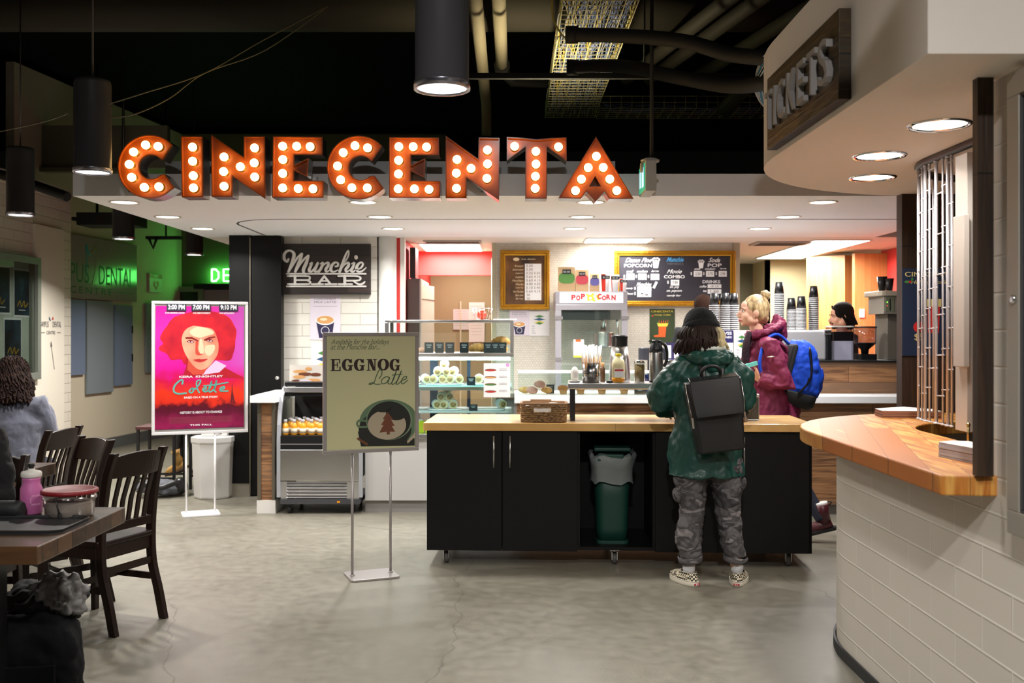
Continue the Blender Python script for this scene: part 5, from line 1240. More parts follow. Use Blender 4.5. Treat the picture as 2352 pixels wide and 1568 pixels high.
# display case
dc = root('display_case', 'glass display case on a pale metal base, filled with wraps and pastries', 'display case', (-1.06, 8.3, 0))
DW = 1.075
b = MB(mat('case_base', S(206, 204, 202), .4, .2)); b.box(-.17, DW, .03, .7, .1, .62); b.build('case_base', dc, bevel=.003)
b = MB(mat('bar_kick', S(140, 136, 132))); b.box(-.17, DW, .05, .7, 0, .1); b.build('kick_plate', dc)
b = MB(M_STEEL); b.box(0, DW, 0, .7, .62, .66); 
b.box(0, .03, 0, .6, .66, 1.305); b.box(0, DW, 0, .6, 1.305, 1.335); b.box(0, .03, 0, .03, 1.335, 1.59); b.box(DW - .03, DW, 0, .03, 1.335, 1.59); b.box(0, .03, .35, .38, 1.335, 1.59); b.box(DW - .03, DW, .35, .38, 1.335, 1.59)
b.box(0, DW, 0, .38, 1.59, 1.61); b.build('steel_frame', dc, bevel=.003)
GG = glass_mat('case_glass', (.86, .96, .94, 1), .1)
b = MB(GG); b.box(0.0, DW, .002, .008, .66, 1.305); b.build('front_glass', dc)
b = MB(GG); b.box(DW - .008, DW, .008, .6, .66, 1.305); b.box(0, .008, .008, .6, .66, 1.305); b.build('side_glass', dc)
b = MB(M_GLASS); b.box(.03, DW - .03, .004, .008, 1.335, 1.59); b.build('upper_glass', dc)
b = MB(mat('shelf_glass', S(176, 214, 212), .15)); b.box(.02, DW - .02, .06, .58, 1.05, 1.06); b.build('shelf_board', dc)
b = MB(M_STEEL); b.box(.02, DW - .02, .05, .06, 1.02, 1.05); b.build('shelf_edge', dc)
b = MB(mat('case_floor', S(214, 218, 220), .4)); b.box(.02, DW - .02, .06, .58, .83, .845); b.build('lower_shelf', dc)
b = MB(mat('case_mullion', S(60, 76, 104), .4)); b.box(.33, .4, .56, .6, .66, 1.3); b.box(.66, .69, .56, .6, .66, 1.3); b.build('rear_mullion', dc)
b = MB(mat('tube_light', (1, 1, 1, 1), .5, emit=7, ecol=(.92, .98, 1, 1))); b.box(.03, DW - .03, .04, .08, 1.275, 1.3); b.build('tube_lamp', dc)
area('case_glow', (DW / 2, .12, 1.27), DW - .1, 7, (.9, .97, 1), .05, dc)
random.seed(5)
def wrap(loc, rz, lab, grp):
    pass
PLT = mat('plate_white', S(238, 238, 240), .3)
TORT = mat('tortilla', S(222, 206, 162), .7, bump=.3, bscale=60); FILL = mat('wrap_filling', S(150, 122, 78), .8, var=.45, vscale=70); SHEET_ = mat('wrap_paper', S(238, 240, 244), .6)
wp0 = root('sandwich_wrap', 'paper wrapped tortilla in the glass display case', 'wrap', group='wraps in the display case')
b = MB(TORT); b.tube([(0, -.04, 0), (0, .02, 0)], .034, 14); b.build('tortilla', wp0)
b = MB(FILL); b.ball((0, -.041, 0), (.024, .007, .02), noise_=.3, ns=80); b.build('filling', wp0)
b = MB(SHEET_); b.tube([(0, -.02, 0), (0, .04, .004), (0, .1, .01)], [.0375, .04, .02], 14, cap=True); b.build('paper_sleeve', wp0)
def wraps(lst, z, lab):
    global wp_used
    for (x, y, h, a) in lst:
        loc = (x, y, z + h)
        l = lab
        if not wp_used: wp0.location = loc; wp0.rotation_euler = (0, 0, a); wp0['label'] = l; wp_used = True
        else: dup(wp0, loc, a, l)
wp_used = False
wraps([(-.73, 8.45, .036, .3), (-.66, 8.44, .036, -.2), (-.59, 8.45, .036, .1), (-.52, 8.44, .036, -.1), (-.45, 8.45, .036, .2), (-.63, 8.46, .1, 0), (-.56, 8.46, .1, .2), (-.5, 8.47, .1, -.2), (-.575, 8.47, .162, 0)], 1.075, 'sandwich wrap in the tall heap on the upper case shelf')
wraps([(-.98, 8.45, .036, .2), (-.88, 8.45, .036, -.3), (-.82, 8.47, .036, .3)], 1.075, 'sandwich wrap in the low heap left on the upper case shelf')
wraps([(-.28, 8.45, .036, 0), (-.2, 8.46, .036, .3)], 1.075, 'sandwich wrap right on the upper case shelf')
wraps([(-.64, 8.45, .036, .2), (-.57, 8.44, .036, -.2), (-.5, 8.45, .036, .1), (-.6, 8.46, .1, 0), (-.54, 8.46, .1, .3), (-.55, 8.47, .16, 0)], .86, 'sandwich wrap in the heap on the lower case shelf')
wraps([(-.09, 8.45, .04, .4)], .86, 'single sandwich wrap at the right of the lower case shelf')
def plate(x, y, z, w_, lab):
    b = MB(PLT); b.rings([[(w_ / 2 * k * math.copysign(abs(cos(a)) ** .6, cos(a)), .09 * k * math.copysign(abs(sin(a)) ** .6, sin(a)), zz) for a in [2 * pi * i / 24 for i in range(24)]] for zz, k in ((0, .85), (.004, .9), (.014, 1.0), (.015, .98))])
    o = b.build('serving_plate'); o.location = (x, y, z); tag(o, lab, 'plate', 'white plates in the display case')
plate(-.58, 8.47, 1.06, .34, 'white plate under the tall heap of wraps'); plate(-.9, 8.47, 1.06, .27, 'white plate under the left heap on the upper shelf'); plate(-.24, 8.47, 1.06, .25, 'white plate at the right of the upper shelf'); plate(-.57, 8.47, .845, .3, 'white plate under the lower heap of wraps'); plate(-.2, 8.47, .845, .3, 'white plate at the right of the lower shelf')
for k, px in enumerate((966, 985)):
    b = MB(mat('carton_lime', S(206, 206, 30), .4)); b.box(-.03, .03, -.03, .03, 0, .1); b.use(PW); b.box(-.02, .02, -.02, .02, .1, .112); o = b.build('juice_carton', bevel=.003); o.location = (X(px, 8.4), 8.42, .661); tag(o, 'lime yellow carton at the bottom of the display case, %s' % ('nearest the eggnog sign', 'second from the eggnog sign')[k], 'carton', 'lime cartons in the case')
# small black price cards
def cardp(x, y, z, w_, h_, lab, grp):
    o = root('price_card', lab, 'price card', (x, y, z), group=grp)
    b = MB(mat('card_black', S(28, 32, 38), .4)); b.quad((-w_ / 2, 0, 0), (w_ / 2, 0, 0), (w_ / 2 * 1.05, .012, h_), (-w_ / 2 * 1.05, .012, h_)); b.quad((-w_ / 2, .03, 0), (w_ / 2, .03, 0), (w_ / 2 * 1.05, .012, h_), (-w_ / 2 * 1.05, .012, h_)); b.build('card_sheet', o)
    b = MB(mat('chalk', S(170, 178, 186), .6))
    for k in range(2): b.quad((-w_ * .3 + .1 * w_ * k, -.001 + .012 * (.7 - .2 * k), h_ * (.7 - .2 * k)), (w_ * .3 - .1 * w_ * k, -.001 + .012 * (.7 - .2 * k), h_ * (.7 - .2 * k)), (w_ * .3 - .1 * w_ * k, -.001 + .012 * (.76 - .2 * k), h_ * (.78 - .2 * k)), (-w_ * .3 + .1 * w_ * k, -.001 + .012 * (.76 - .2 * k), h_ * (.78 - .2 * k)))
    b.build('chalk_text', o)
for k, px in enumerate((985, 1009, 1033, 1066, 1121, 1137, 1153)):
    cardp(X(px, 8.36), 8.36 + (.0 if k < 4 else .012 * (k - 4)), 1.3355, .072, .088, 'black price card on top of the case, %s' % ('first', 'second', 'third', 'fourth, standing alone', 'fifth, at the right cluster', 'sixth, in the middle of the right cluster', 'last, at the right end')[k] if k else 'black price card on top of the case, nearest the eggnog sign', 'black price cards above the display case')
cardp(X(1082, 8.4), 8.38, 1.062, .07, .07, 'black price card beside the tall heap of wraps', 'black price cards inside the display case')
cardp(X(1087, 8.4), 8.38, .846, .07, .055, 'black price card on the lower case shelf', 'black price cards inside the display case')
cardp(X(1264, 8.5), 8.5, .986, .065, .075, 'black price card among the baked goods on the bar', 'black price cards on the bar')
cardp(X(1470, 8.4), 8.4, .986, .09, .06, 'black price card at the right of the muffins', 'black price cards on the bar')
# pastries
PAST = mat('pastry', S(206, 150, 82), .6, bump=.4, bscale=50, var=.25, vscale=30)
def croissant(loc, lab):
    b = MB(PAST); pts = [(-.07, .02, 0), (-.045, .0, .012), (0, -.01, .02), (.045, 0, .012), (.07, .02, 0)]; b.tube(smooth_pts(pts, 5), [.008 + .026 * sin(pi * (i + 1) / 23) + .003 * (i % 3) for i in range(21)], 10)
    o = b.build('croissant'); o.location = loc; tag(o, lab, 'pastry')
croissant((X(1098, 8.44), 8.44, 1.36), 'golden croissant above the display case'); croissant((X(1150, 8.5), 8.5, 1.42), 'croissant on the heap behind the right price cards')
b = MB(PAST); b.ball((0, 0, .03), (.06, .05, .035), noise_=.2); o = b.build('pastry_heap'); o.location = (X(1150, 8.5), 8.5, 1.336); tag(o, 'rounded pastry under the croissant behind the right price cards', 'pastry')
b = MB(mat('pink_pastry', S(222, 164, 140), .6)); b.ball((0, 0, .02), (.05, .04, .024)); o = b.build('pink_pastry'); o.location = (X(968, 8.4), 8.4, 1.336); tag(o, 'pink glazed pastry beside the eggnog sign above the case', 'pastry')
# fruit basket on the case
fb = root('wire_fruit_basket', 'thin wire basket standing on top of the display case', 'basket', (X(1107, 8.4), 8.47, 1.612))
b = MB(M_CHROME)
for k in range(14): a = 2 * pi * k / 14; b.tube([(.06 * cos(a), .05 * sin(a), .002), (.075 * cos(a), .065 * sin(a), .05), (.088 * cos(a), .078 * sin(a), .1)], .0012, 4)
for z, k in ((.003, 1), (.1, 1.47)): b.tube([(.06 * k * cos(2 * pi * i / 28), .05 * k * 1.04 * sin(2 * pi * i / 28), z) for i in range(29)], .002, 5)
b.build('wire_frame', fb)
b = MB(mat('apple_skin', S(206, 66, 34), .3, var=.4, vscale=14, coat=.4)); b.lathe([(.004, .008), (.02, .002), (.036, .02), (.041, .045), (.034, .068), (.016, .078), (.004, .07)], n=20); o = b.build('apple'); o.location = (X(1107, 8.47), 8.47, 1.616); tag(o, 'single red and yellow apple in the wire basket', 'apple')
b = MB(mat('tray_plastic', S(232, 232, 226), .3)); b.bbox(-.1, .1, -.05, .05, 0, .01, .02); b.use(M_GLASS); b.box(-.05, .04, -.03, .03, .012, .09); o = b.build('clear_tray'); o.location = (X(1160, 8.45), 8.47, 1.612); tag(o, 'white tray with a clear cup at the right end of the display case', 'tray')
# sheet with sandwich pictures on the glass
def sand(b, x, z, w_, h_, d):
    y = d - .001
    for k in range(4):
        b.use(PBR); b.disc((x + w_ * .26, y, z + h_ * (.8 - .21 * k)), w_ * .22, axis='x', ry=h_ * .035); b.use((REDP, LATTE, GRN, REDP)[k]); b.disc((x + w_ * .26, y - .0004, z + h_ * (.79 - .21 * k)), w_ * .2, axis='x', ry=h_ * .02)
        b.use(INK)
        for j in range(2): b.poly([(x + w_ * .58, z + h_ * (.83 - .21 * k - .04 * j)), (x + w_ * .88, z + h_ * (.83 - .21 * k - .04 * j)), (x + w_ * .88, z + h_ * (.838 - .21 * k - .04 * j)), (x + w_ * .58, z + h_ * (.838 - .21 * k - .04 * j))], y)
    b.use(mat('print_lilac', S(206, 150, 206), .5)); b.disc((x + w_ * .9, y, z + h_ * .95), w_ * .07, axis='x')
sheet(1111, 834, 1172, 912, 8.294, PAPER, 'sandwich_menu', 'printed sandwich menu with four pictures on the case glass', 'poster', sand)
# glass guard and muffins on the bar
r_ = root('sneeze_guard', 'low clear guard box over the muffins on the bar', 'glass guard', (0.05, 8.25, .9855))
b = MB(M_GLASS); b.box(0, 1.6, 0, .006, 0, .185); b.build('front_glass', r_)
b = MB(mat('acrylic_edge', S(240, 240, 240), .2)); b.box(0, 1.6, -.004, .3, .183, .197); b.build('top_shelf', r_)
for px, kind, lab in ((1222, 'b', 'dark sugared bun, left of the muffins'), (1240, 'b', 'round pink bun leaning on the others'), (1205, 'c', 'pale cookie at the left end of the bar guard'), (1256, 'c', 'golden bun right of the pink bun'), (1294, 'm', 'pale muffin, leftmost behind the guard'), (1334, 'm', 'brown muffin right of the shelf leg'), (1383, 'm', 'brown muffin under the honey bottle'), (1434, 'm', 'brown muffin, rightmost behind the guard')):
    if kind == 'm':
        o = root('muffin', lab, 'muffin', (X(px, 8.4), 8.42, .986), group='muffins behind the guard')
        b = MB(mat('muffin_cup', S(190, 140, 90), .7)); b.lathe([(.028, 0), (.036, .04)], n=16); b.build('paper_cup', o)
        b = MB(mat('muffin_top', S(178, 116, 62), .8, bump=.6, bscale=60)); b.ball((0, 0, .05), (.047, .045, .026), noise_=.3, ns=40); b.build('muffin_top', o)
    else:
        b = MB(mat('bun_pink', S(186, 132, 120), .7) if kind == 'b' else PAST); b.ball((0, 0, .03), (.05, .045, .032) if kind == 'b' else (.05, .045, .028), noise_=.15, ns=20)
        o = b.build('bun' if kind == 'b' else 'cookie'); o.location = (X(px, 8.42), 8.43 + (.04 if kind == 'c' else 0), .988 + (.05 if 'leaning' in lab else 0)); tag(o, lab, 'baked goods')
# back counter and popcorn machine
b = MB(mat('back_cabinet', S(120, 116, 110), .5)); b.box(-.15, 2.2, 9.3, 9.93, 0, .9); b.use(M_STEEL); b.box(-.17, 2.2, 9.26, 9.93, .9, .94); b.thing('back_counter', 'steel topped back counter under the tiled wall', 'counter')
pm = root('popcorn_machine', 'glass sided popcorn machine with a red and yellow sign on the back counter', 'popcorn machine', (.41, 9.4, .94))
PWD = .68
M_PC = mat('popper_grey', S(170, 166, 172), .35, .4)
b = MB(M_PC); b.box(0, PWD, 0, .48, 0, .06); b.build('cabinet_base', pm, bevel=.004)
b = MB(M_PC); b.box(0, PWD, 0, .48, .78, .83); b.box(0, PWD, .0, .48, .83, .955); b.build('cabinet', pm, bevel=.004)
for x in (0, PWD - .055):
    b = MB(M_PC); b.box(x, x + .055, 0, .04, .06, .78); b.use(mat('latch_grey', S(120, 116, 116), .5)); b.box(x - .005, x + .07, -.012, .01, .69, .72); b.box(x - .005, x + .07, -.012, .01, .3, .33); b.build('corner_post', pm)
b = MB(M_GLASS); b.box(.055, PWD - .055, .01, .016, .06, .78); b.build('front_glass', pm)
b = MB(mat('sign_panel', S(226, 224, 230), .4, emit=.25, ecol=(1, 1, 1, 1))); b.box(.04, PWD - .04, -.006, 0, .845, .945)
b.use(YEL); b.poly([(.30, .862), (.34, .87), (.37, .855), (.385, .875), (.42, .87), (.41, .9), (.43, .93), (.38, .92), (.355, .94), (.33, .92), (.28, .935), (.3, .905)], -.0065)
b.use(PW)
for k, (x, z) in enumerate(((.33, .89), (.37, .91), (.38, .885), (.12, .92), (.09, .88), (.57, .92), (.6, .87))): b.disc((x, -.007, z), .014, 10, 'x')
b.use(REDP)
for ch, x, z, h_ in (('P', .15, .873, .05), ('O', .195, .868, .05), ('P', .24, .882, .05), ('C', .395, .882, .05), ('O', .438, .87, .046), ('R', .48, .876, .05), ('N', .528, .87, .05)): b.text(ch, x, z, h_, -.008, w=.04, bold=.05)
b.build('sign_panel', pm)
b = MB(M_STEEL); b.lathe([(.085, .0), (.095, .02), (.098, .14), (.1, .15)], (.47, .22, .42), 24); b.box(.3, .4, .18, .24, .56, .58); b.use(mat('copper', (.7, .35, .22, 1), .3, 1)); b.box(.565, .58, .16, .28, .45, .56); b.build('kettle', pm)
b = MB(M_STEEL); b.tube([(.47, .22, .58), (.48, .22, .7), (.52, .22, .78)], .03, 10); b.tube([(.56, .1, .44), (.6, .08, .56), (.58, .06, .76)], .012, 8); b.build('kettle_arm', pm)
b = MB(mat('popper_dark', S(60, 56, 56), .5)); b.box(.06, PWD - .06, .03, .46, .69, .78); b.build('inner_hood', pm)
b = MB(PW); b.box(.17, .27, .002, .008, .33, .5); b.use(ORA); b.box(.19, .24, .0, .003, .48, .5); b.use(mat('print_lime', S(196, 206, 60), .5)); b.box(.17, .27, .0, .003, .33, .35); b.build('care_label', pm)
PT = .94 + .9555
def bag(px0, px1, pyt, m, lab, lm, price):
    d = 9.5; x0, x1 = X(px0, d), X(px1, d); h_ = Z(pyt, d) - PT; w_ = x1 - x0
    o = root('popcorn_bag', lab, 'paper bag', (x0 + w_ / 2, d, PT), group='sample bags on the popcorn machine')
    b = MB(m); b.rings([[(-w_ / 2, 0, 0), (w_ / 2, 0, 0), (w_ / 2, .07, 0), (-w_ / 2, .07, 0)], [(-w_ / 2 * 1.02, .0, h_ * .6), (w_ / 2 * 1.02, 0, h_ * .6), (w_ / 2 * .98, .06, h_ * .6), (-w_ / 2 * .98, .06, h_ * .6)], [(-w_ / 2, .02, h_), (w_ / 2, .02, h_), (w_ / 2, .03, h_), (-w_ / 2, .03, h_)]], smooth=False); b.build('bag_paper', o)
    b = MB(lm)
    q = [(w_ * .47 * math.copysign(abs(cos(a)) ** .6, cos(a)), h_ * .55 + h_ * .22 * math.copysign(abs(sin(a)) ** .7, sin(a))) for a in [2 * pi * i / 24 for i in range(24)]]; b.poly(q, -.003); b.build('printed_oval', o)
    b = MB(PBK); b.box(-w_ * .25, w_ * .25, -.006, -.004, h_ * .72, h_ * .9); b.use(PW); b.text(price, 0, h_ * .76, h_ * .08, -.0065, w=w_ * .38, anchor='c'); b.build('price_tag', o)
KR = mat('kraft', S(206, 172, 130), .8)
bag(1282, 1321, 613, KR, 'largest kraft popcorn bag with a green oval', mat('print_leaf', S(86, 140, 60), .5), '$5.00'); bag(1322, 1352, 619, KR, 'middle kraft popcorn bag with a red oval', mat('print_rose', S(206, 70, 84), .5), '$4.25'); bag(1355, 1377, 628, KR, 'smallest kraft popcorn bag with a blue oval', mat('print_violet', S(110, 104, 176), .5), '$4.00')
def pcup(px, pyt, w_, lab, red):
    d = 9.5; h_ = Z(pyt, d) - PT
    o = root('soda_cup', lab, 'paper cup', (X(px, d), d, PT), group='sample cups on the popcorn machine')
    b = MB(PW); b.lathe([(w_ * .36, 0), (w_ * .5, h_), (w_ * .47, h_)], n=20); b.build('cup_body', o)
    b = MB(mat('print_cola', S(214, 50, 30), .5)); 
    b.rings([[(w_ * q * cos(R(a)), w_ * q * sin(R(a)), z) for a in range(200, 201 + red, 10)] for z, q in ((h_ * .02, .365), (h_ * .98, .502))], cap=False, closed=False); b.build('red_print', o)
    b = MB(PBK); b.box(-w_ * .45, w_ * .45, -w_ * .62, -w_ * .6, h_ * .7, h_ * .9); b.use(PW); b.text('$2.95', 0, h_ * .74, h_ * .1, -w_ * .63, w=w_ * .6, anchor='c'); b.build('price_tag', o)
pcup(1390, 629, .09, 'tall red and white soda cup on the popcorn machine', 70); pcup(1412, 631, .085, 'white soda cup between two others on the popcorn machine', 20); pcup(1431, 640, .075, 'smallest soda cup at the right end of the popcorn machine', 60)
# coffee machines
r_ = root('espresso_machine', 'wide brushed steel espresso machine on the coffee bar', 'coffee machine')
b = MB(mat('espresso_silver', S(196, 196, 200), .35, .3)); b.box(2.22, 2.72, 8.62, 9.08, 1.268, 1.525); b.build('steel_body', r_, bevel=.015)
b = MB(M_BLK); b.box(2.72, 2.76, 8.6, 9.08, 1.268, 1.49); b.use(M_STEEL); b.box(2.70, 2.76, 8.6, 9.08, 1.49, 1.53); b.build('side_panel', r_, bevel=.004)
r_ = root('grinder_bin', 'clear topped coffee bin with a pale grey front on the coffee bar', 'coffee grinder', (2.88, 8.75, 1.268))
b = MB(mat('bin_lilac', S(176, 176, 196), .4)); b.bbox(-.105, .105, -.08, .08, 0, .165, .03); b.build('bin_front', r_)
b = MB(glass_mat('smoke_plastic', (.62, .6, .66, 1), .2)); b.bbox(-.107, .107, -.082, .082, .165, .285, .03); b.build('clear_bin', r_)
b = MB(mat('beans', (.02, .014, .012, 1), .6)); b.bbox(-.1, .1, -.075, .075, .166, .245, .02); b.build('coffee_beans', r_)
b = MB(mat('bin_lid', S(214, 206, 196), .4)); b.bbox(-.108, .108, -.083, .083, .285, .297, .03); b.build('lid', r_)
r_ = root('coffee_grinder', 'black coffee grinder with a clear bean hopper right of the pale bin', 'coffee grinder', (3.1, 8.75, 1.268))
b = MB(M_BLK); b.bbox(-.08, .08, -.09, .09, 0, .05, .02); b.lathe([(.03, .05), (.035, .09), (.09, .14), (.095, .15)], n=20); b.build('grinder_base', r_)
b = MB(glass_mat('smoke_plastic', (.62, .6, .66, 1))); b.lathe([(.095, .14), (.1, .28)], n=24); b.build('bean_hopper', r_)
b = MB(M_BLK); b.lathe([(.104, .28), (.104, .292)], n=24); b.build('lid', r_)
r_ = root('coffee_brewer', 'tall grey coffee brewer with a rounded top beside the ticket booth wall', 'coffee machine', (3.28, 8.7, 1.268))
GB = mat('brewer_grey', S(112, 106, 96), .45)
b = MB(GB); b.box(0, .26, 0, .3, 0, .4); b.build('column', r_, bevel=.006)
b = MB(mat('brewer_head', S(150, 144, 132), .4)); b.box(-.06, .26, -.08, .3, .4, .555); b.use(mat('keypad', S(126, 130, 110), .5)); b.box(-.05, .03, -.086, -.08, .42, .545); b.use(PBK); b.box(-.015, -.005, -.09, -.086, .43, .53); b.use(mat('led_green', (.3, .9, .1, 1), .4, emit=2)); b.disc((-.035, -.091, .5), .006, 10, 'x'); b.use(mat('led_red', (.9, .1, .05, 1), .4, emit=1)); b.disc((-.035, -.091, .47), .005, 10, 'x'); b.build('control_head', r_, bevel=.004)
b = MB(mat('brewer_top', S(196, 184, 164), .4)); b.bbox(-.11, .28, -.1, .32, .555, .6, .06); b.build('rounded_top', r_, bevel=.01)
for px, py, s_, lab in ((2031, 648, 1, 'black cup at the back on the coffee brewer'), (2041, 659, .85, 'black cup at the front on the coffee brewer')):
    b = MB(M_BLK); b.lathe([(.03 * s_, 0), (.045 * s_, .13 * s_), (.042 * s_, .13 * s_), (.028 * s_, .004)], n=20); o = b.build('black_cup'); o.location = (X(px, 8.75) , 8.75 + (.05 if s_ == 1 else -.02), 1.869); tag(o, lab, 'cup')
# cup stacks
r_ = root('counter_rack', 'white rack on the bar carrying leaflets and stacks of paper cups', 'rack')
b = MB(mat('rack_white', S(226, 224, 220), .4)); b.box(1.72, 2.18, 8.52, 8.86, 1.5, 1.522); b.box(1.74, 2.16, 8.84, 8.86, .986, 1.5); b.box(1.72, 1.74, 8.54, 8.86, .986, 1.5); b.box(2.16, 2.18, 8.54, 8.86, .986, 1.5); b.build('rack_frame', r_)
def uv_(b, x, z, w_, h_, d):
    b.use(mat('print_uvblue', S(36, 34, 96), .5)); b.poly([(x, z + h_ * .6), (x + w_, z + h_ * .6), (x + w_, z + h_), (x, z + h_)], d - .001); b.use(PW)
    b.text('UVSS', x + w_ * .1, z + h_ * .85, h_ * .1, d - .0015, w=w_ * .8, bold=.03); b.text('DINNER!', x + w_ * .1, z + h_ * .74, h_ * .07, d - .0015, w=w_ * .8, bold=.02)
    b.use(ORA); b.disc((x + w_ * .6, d - .001, z + h_ * .3), w_ * .15, axis='x')
sheet(1652, 758, 1684, 830, 8.515, PAPER, 'event_poster', 'blue and white event leaflet under the cup stacks', 'poster', uv_)
sheet(1686, 758, 1722, 832, 8.512, PAPER, 'salad_leaflet', 'white salad leaflet in front of the maroon jacket', 'poster', salad)
cupo = root('paper_cup', 'x', 'cup')
b = MB(M_BLK); b.lathe([(.0425, .006), (.031, .112), (.029, .112)], n=20, cap=True); b.use(mat('cup_logo', S(120, 120, 124), .5)); b.build('cup_wall', cupo)
b = MB(mat('cup_rim', S(206, 204, 204), .4)); b.lathe([(.0435, .0), (.046, .001), (.046, .0055), (.0435, .0065)], n=20); b.build('rim', cupo)
stk = [(1640.6, 8.66, 1.523, 672, 'leftmost stack, beside the barista head'), (1664.7, 8.66, 1.523, 674, 'second stack from the left, on the white rack'), (1685, 8.70, 1.523, 675, 'third stack, just left of the blonde head'),
       (1789.6, 8.8, 1.526, 648, 'tallest stack, right of the blonde bun'), (1817.8, 8.84, 1.526, 683, 'short stack with dense pale rims'), (1840.6, 8.78, 1.526, 680, 'short stack right of the dense one'), (1868.8, 8.82, 1.526, 658, 'rightmost tall stack on the espresso machine')]
used = False
for px, d, z0, pt, lab in stk:
    hz = Z(pt, d) - z0; sp_ = .0165 if 'dense' not in lab else .0125; n_ = int(round((hz - .112) / sp_)) + 1
    for k in range(n_):
        loc = (X(px, d), d, z0 + k * sp_); L_ = 'upturned black paper cup in the ' + lab; G__ = 'cups: ' + lab
        if not used: cupo.location = loc; cupo['label'] = L_; cupo['group'] = G__; used = True
        else: dup(cupo, loc, None, L_, G__)
r_ = root('cash_register', 'dark cash terminal with a rounded screen behind the flasks', 'register', (1.2, 8.55, .986))
b = MB(mat('register_dark', (.02, .021, .03, 1), .4)); b.box(-.1, .12, .05, .3, 0, .1); b.bbox(-.1, .14, .05, .16, .28, .39, .04); b.box(-.02, .04, .1, .14, .1, .29); b.build('terminal', r_, bevel=.01)
b = MB(mat('register_blue', S(30, 48, 130), .4)); b.box(-.13, -.02, -.02, .04, .0, .16); b.build('card_reader', r_, bevel=.005)
def pf(b, x, z, w_, h_, d):
    b.use(PW); b.poly([(x + w_ * .1, z + h_ * .7), (x + w_ * .4, z + h_ * .7), (x + w_ * .4, z + h_ * .95), (x + w_ * .1, z + h_ * .95)], d - .001); b.poly([(x + w_ * .6, z + h_ * .7), (x + w_ * .9, z + h_ * .7), (x + w_ * .9, z + h_ * .95), (x + w_ * .6, z + h_ * .95)], d - .001)
    b.use(ORA); b.text('food', x + w_ * .45, z + h_ * .5, h_ * .12, d - .001); b.use(REDP); b.disc((x + w_ * .5, d - .001, z + h_ * .2), w_ * .12, axis='x')
sheet(1528, 787, 1562, 904, 8.5, mat('leaflet_navy', S(44, 36, 84), .5), 'counter_leaflet', 'small purple leaflet standing on the bar beside the barista', 'leaflet', pf)
# kitchen fridge in the left opening
r_ = root('kitchen_fridge', 'tall steel freezer inside the left kitchen opening', 'fridge', (-1.0, 9.7, 0))
b = MB(mat('fridge_side', S(84, 70, 66), .4, .5)); b.box(-.02, .1, 0, .9, .02, 2.03); b.build('side_panel', r_)
b = MB(mat('fridge_front', S(178, 166, 156), .35, .5)); b.hull2([(.1, 0.0), (.115, 0.0), (.115, .9), (.1, .9)], .05, 2.03)
b.hull2([(.1, .0), (.2, .55), (.1, .9)], .05, 1.98)
b.use(M_BLK); b.hull2([(.105, .0), (.205, .55), (.2, .56), (.1, .01)], 1.83, 1.84); b.build('front_panel', r_)
b = MB(M_BLK); b.box(-.0, .055, .0, .3, 2.04, 2.34); b.thing('black_speaker', 'black box speaker on top of the kitchen freezer', 'speaker').location = (-1.0, 9.75, 0)
# ------------------------------------------------------------- ticket grille
gr = root('security_grille', 'curved rolling grille of thin steel bars in the ticket window', 'grille')
gpath = [(1.9, 3.25 + .01 * k) for k in range(130)] + [(TC[0] + .55 * cos(R(a / 2)), TC[1] + .55 * sin(R(a / 2))) for a in range(360, 160, -1)]
def on_path(px, back=False):
    best = None
    for i in range(len(gpath) - 1):
        f0 = gpath[i][0] / gpath[i][1] * F + 1176 - px; f1 = gpath[i + 1][0] / gpath[i + 1][1] * F + 1176 - px
        if f0 * f1 <= 0: best = gpath[i]; 
        if best and not back: return best
    return best or gpath[len(gpath) // 2]
b = MB(mat('track_black', (.015, .014, .014, 1), .35))
for rr, zz in ((.0, 2.292), (.03, 2.285)):
    b.tube([(x, y, zz) for x, y in gpath[::6]], .018, 8)
b.build('ceiling_track', gr)
bars = [(2102, .0048), (2110, .0078), (2117.5, .0048), (2125, .0078), (2134, .005), (2149, .008), (2164, .005), (2176, .0082), (2186, .0055), (2240, .0065)]
M_BAR = mat('grille_bar', S(200, 196, 200), .42, .35)
bp_ = []
for px, r0 in bars:
    x, y = on_path(px); bp_.append((x, y)); b = MB(M_BAR); b.cyl((x, y, 1.1), (x, y, 2.272), r0, n=10); b.lathe([(r0 * 1.5, 2.262), (r0 * 1.5, 2.274)], (x, y, 0), 10); b.lathe([(r0 * 1.7, 1.094), (r0 * 1.2, 1.102)], (x, y, 0), 10)
    b.build('bar', gr)
for k in range(4):
    a = R(128 - k * 13); x, y = TC[0] + .55 * cos(a), TC[1] + .55 * sin(a); b = MB(M_BAR); b.cyl((x, y, 1.1), (x, y, 2.272), .005 if k % 2 else .0075, n=8); b.build('bar', gr)
b = MB(M_BAR)
for i in range(len(bp_) - 2):
    (xa, ya), (xb, yb) = bp_[i], bp_[i + 1]
    for k in range(7):
        z = 1.25 + .18 * k + (.09 if i % 3 == 1 else 0) - (.03 if i % 3 == 2 else 0)
        if z < 2.24: d = Vector((xb - xa, yb - ya)).normalized() * .012; b.cyl((xa - d.x, ya - d.y, z), (xb + d.x, yb + d.y, z + .004), .0032, n=6)
    b.cyl((xa, ya, 1.098), (xb, yb, 1.098), .004, n=6)
b.build('link_rods', gr)
b = MB(mat('post_alu', S(206, 198, 190), .4, .3)); b.box(1.885, 1.925, 4.125, 4.235, 1.09, 2.25); b.build('end_post', gr, bevel=.002)
b = MB(mat('lock_box', S(176, 166, 158), .5)); b.box(1.86, 1.885, 4.10, 4.20, 1.36, 1.99); b.build('lock_cover', gr, bevel=.003)
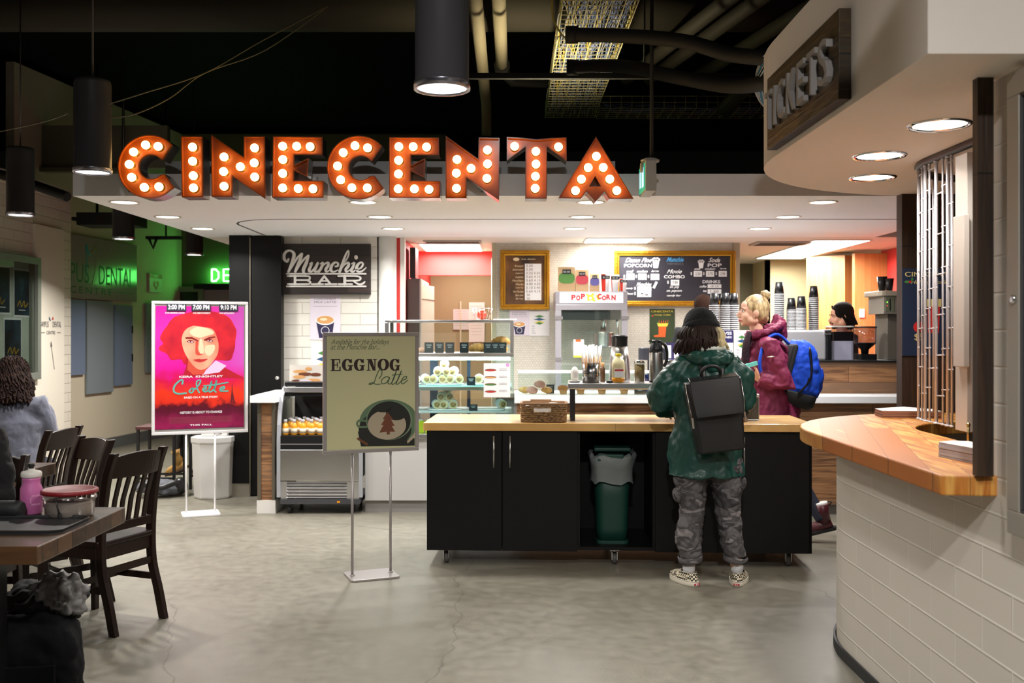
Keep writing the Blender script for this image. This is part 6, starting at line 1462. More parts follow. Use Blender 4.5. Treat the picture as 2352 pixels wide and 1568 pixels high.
b = MB(mat('brass_pin', (.5, .4, .2, 1), .3, 1)); b.cyl((1.87, 4.08, 1.052), (1.87, 4.08, 1.12), .006, n=10); b.ball((1.87, 4.08, 1.125), .009, 10, 6); b.build('floor_pin', gr)
def stack(loc, rz, w_, d_, n, lab, edge, warp):
    b = MB(edge); random.seed(n)
    for k in range(n):
        z = k * .004; dx, dy = random.uniform(-.003, .003), random.uniform(-.003, .003)
        b.box(-w_ / 2 + dx, w_ / 2 + dx, -d_ / 2 + dy, d_ / 2 + dy, z, z + .0036)
    b.use(PW); zz = n * .004; b.f([b.v((-w_ / 2, -d_ / 2, zz + .001)), b.v((w_ / 2, -d_ / 2, zz + .002)), b.v((w_ / 2, d_ / 2, zz + .001)), b.v((0, d_ / 2, zz + warp)), b.v((-w_ / 2, d_ / 2, zz + .001))])
    o = b.build('paper_stack'); o.location = loc; o.rotation_euler = (0, 0, rz); tag(o, lab, 'paper stack')
stack((2.13, 5.36, 1.0505), R(-8), .30, .18, 9, 'stack of white leaflets at the far side of the ticket ledge', mat('paper_edge_brown', S(150, 104, 80), .7), .012)
stack((1.64, 3.52, 1.0505), R(10), .12, .26, 13, 'stack of pale booklets on the near corner of the ticket ledge', mat('paper_edge_grey', S(186, 176, 176), .7), .006)
# display case on the right wall
r_ = root('wall_display_case', 'grey metal framed glass display case at the right edge of the view', 'display case', (1.53, 2.98, 0), R(-90))
M_GF = mat('case_grey', S(150, 144, 134), .45, .2)
b = MB(M_GF); b.frame(0, 1.1, .905, 2.27, .07, -.05, 0); b.use(mat('case_gasket', S(52, 50, 52), .6)); b.frame(.07, 1.03, .975, 2.2, .008, -.046, 0); b.build('frame', r_, bevel=.003)
b = MB(mat('case_back', S(176, 180, 168), .7)); b.box(.07, 1.03, -.008, -.003, .975, 2.2); b.build('back_panel', r_)
b = MB(glass_mat('display_glass', (.8, .84, .82, 1), .35)); b.box(.07, 1.03, -.04, -.036, .975, 2.2); b.build('glass_pane', r_)
b = MB(M_CHROME); b.at((.045, -.05, 1.6), (R(90), 0, 0)).lathe([(.014, 0), (.014, .006), (.009, .009)], n=16); b.at(); b.build('lock', r_)
# ------------------------------------------------------------- left wall
r_ = root('poster_case', 'grey framed notice case with dark film posters on the left wall', 'display case', (-4.9, 0, 0), R(90))
b = MB(mat('case_frame_grey', S(128, 132, 124), .4, .2)); b.frame(8.4, 10.22, 1.03, 2.27, .07, -.07, 0); b.box(10.06, 10.15, -.03, 0, 1.1, 2.2); b.build('frame', r_, bevel=.003)
b = MB(mat('case_pale', S(196, 202, 190), .7)); b.box(8.47, 10.1, -.02, -.003, 1.1, 2.2); b.build('back_panel', r_)
FP = ramp_mat('film_poster', [(0.4, S(12, 22, 40)), (0.62, S(30, 62, 84)), (0.8, S(120, 160, 170))], (1, 1, 1), 4, 4, .4); b = MB(FP)
for y0, y1, z0, z1 in ((9.3, 9.66, 1.70, 2.13), (9.76, 10.05, 1.68, 2.12), (9.57, 9.88, 1.22, 1.63)):
    b.use(PW); b.box(y0 - .02, y1 + .02, -.024, -.02, z0 - .02, z1 + .02); b.use(FP); b.box(y0, y1, -.028, -.024, z0, z1)
    b.use(mat('print_ochre', S(190, 150, 40), .5)); b.stroke([(y0 + .05, z0 + .09), (y0 + .1, z0 + .14), (y0 + .13, z0 + .08), (y0 + .18, z0 + .14), (y0 + .2, z0 + .08), (y0 + .26, z0 + .12)], .012, -.0295, -.028)
    b.use(PW); b.box(y0 + .08, y1 - .08, -.029, -.028, z0 + .045, z0 + .053)
b.build('film_posters', r_)
b = MB(glass_mat('display_glass')); b.box(8.47, 10.1, -.06, -.056, 1.1, 2.2); b.build('glass_pane', r_)
TXT = mat('sign_text_grey', S(104, 100, 104), .6)
r_ = root('small_dental_sign', 'small Campus Dental Centre lettering with an arrow on the left wall', 'sign', (-4.872, 0, 0), R(90))
b = MB(TXT); b.text('CAMPUS', 10.27, 1.565, .06, -.002, w=.2); b.text('DENTAL', 10.56, 1.565, .06, -.002, w=.2); b.text('CENTRE', 10.42, 1.49, .035, -.002, w=.2); b.box(10.29, 10.38, -.002, -.001, 1.505, 1.51); b.box(10.66, 10.75, -.002, -.001, 1.505, 1.51)
b.stroke([(10.6, 1.12), (10.53, 1.36)], .006, -.002, 0, 2); b.poly([(10.51, 1.36), (10.55, 1.36), (10.52, 1.42)], -.003)
b.use(PBLUE); b.poly([(10.48, 1.64), (10.52, 1.63), (10.48, 1.68)], -.002); b.use(REDP); b.poly([(10.54, 1.65), (10.58, 1.64), (10.57, 1.68)], -.002); b.build('lettering', r_)
wang = math.atan2(4.0, .52); WL = dict(loc=(-5.5 + .004, 11.0, 0), rz=wang)
r_ = root('dental_sign', 'large pale Campus Dental Centre sign board washed with green light', 'sign', (-5.49, 11.0, 0), wang)
b = MB(mat('acrylic_board', S(150, 150, 140), .12, coat=.3)); b.box(.2, 2.62, -.03, 0, 1.925, 2.70); b.build('board', r_)
b = MB(mat('sign_text_green', S(50, 76, 58), .5)); b.text('CAMPUS', .45, 2.12, .24, -.032, w=.98); b.text('DENTAL', 1.66, 2.12, .24, -.032, w=.86); b.text('CENTRE', 1.02, 1.99, .085, -.032, w=.95, sp=1.3); b.box(.5, .95, -.032, -.031, 2.03, 2.037); b.box(2.1, 2.55, -.032, -.031, 2.03, 2.037)
b.use(mat('tooth_blue', S(40, 110, 150), .4)); b.stroke([(1.36, 2.2), (1.38, 2.42), (1.36, 2.6), (1.42, 2.5), (1.48, 2.46)], [.012, .02, .03, .03, .01], -.033, -.031)
b.use(mat('tooth_brown', S(130, 90, 70), .4)); b.stroke([(1.45, 2.5), (1.52, 2.52), (1.6, 2.6), (1.6, 2.42), (1.56, 2.25), (1.5, 2.12), (1.44, 2.12)], [.01, .03, .028, .018, .012, .01, .01], -.033, -.031); b.build('lettering', r_)
PB_ = mat('banner_blue', S(120, 134, 158), .25); PB2 = mat('banner_grey', S(136, 146, 152), .2)
for s0, s1, z0, z1, m_, lab in ((1.0, 1.36, .99, 1.91, PB_, 'narrow blue grey wall panel, leftmost under the dental sign'), (1.40, 2.02, .74, 1.91, PB2, 'widest and lowest grey wall panel under the dental sign'), (2.07, 2.52, .81, 1.87, PB_, 'blue grey cabinet door panel with black hinges under the dental sign'), (2.9, 3.4, .95, 1.92, PB2, 'dark grey wall panel under the red heart sign')):
    b = MB(m_); b.box(s0, s1, -.025, 0, z0, z1)
    if 'hinges' in lab: b.use(M_BLK); b.box(s1 - .03, s1 - .015, -.04, -.025, 1.5, 1.6); b.box(s1 - .03, s1 - .015, -.04, -.025, 1.12, 1.22)
    o = b.build('wall_panel'); o.location = (-5.49, 11.0, 0); o.rotation_euler = (0, 0, wang); tag(o, lab, 'panel')
b = MB(mat('sign_white2', S(206, 198, 186), .5)); b.box(3.0, 3.36, -.02, 0, 2.08, 2.34); b.use(mat('sign_red', S(170, 36, 36), .5)); b.box(3.0, 3.36, -.022, -.02, 2.28, 2.34); b.poly([(3.18, 2.11), (3.09, 2.19), (3.1, 2.235), (3.14, 2.245), (3.18, 2.22), (3.22, 2.245), (3.26, 2.235), (3.27, 2.19)], -.021); b.use(PW); b.text('AED', 3.18, 2.295, .035, -.0225, anchor='c', w=.14); b.poly([(3.19, 2.225), (3.155, 2.18), (3.18, 2.18), (3.17, 2.14), (3.205, 2.19), (3.18, 2.19)], -.0225)
o = b.build('aed_sign'); o.location = (-5.49, 11.0, 0); o.rotation_euler = (0, 0, wang); tag(o, 'small white and red AED heart sign on the green lit wall', 'sign')
r_ = root('neon_sign', 'glowing green neon letters over the far doorway', 'neon sign', (-4.5, 14.93, 2.28))
NE = mat('neon_green', (.3, 1, .3, 1), .4, emit=26, ecol=(.12, 1, .16, 1))
for k, ch in enumerate('DENTAL'):
    b = MB(NE)
    G = {'D': [[(0, 0), (0, .18)], [(0, .18), (.06, .175), (.1, .13), (.1, .05), (.06, .005), (0, 0)]], 'E': [[(.1, 0), (0, 0), (0, .18), (.1, .18)], [(0, .09), (.08, .09)]], 'N': [[(0, 0), (0, .18), (.1, 0), (.1, .18)]], 'T': [[(0, .18), (.11, .18)], [(.055, .18), (.055, 0)]], 'A': [[(0, 0), (.055, .18), (.11, 0)], [(.025, .06), (.085, .06)]], 'L': [[(0, .18), (0, 0), (.1, 0)]]}[ch]
    for st in G: b.tube([(k * .175 + x, 0, z) for x, z in st], .011, 8)
    b.build('letter', r_)
b = MB(mat('door_frame_grey', S(120, 130, 110), .6)); b.frame(-5.12, -4.62, -.03, 2.2, .08, 14.9, 15.0); b.use(mat('door_glass_dark', (.02, .018, .02, 1), .2)); b.box(-5.04, -4.7, 14.95, 14.99, .05, 2.12); struct(b, 'door_1')
b = MB(mat('door_pink', S(150, 132, 142), .7)); b.box(-4.62, -3.2, 14.93, 14.99, 0, 2.15); b.use(M_BLK); b.box(-4.75, -3.1, 14.85, 15.0, 2.16, 2.24); struct(b, 'door_2')
b = MB(M_DPIPE); b.box(-4.9, -4.25, 11.2, 11.6, 2.72, 2.86); b.cyl((-4.75, 11.4, 2.86), (-4.75, 11.4, 4.6), .015); b.cyl((-4.45, 11.4, 2.86), (-4.45, 11.4, 4.6), .015); b.box(-5.0, -4.8, 11.3, 11.5, 2.78, 2.82); b.thing('projector', 'black projector hung from the ceiling left of the canopy', 'projector')
b = MB(M_DPIPE); b.box(-4.75, -4.3, 12.9, 13.0, 2.72, 2.76); b.tube([(-4.7, 12.9, 2.72), (-4.65, 12.9, 2.6), (-4.6, 12.9, 2.74)], .02, 6); b.cyl((-4.5, 12.95, 2.76), (-4.5, 12.95, 4.6), .012); b.thing('ceiling_bracket', 'small black bracket hung from the ceiling over the dental sign', 'bracket')
# ------------------------------------------------------------- tables and chairs
M_CH = mat('dark_chair_wood', (.016, .0062, .0036, 1), .4, coat=.08, spec=.3, bump=.1, bscale=30)
def chair_geo():
    o = root('wooden_chair', 'x', 'chair', group='dark slat back wooden chairs')
    for s_ in (-1, 1):
        b = MB(M_CH); x = s_ * .175; pts = [(-.085, 0), (-.05, .15), (-.008, .3), (0, .45), (-.01, .6), (-.04, .78), (-.085, .905)]
        pts = smooth_pts(pts, 4); rs = []
        for y, z in pts: rs.append([(x - .016, y - .022, z), (x + .016, y - .022, z), (x + .016, y + .022, z), (x - .016, y + .022, z)])
        b.rings(rs, smooth=False); b.build('back_leg', o, bevel=.005)
        b = MB(M_CH); b.rings([[(x - k, .385 - k, z), (x + k, .385 - k, z), (x + k, .385 + k, z), (x - k, .385 + k, z)] for z, k in ((0, .015), (.43, .02))], smooth=False); b.build('front_leg', o, bevel=.003)
    b = MB(M_CH); rs = []
    for k in range(13):
        t = -1 + 2 * k / 12; x = .16 * t; yc = -.052 - .028 * (1 - t * t); zt = .885 + .018 * (1 - t * t); rs.append([(x, yc - .011, .775), (x, yc + .011, .775), (x, yc - .012, zt), (x, yc - .034, zt)][0:4])
        rs[-1] = [(x, yc - .008, .775), (x, yc + .014, .775), (x, yc - .016, zt), (x, yc - .038, zt)]
    b.rings(rs, smooth=False); b.build('crest_rail', o, bevel=.004)
    b = MB(M_CH); b.box(-.16, .16, -.02, .005, .50, .545); b.build('lower_rail', o, bevel=.003)
    for k in range(5):
        x = -.112 + k * .056; b = MB(M_CH); b.rings([[(x - .012, y - .006, z), (x + .012, y - .006, z), (x + .012, y + .006, z), (x - .012, y + .006, z)] for y, z in ((-.008, .54), (-.03, .66), (-.058 - .02 * (1 - (x / .16) ** 2), .79))], smooth=False); b.build('slat', o)
    b = MB(M_CH); b.bbox(-.2, .2, -.02, .41, .435, .465, .04, 4); b.build('seat', o, bevel=.008)
    b = MB(M_CH); b.box(-.17, .17, -.01, .01, .37, .435); b.box(-.17, .17, .375, .395, .37, .435); b.box(-.185, -.165, 0, .385, .37, .435); b.box(.165, .185, 0, .385, .37, .435); b.build('apron', o)
    b = MB(M_CH); b.box(-.17, .17, -.02, -.005, .29, .325); b.box(-.182, -.168, 0, .38, .2, .235); b.box(.168, .182, 0, .38, .2, .235); b.box(-.17, .17, .2, .215, .205, .235); b.build('stretcher', o)
    return o
ch = chair_geo(); ch.location = (-1.98, 5.116, 0); ch.rotation_euler = (0, 0, R(67.9)); ch['label'] = 'nearest dark slat back chair, pulled out to the right of the front table'
dup(ch, (-2.43, 5.62, 0), R(138.6), 'middle dark chair of the three, angled between the two tables')
dup(ch, (-2.90, 6.28, 0), R(84), 'farthest dark slat back chair, beside the grey sweater')
dup(ch, (-3.74, 6.96, 0), R(-90), 'dark chair under the person in the grey sweater')
dup(ch, (-2.56, 4.80, 0), R(180), 'dark chair under the person in black at the front table')
M_TB = plank_mat('table_wood', [S(34, 22, 14), S(62, 42, 28), S(92, 64, 40)], (3, .12), (3, 40, 40), .32, .1, xz=False, coat=.3)
def table(x0, x1, y0, y1, lab):
    o = root('dining_table', lab, 'table', ((x0 + x1) / 2, (y0 + y1) / 2, 0), group='dark wooden cafe tables'); a, c_ = (x1 - x0) / 2, (y1 - y0) / 2
    b = MB(M_TB); b.box(-a, a, -c_, c_, .695, .76); b.build('table_top', o, bevel=.004)
    for x in (-a + .3, a - .35):
        b = MB(M_BLK); b.box(x - .03, x + .03, -.03, .03, .03, .695); b.box(x - .03, x + .03, -c_ + .12, c_ - .12, 0, .03); b.box(x - .03, x + .03, -.25, .25, .67, .695); b.build('pedestal', o)
table(-3.3, -1.646, 3.456, 4.24, 'front dark wooden table at the lower left, with a tray and pink bottle'); table(-3.9, -2.61, 5.15, 5.70, 'second dark table behind, in front of the grey sweater')
o = root('water_bottle', 'pink squeeze bottle with a white cap on the front table', 'bottle', (X(72, 4.08), 4.08, .7605))
b = MB(mat('bottle_pink', S(206, 112, 170), .35)); b.lathe([(.036, 0), (.043, .006), (.043, .075), (.042, .105), (.034, .125), (.034, .14), (.037, .15)], n=28); b.build('bottle_body', o)
b = MB(mat('print_paleink', S(226, 150, 194), .4)); q = [(.0437 * sin(R(a)), -.0437 * cos(R(a))) for a in range(20, 75, 6)]
b.rings([[(x, y, z) for x, y in q] for z in (.04, .047)], cap=False, closed=False); b.rings([[(x, y, z) for x, y in q] for z in (.075, .082)], cap=False, closed=False); b.rings([[(x, y, z) for x, y in q[:2]] for z in (.04, .082)], cap=False, closed=False); b.build('printed_mark', o)
b = MB(mat('cap_white', S(226, 222, 214), .45)); b.lathe([(.038, .15), (.040, .154), (.040, .168), (.036, .174), (.014, .18), (.012, .186)], n=28); b.build('cap', o)
b = MB(M_BLK); b.lathe([(.011, .183), (.010, .192), (.014, .196), (.013, .206)], n=16); b.build('spout', o)
o = root('food_container', 'round clear food container with a red lid on the front table', 'container', (X(160, 4.03), 4.03, .7605))
b = MB(glass_mat('tub_plastic', (.74, .72, .70, 1), .3, .15)); b.lathe([(.085, 0), (.092, .01), (.098, .07), (.104, .073), (.104, .083), (.100, .085), (.102, .1)], n=36); b.build('tub', o)
b = MB(mat('tub_contents', S(196, 186, 178), .8, bump=.8, bscale=30)); b.lathe([(.082, .004), (.09, .012), (.094, .05), (.08, .062)], n=28); b.build('food', o)
b = MB(mat('lid_red', S(128, 20, 28), .5)); b.lathe([(.106, .094), (.109, .096), (.109, .108), (.1, .112), (.094, .107), (.02, .107)], n=36); b.build('lid', o)
b = MB(mat('spoon_dark', (.03, .028, .028, 1), .4)); b.tube([(-.012, -.1005, .09), (-.005, -.098, .05), (.0, -.094, .028)], [.004, .003, .004], 8); b.ball((0, -.09, .018), (.01, .004, .014)); b.build('spoon', o)
b = MB(mat('pouch_black', (.012, .012, .013, 1), .6)); b.tube([(-.36, 0, .035), (-.3, 0, .036), (.13, .01, .036), (.17, .01, .036), (.185, .01, .036)], [.025, .034, .036, .036, .028], 18)
o = b.build('rolled_case'); o.location = (-2.14, 3.97, .7605); tag(o, 'black rolled soft case lying in front of the pink bottle', 'case')
b = MB(mat('tray_black', (.02, .02, .021, 1), .5)); b.bbox(-.5, .5, -.155, .155, 0, .006, .05, 5); b.rings([[(x * k, y * k, z) for x, y in rrect(.5, .155, .05)] for z, k in ((.004, .985), (.016, 1.0), (.018, .99), (.008, .97))], cap=False, smooth=False)
o = b.build('lunch_tray'); o.location = (-2.16, 3.80, .7605); tag(o, 'flat black lunch tray on the front table', 'tray')
b = MB(mat('tablet_black', (.01, .01, .011, 1), .25)); b.bbox(-.2, .2, -.13, .13, 0, .012, .012); o = b.build('tablet'); o.location = (-2.62, 3.86, .779); o.rotation_euler = (0, 0, R(12)); tag(o, 'thin black tablet lying on the tray at the left edge', 'tablet')
# clutter under the table
def cloth_fx(o, s_, size, mid=.5, hard=True):
    t = bpy.data.textures.new('folds', 'CLOUDS'); t.noise_scale = size; t.noise_depth = 2; t.noise_type = 'HARD_NOISE' if hard else 'SOFT_NOISE'
    d = o.modifiers.new('d', 'DISPLACE'); d.texture = t; d.strength = s_; d.mid_level = mid; d.texture_coords = 'LOCAL'
o = root('dark_backpack', 'dark grey backpack standing on the floor under the front table', 'backpack', (-1.93, 4.0, 0), R(10))
M_BP = mat('pack_dark', (.005, .005, .006, 1), .9, spec=.15, bump=.3, bscale=120)
b = MB(M_BP); b.rings([[(x * k, y * k, z) for x, y in rrect(.19, .12, .07, 6)] for z, k in ((0, .9), (.03, 1), (.2, 1.02), (.32, .9), (.38, .6))]); c_ = b.build('pack_body', o, remesh=.012); cloth_fx(c_, .03, .12)
b = MB(M_BP); b.tube(smooth_pts([(.17, -.06, .1), (.24, -.12, .02), (.3, -.16, .008), (.33, -.15, .02)], 5), (.02, .004), 8); b.build('strap', o)
b = MB(M_BP); b.box(-.1, .12, -.135, -.11, .04, .2); b.use(mat('zip_pale', S(170, 170, 170), .5)); b.box(-.02, .03, -.139, -.136, .115, .119); b.build('front_pocket', o, bevel=.02)
o = root('folded_coat', 'crumpled black coat with a pale grey lining lying on the dark backpack', 'coat', (-1.87, 4.1, .33), R(-10))
b = MB(mat('coat_black', (.006, .006, .007, 1), .8)); b.ball((-.06, .02, .06), (.19, .14, .09), noise_=.3, ns=9); c_ = b.build('coat_shell', o, remesh=.014); cloth_fx(c_, .06, .1)
b = MB(mat('lining_grey', S(112, 110, 110), .45, bump=.5, bscale=22)); b.ball((.05, -.02, .11), (.115, .1, .085), noise_=.5, ns=12); c_ = b.build('coat_lining', o, remesh=.01); cloth_fx(c_, .05, .05)
# stool, boot and bag behind the film poster
def stool(loc, lab):
    o = root('bar_stool', lab, 'stool', loc, group='stools behind the film poster')
    b = MB(mat('stool_top', S(70, 30, 30), .5)); b.box(-.19, .19, -.17, .17, .59, .62); b.build('seat', o, bevel=.004)
    for x in (-.17, .17):
        for y in (-.15, .15): b = MB(M_BLK); b.box(x - .012, x + .012, y - .012, y + .012, 0, .59); b.build('leg', o)
    b = MB(M_BLK)
    for y in (-.15, .15): b.box(-.17, .17, y - .01, y + .01, .12, .14)
    b.box(-.18, -.16, -.15, .15, .16, .18); b.box(.16, .18, -.15, .15, .16, .18); b.build('foot_rung', o)
stool((-3.36, 9.55, 0), 'dark stool seen at the left edge of the film poster'); stool((-2.92, 9.72, 0), 'dark stool carrying the person behind the film poster')
o = root('floor_backpack', 'grey and black backpack lying on the floor behind the film poster stand', 'backpack', (-3.22, 9.15, 0), R(15))
b = MB(mat('pack_grey', S(92, 94, 102), .8)); b.ball((0, 0, .085), (.22, .14, .085), noise_=.2); c_ = b.build('pack_body', o, remesh=.014); cloth_fx(c_, .04, .1)
b = MB(M_BLK); b.tube(smooth_pts([(-.15, -.1, .13), (0, -.15, .1), (.15, -.1, .14), (.2, 0, .06)], 5), (.022, .006), 8); b.ball((.16, .02, .09), (.07, .11, .08)); b.build('straps', o)
tc = root('trash_can', 'tall white trash can behind the film poster stand', 'trash can', (X(481, 9.0), 9.12, 0))
b = MB(mat('can_white', S(218, 216, 214), .3)); oct_ = lambda r: [(r * cos(R(22.5 + 45 * k)), r * sin(R(22.5 + 45 * k))) for k in range(8)]
b.rings([[(x, y, z) for x, y in oct_(r)] for z, r in ((0, .165), (.02, .172), (.5, .19), (.51, .2), (.56, .2), (.56, .185))], smooth=False); b.build('can_body', tc, bevel=.012)
b = MB(mat('can_white', S(218, 216, 214))); b.box(-.1, .03, -.04, .12, .56, .61); b.box(.08, .13, -.02, .1, .56, .62); b.build('flap_lid', tc, bevel=.006)
# ------------------------------------------------------------- people
SKIN = mat('skin', S(214, 158, 128), .55); SKIN2 = mat('skin_pale', S(220, 170, 146), .55)
def frame_at(loc, yaw=0, pitch=0, roll=0):
    return Matrix.Translation(loc) @ Euler((R(pitch), R(roll), R(yaw)), 'XYZ').to_matrix().to_4x4()
def head_geo(b, M):
    """head facing +Y of M, centre of the skull at the origin"""
    old = b.M; b.M = M
    b.ball((0, -.012, .022), (.075, .093, .098)); b.ball((0, .02, -.052), (.054, .062, .05)); b.ball((0, .045, -.022), (.046, .045, .062)); b.ball((0, .08, -.015), (.016, .022, .03)); b.ball((0, .064, -.09), (.021, .018, .018))
    for s_ in (-1, 1):
        b.ball((s_ * .033, .052, -.03), (.024, .026, .03)); b.ball((s_ * .078, -.012, -.012), (.011, .019, .032), rot=(0, s_ * .2, 0)); b.ball((s_ * .05, .0, -.06), (.02, .04, .03))
        b.ball((s_ * .03, .074, .022), (.026, .014, .009))
    b.tube([(0, .08, .012), (0, .098, -.012), (0, .112, -.03)], [.009, .011, .013], 10); b.ball((0, .1, -.036), (.018, .013, .009))
    b.ball((0, .084, -.06), (.024, .012, .007)); b.ball((0, .082, -.072), (.021, .011, .007)); b.ball((0, .064, .05), (.05, .02, .03))
    b.M = old
def face_parts(o, M, iris, brow, lip, beard=None):
    b = MB(mat('eye_white', S(230, 226, 220), .25)); b.M = M
    for s_ in (-1, 1): b.ball((s_ * .031, .0765, .004), (.0115, .0085, .0055), 12, 8)
    b.use(iris)
    for s_ in (-1, 1): b.ball((s_ * .0325, .0815, .004), (.0062, .0045, .0052), 10, 6); b.tube([(s_ * .019, .083, .009), (s_ * .032, .086, .0115), (s_ * .044, .077, .008)], [.0012, .0018, .0012], 5)
    b.build('eyes', o)
    b = MB(brow); b.M = M
    for s_ in (-1, 1): b.tube([(s_ * .012, .093, .022), (s_ * .032, .092, .029), (s_ * .052, .078, .024)], [.003, .0042, .002], 6)
    b.build('eyebrows', o)
    b = MB(lip); b.M = M; b.tube([(-.023, .086, -.064), (-.01, .0965, -.061), (0, .097, -.063), (.01, .0965, -.061), (.023, .086, -.064)], [.002, .005, .005, .005, .002], 8); b.tube([(-.018, .086, -.07), (0, .095, -.073), (.018, .086, -.07)], [.002, .005, .002], 8); b.build('lips', o)
    if beard:
        b = MB(beard); b.M = M; b.tube([(-.028, .082, -.056), (0, .104, -.049), (.028, .082, -.056)], [.004, .007, .004], 8); b.ball((0, .07, -.09), (.026, .022, .02)); b.build('beard', o)
def hand_geo(b, p, d, palm, curl=.5, side=1):
    """p wrist, d direction of the hand, palm normal; five fingers"""
    z = Vector(d).normalized(); y = Vector(palm); y = (y - z * y.dot(z)).normalized(); x = y.cross(z) * side
    M = Matrix(((x.x, y.x, z.x, p[0]), (x.y, y.y, z.y, p[1]), (x.z, y.z, z.z, p[2]), (0, 0, 0, 1))); old = b.M; b.M = old @ M
    b.tube([(0, 0, -.02), (0, 0, .02), (0, 0, .06), (0, 0, .088)], [(.024, .019), (.034, .017), (.040, .015), (.036, .012)], 12)
    for k, L in enumerate((.068, .078, .073, .056)):
        x0 = .0305 - k * .0205; a = 0; q = Vector((x0, 0, .08)); pts = [tuple(q)]
        for s_ in (.42, .32, .26): a += curl * (.6 + .08 * k); q = q + Vector((0, sin(a), cos(a))) * L * s_; pts.append(tuple(q))
        b.tube(pts, [.0092, .0086, .0078, .0066], 8)
    b.tube([(.026, .006, .015), (.05, .018, .045), (.055, .032, .07), (.05, .045, .085)], [.013, .0115, .010, .008], 8)
    b.M = old
def skel_body(b, J, ka=.82, k=1.0):
    """one continuous body from the joints"""
    V_ = Vector
    pel, ch, nk, hd = [V_(J[n]) for n in ('pelvis', 'chest', 'neck', 'head')]
    b.tube([pel - V_((0, 0, .06)), pel, pel.lerp(ch, .5), ch, ch.lerp(nk, .6)], [(.13 * k, .1 * k), (.15 * k, .11 * k), (.125 * k, .1 * k), (.15 * k, .11 * k), (.1 * k, .08 * k)], 16)
    b.tube([ch.lerp(nk, .5), nk, nk.lerp(hd, .7)], [.06, .05, .047], 12)
    for s_ in ('l', 'r'):
        sh, el, wr = [V_(J[n + s_]) for n in ('sh_', 'el_', 'wr_')]; hp, kn, an = [V_(J[n + s_]) for n in ('hp_', 'kn_', 'an_')]
        b.tube([ch.lerp(nk, .35), sh, sh.lerp(el, .5), el, el.lerp(wr, .4), wr], [.055 * ka, .052 * ka, .043 * ka, .037 * ka, .035 * ka, .024], 12)
        b.tube([pel.lerp(hp, .6), hp, hp.lerp(kn, .5), kn, kn.lerp(an, .3), an], [.09, .085, .072, .055, .054, .036], 12)
def top_geo(b, J, k=1.0, sl=1.0, hem=0.0, wdt=(.17, .13)):
    V_ = Vector; pel, ch, nk = [V_(J[n]) for n in ('pelvis', 'chest', 'neck')]
    up = (ch - pel)
    b.tube([pel - up.normalized() * hem, pel, pel.lerp(ch, .5), ch, ch.lerp(nk, .45), ch.lerp(nk, .8)], [(wdt[0] * 1.0 * k, wdt[1] * k), (wdt[0] * .98 * k, wdt[1] * k), (wdt[0] * .92 * k, wdt[1] * .95 * k), (wdt[0] * 1.05 * k, wdt[1] * k), (wdt[0] * .8 * k, wdt[1] * .8 * k), (.075, .075)], 20)
    for s_ in ('l', 'r'):
        sh, el, wr = [V_(J[n + s_]) for n in ('sh_', 'el_', 'wr_')]
        b.tube([ch.lerp(nk, .4).lerp(sh, .3), sh, sh.lerp(el, .5), el, el.lerp(wr, .5), el.lerp(wr, .93)], [.075 * sl, .074 * sl, .064 * sl, .057 * sl, .052 * sl, .042 * sl], 14)
def trouser_geo(b, J, k=1.0, cuff=.96):
    V_ = Vector; pel = V_(J['pelvis'])
    b.tube([pel - V_((0, 0, .07)), pel + V_((0, 0, .07))], [(.165 * k, .125 * k), (.15 * k, .115 * k)], 18)
    for s_ in ('l', 'r'):
        hp, kn, an = [V_(J[n + s_]) for n in ('hp_', 'kn_', 'an_')]
        b.tube([pel.lerp(hp, .8), hp.lerp(kn, .15), hp.lerp(kn, .55), kn, kn.lerp(an, .35), kn.lerp(an, cuff)], [.1 * k, .1 * k, .088 * k, .072 * k, .068 * k, .056 * k], 14)
def shoe_geo(b, an, ang_, m, sole, pitch=0, L=.26):
    old = b.M; b.M = frame_at((an[0], an[1], an[2]), ang_, pitch)
    b.use(m); b.tube([(0, -.055, -.03), (0, -.03, -.035), (0, .06, -.045), (0, .13, -.055), (0, .17, -.06)], [(.034, .03), (.04, .036), (.044, .03), (.042, .022), (.026, .016)], 14); b.tube([(0, -.01, -.03), (0, -.01, .02)], [.04, .038], 14)
    b.use(sole)
    q = [(.0, -.095), (.03, -.08), (.038, -.03), (.036, .03), (.046, .1), (.038, .16), (.012, .185), (-.02, .18), (-.042, .14), (-.046, .08), (-.036, .02), (-.038, -.03), (-.03, -.08)]
    b.hull2(q, -.085, -.062); b.M = old
def stand_J(w_=.19, h=1.7):
    k = h / 1.7
    return {a: tuple(c * k for c in v) for a, v in dict(pelvis=(0, 0, .92), chest=(0, 0, 1.24), neck=(0, .0, 1.43), head=(0, .015, 1.57), sh_l=(-w_, 0, 1.37), sh_r=(w_, 0, 1.37), el_l=(-w_ - .05, 0, 1.09), el_r=(w_ + .05, 0, 1.09), wr_l=(-w_ - .03, .18, .98), wr_r=(w_ + .03, .18, .98), hp_l=(-.09, 0, .86), hp_r=(.09, 0, .86), kn_l=(-.1, .02, .48), kn_r=(.1, .02, .48), an_l=(-.11, 0, .085), an_r=(.11, 0, .085)).items()}
def strands(b, n, fn, rr, seg=5):
    for k in range(n): b.tube(smooth_pts(fn(k), 3), rr, seg, cap=False)

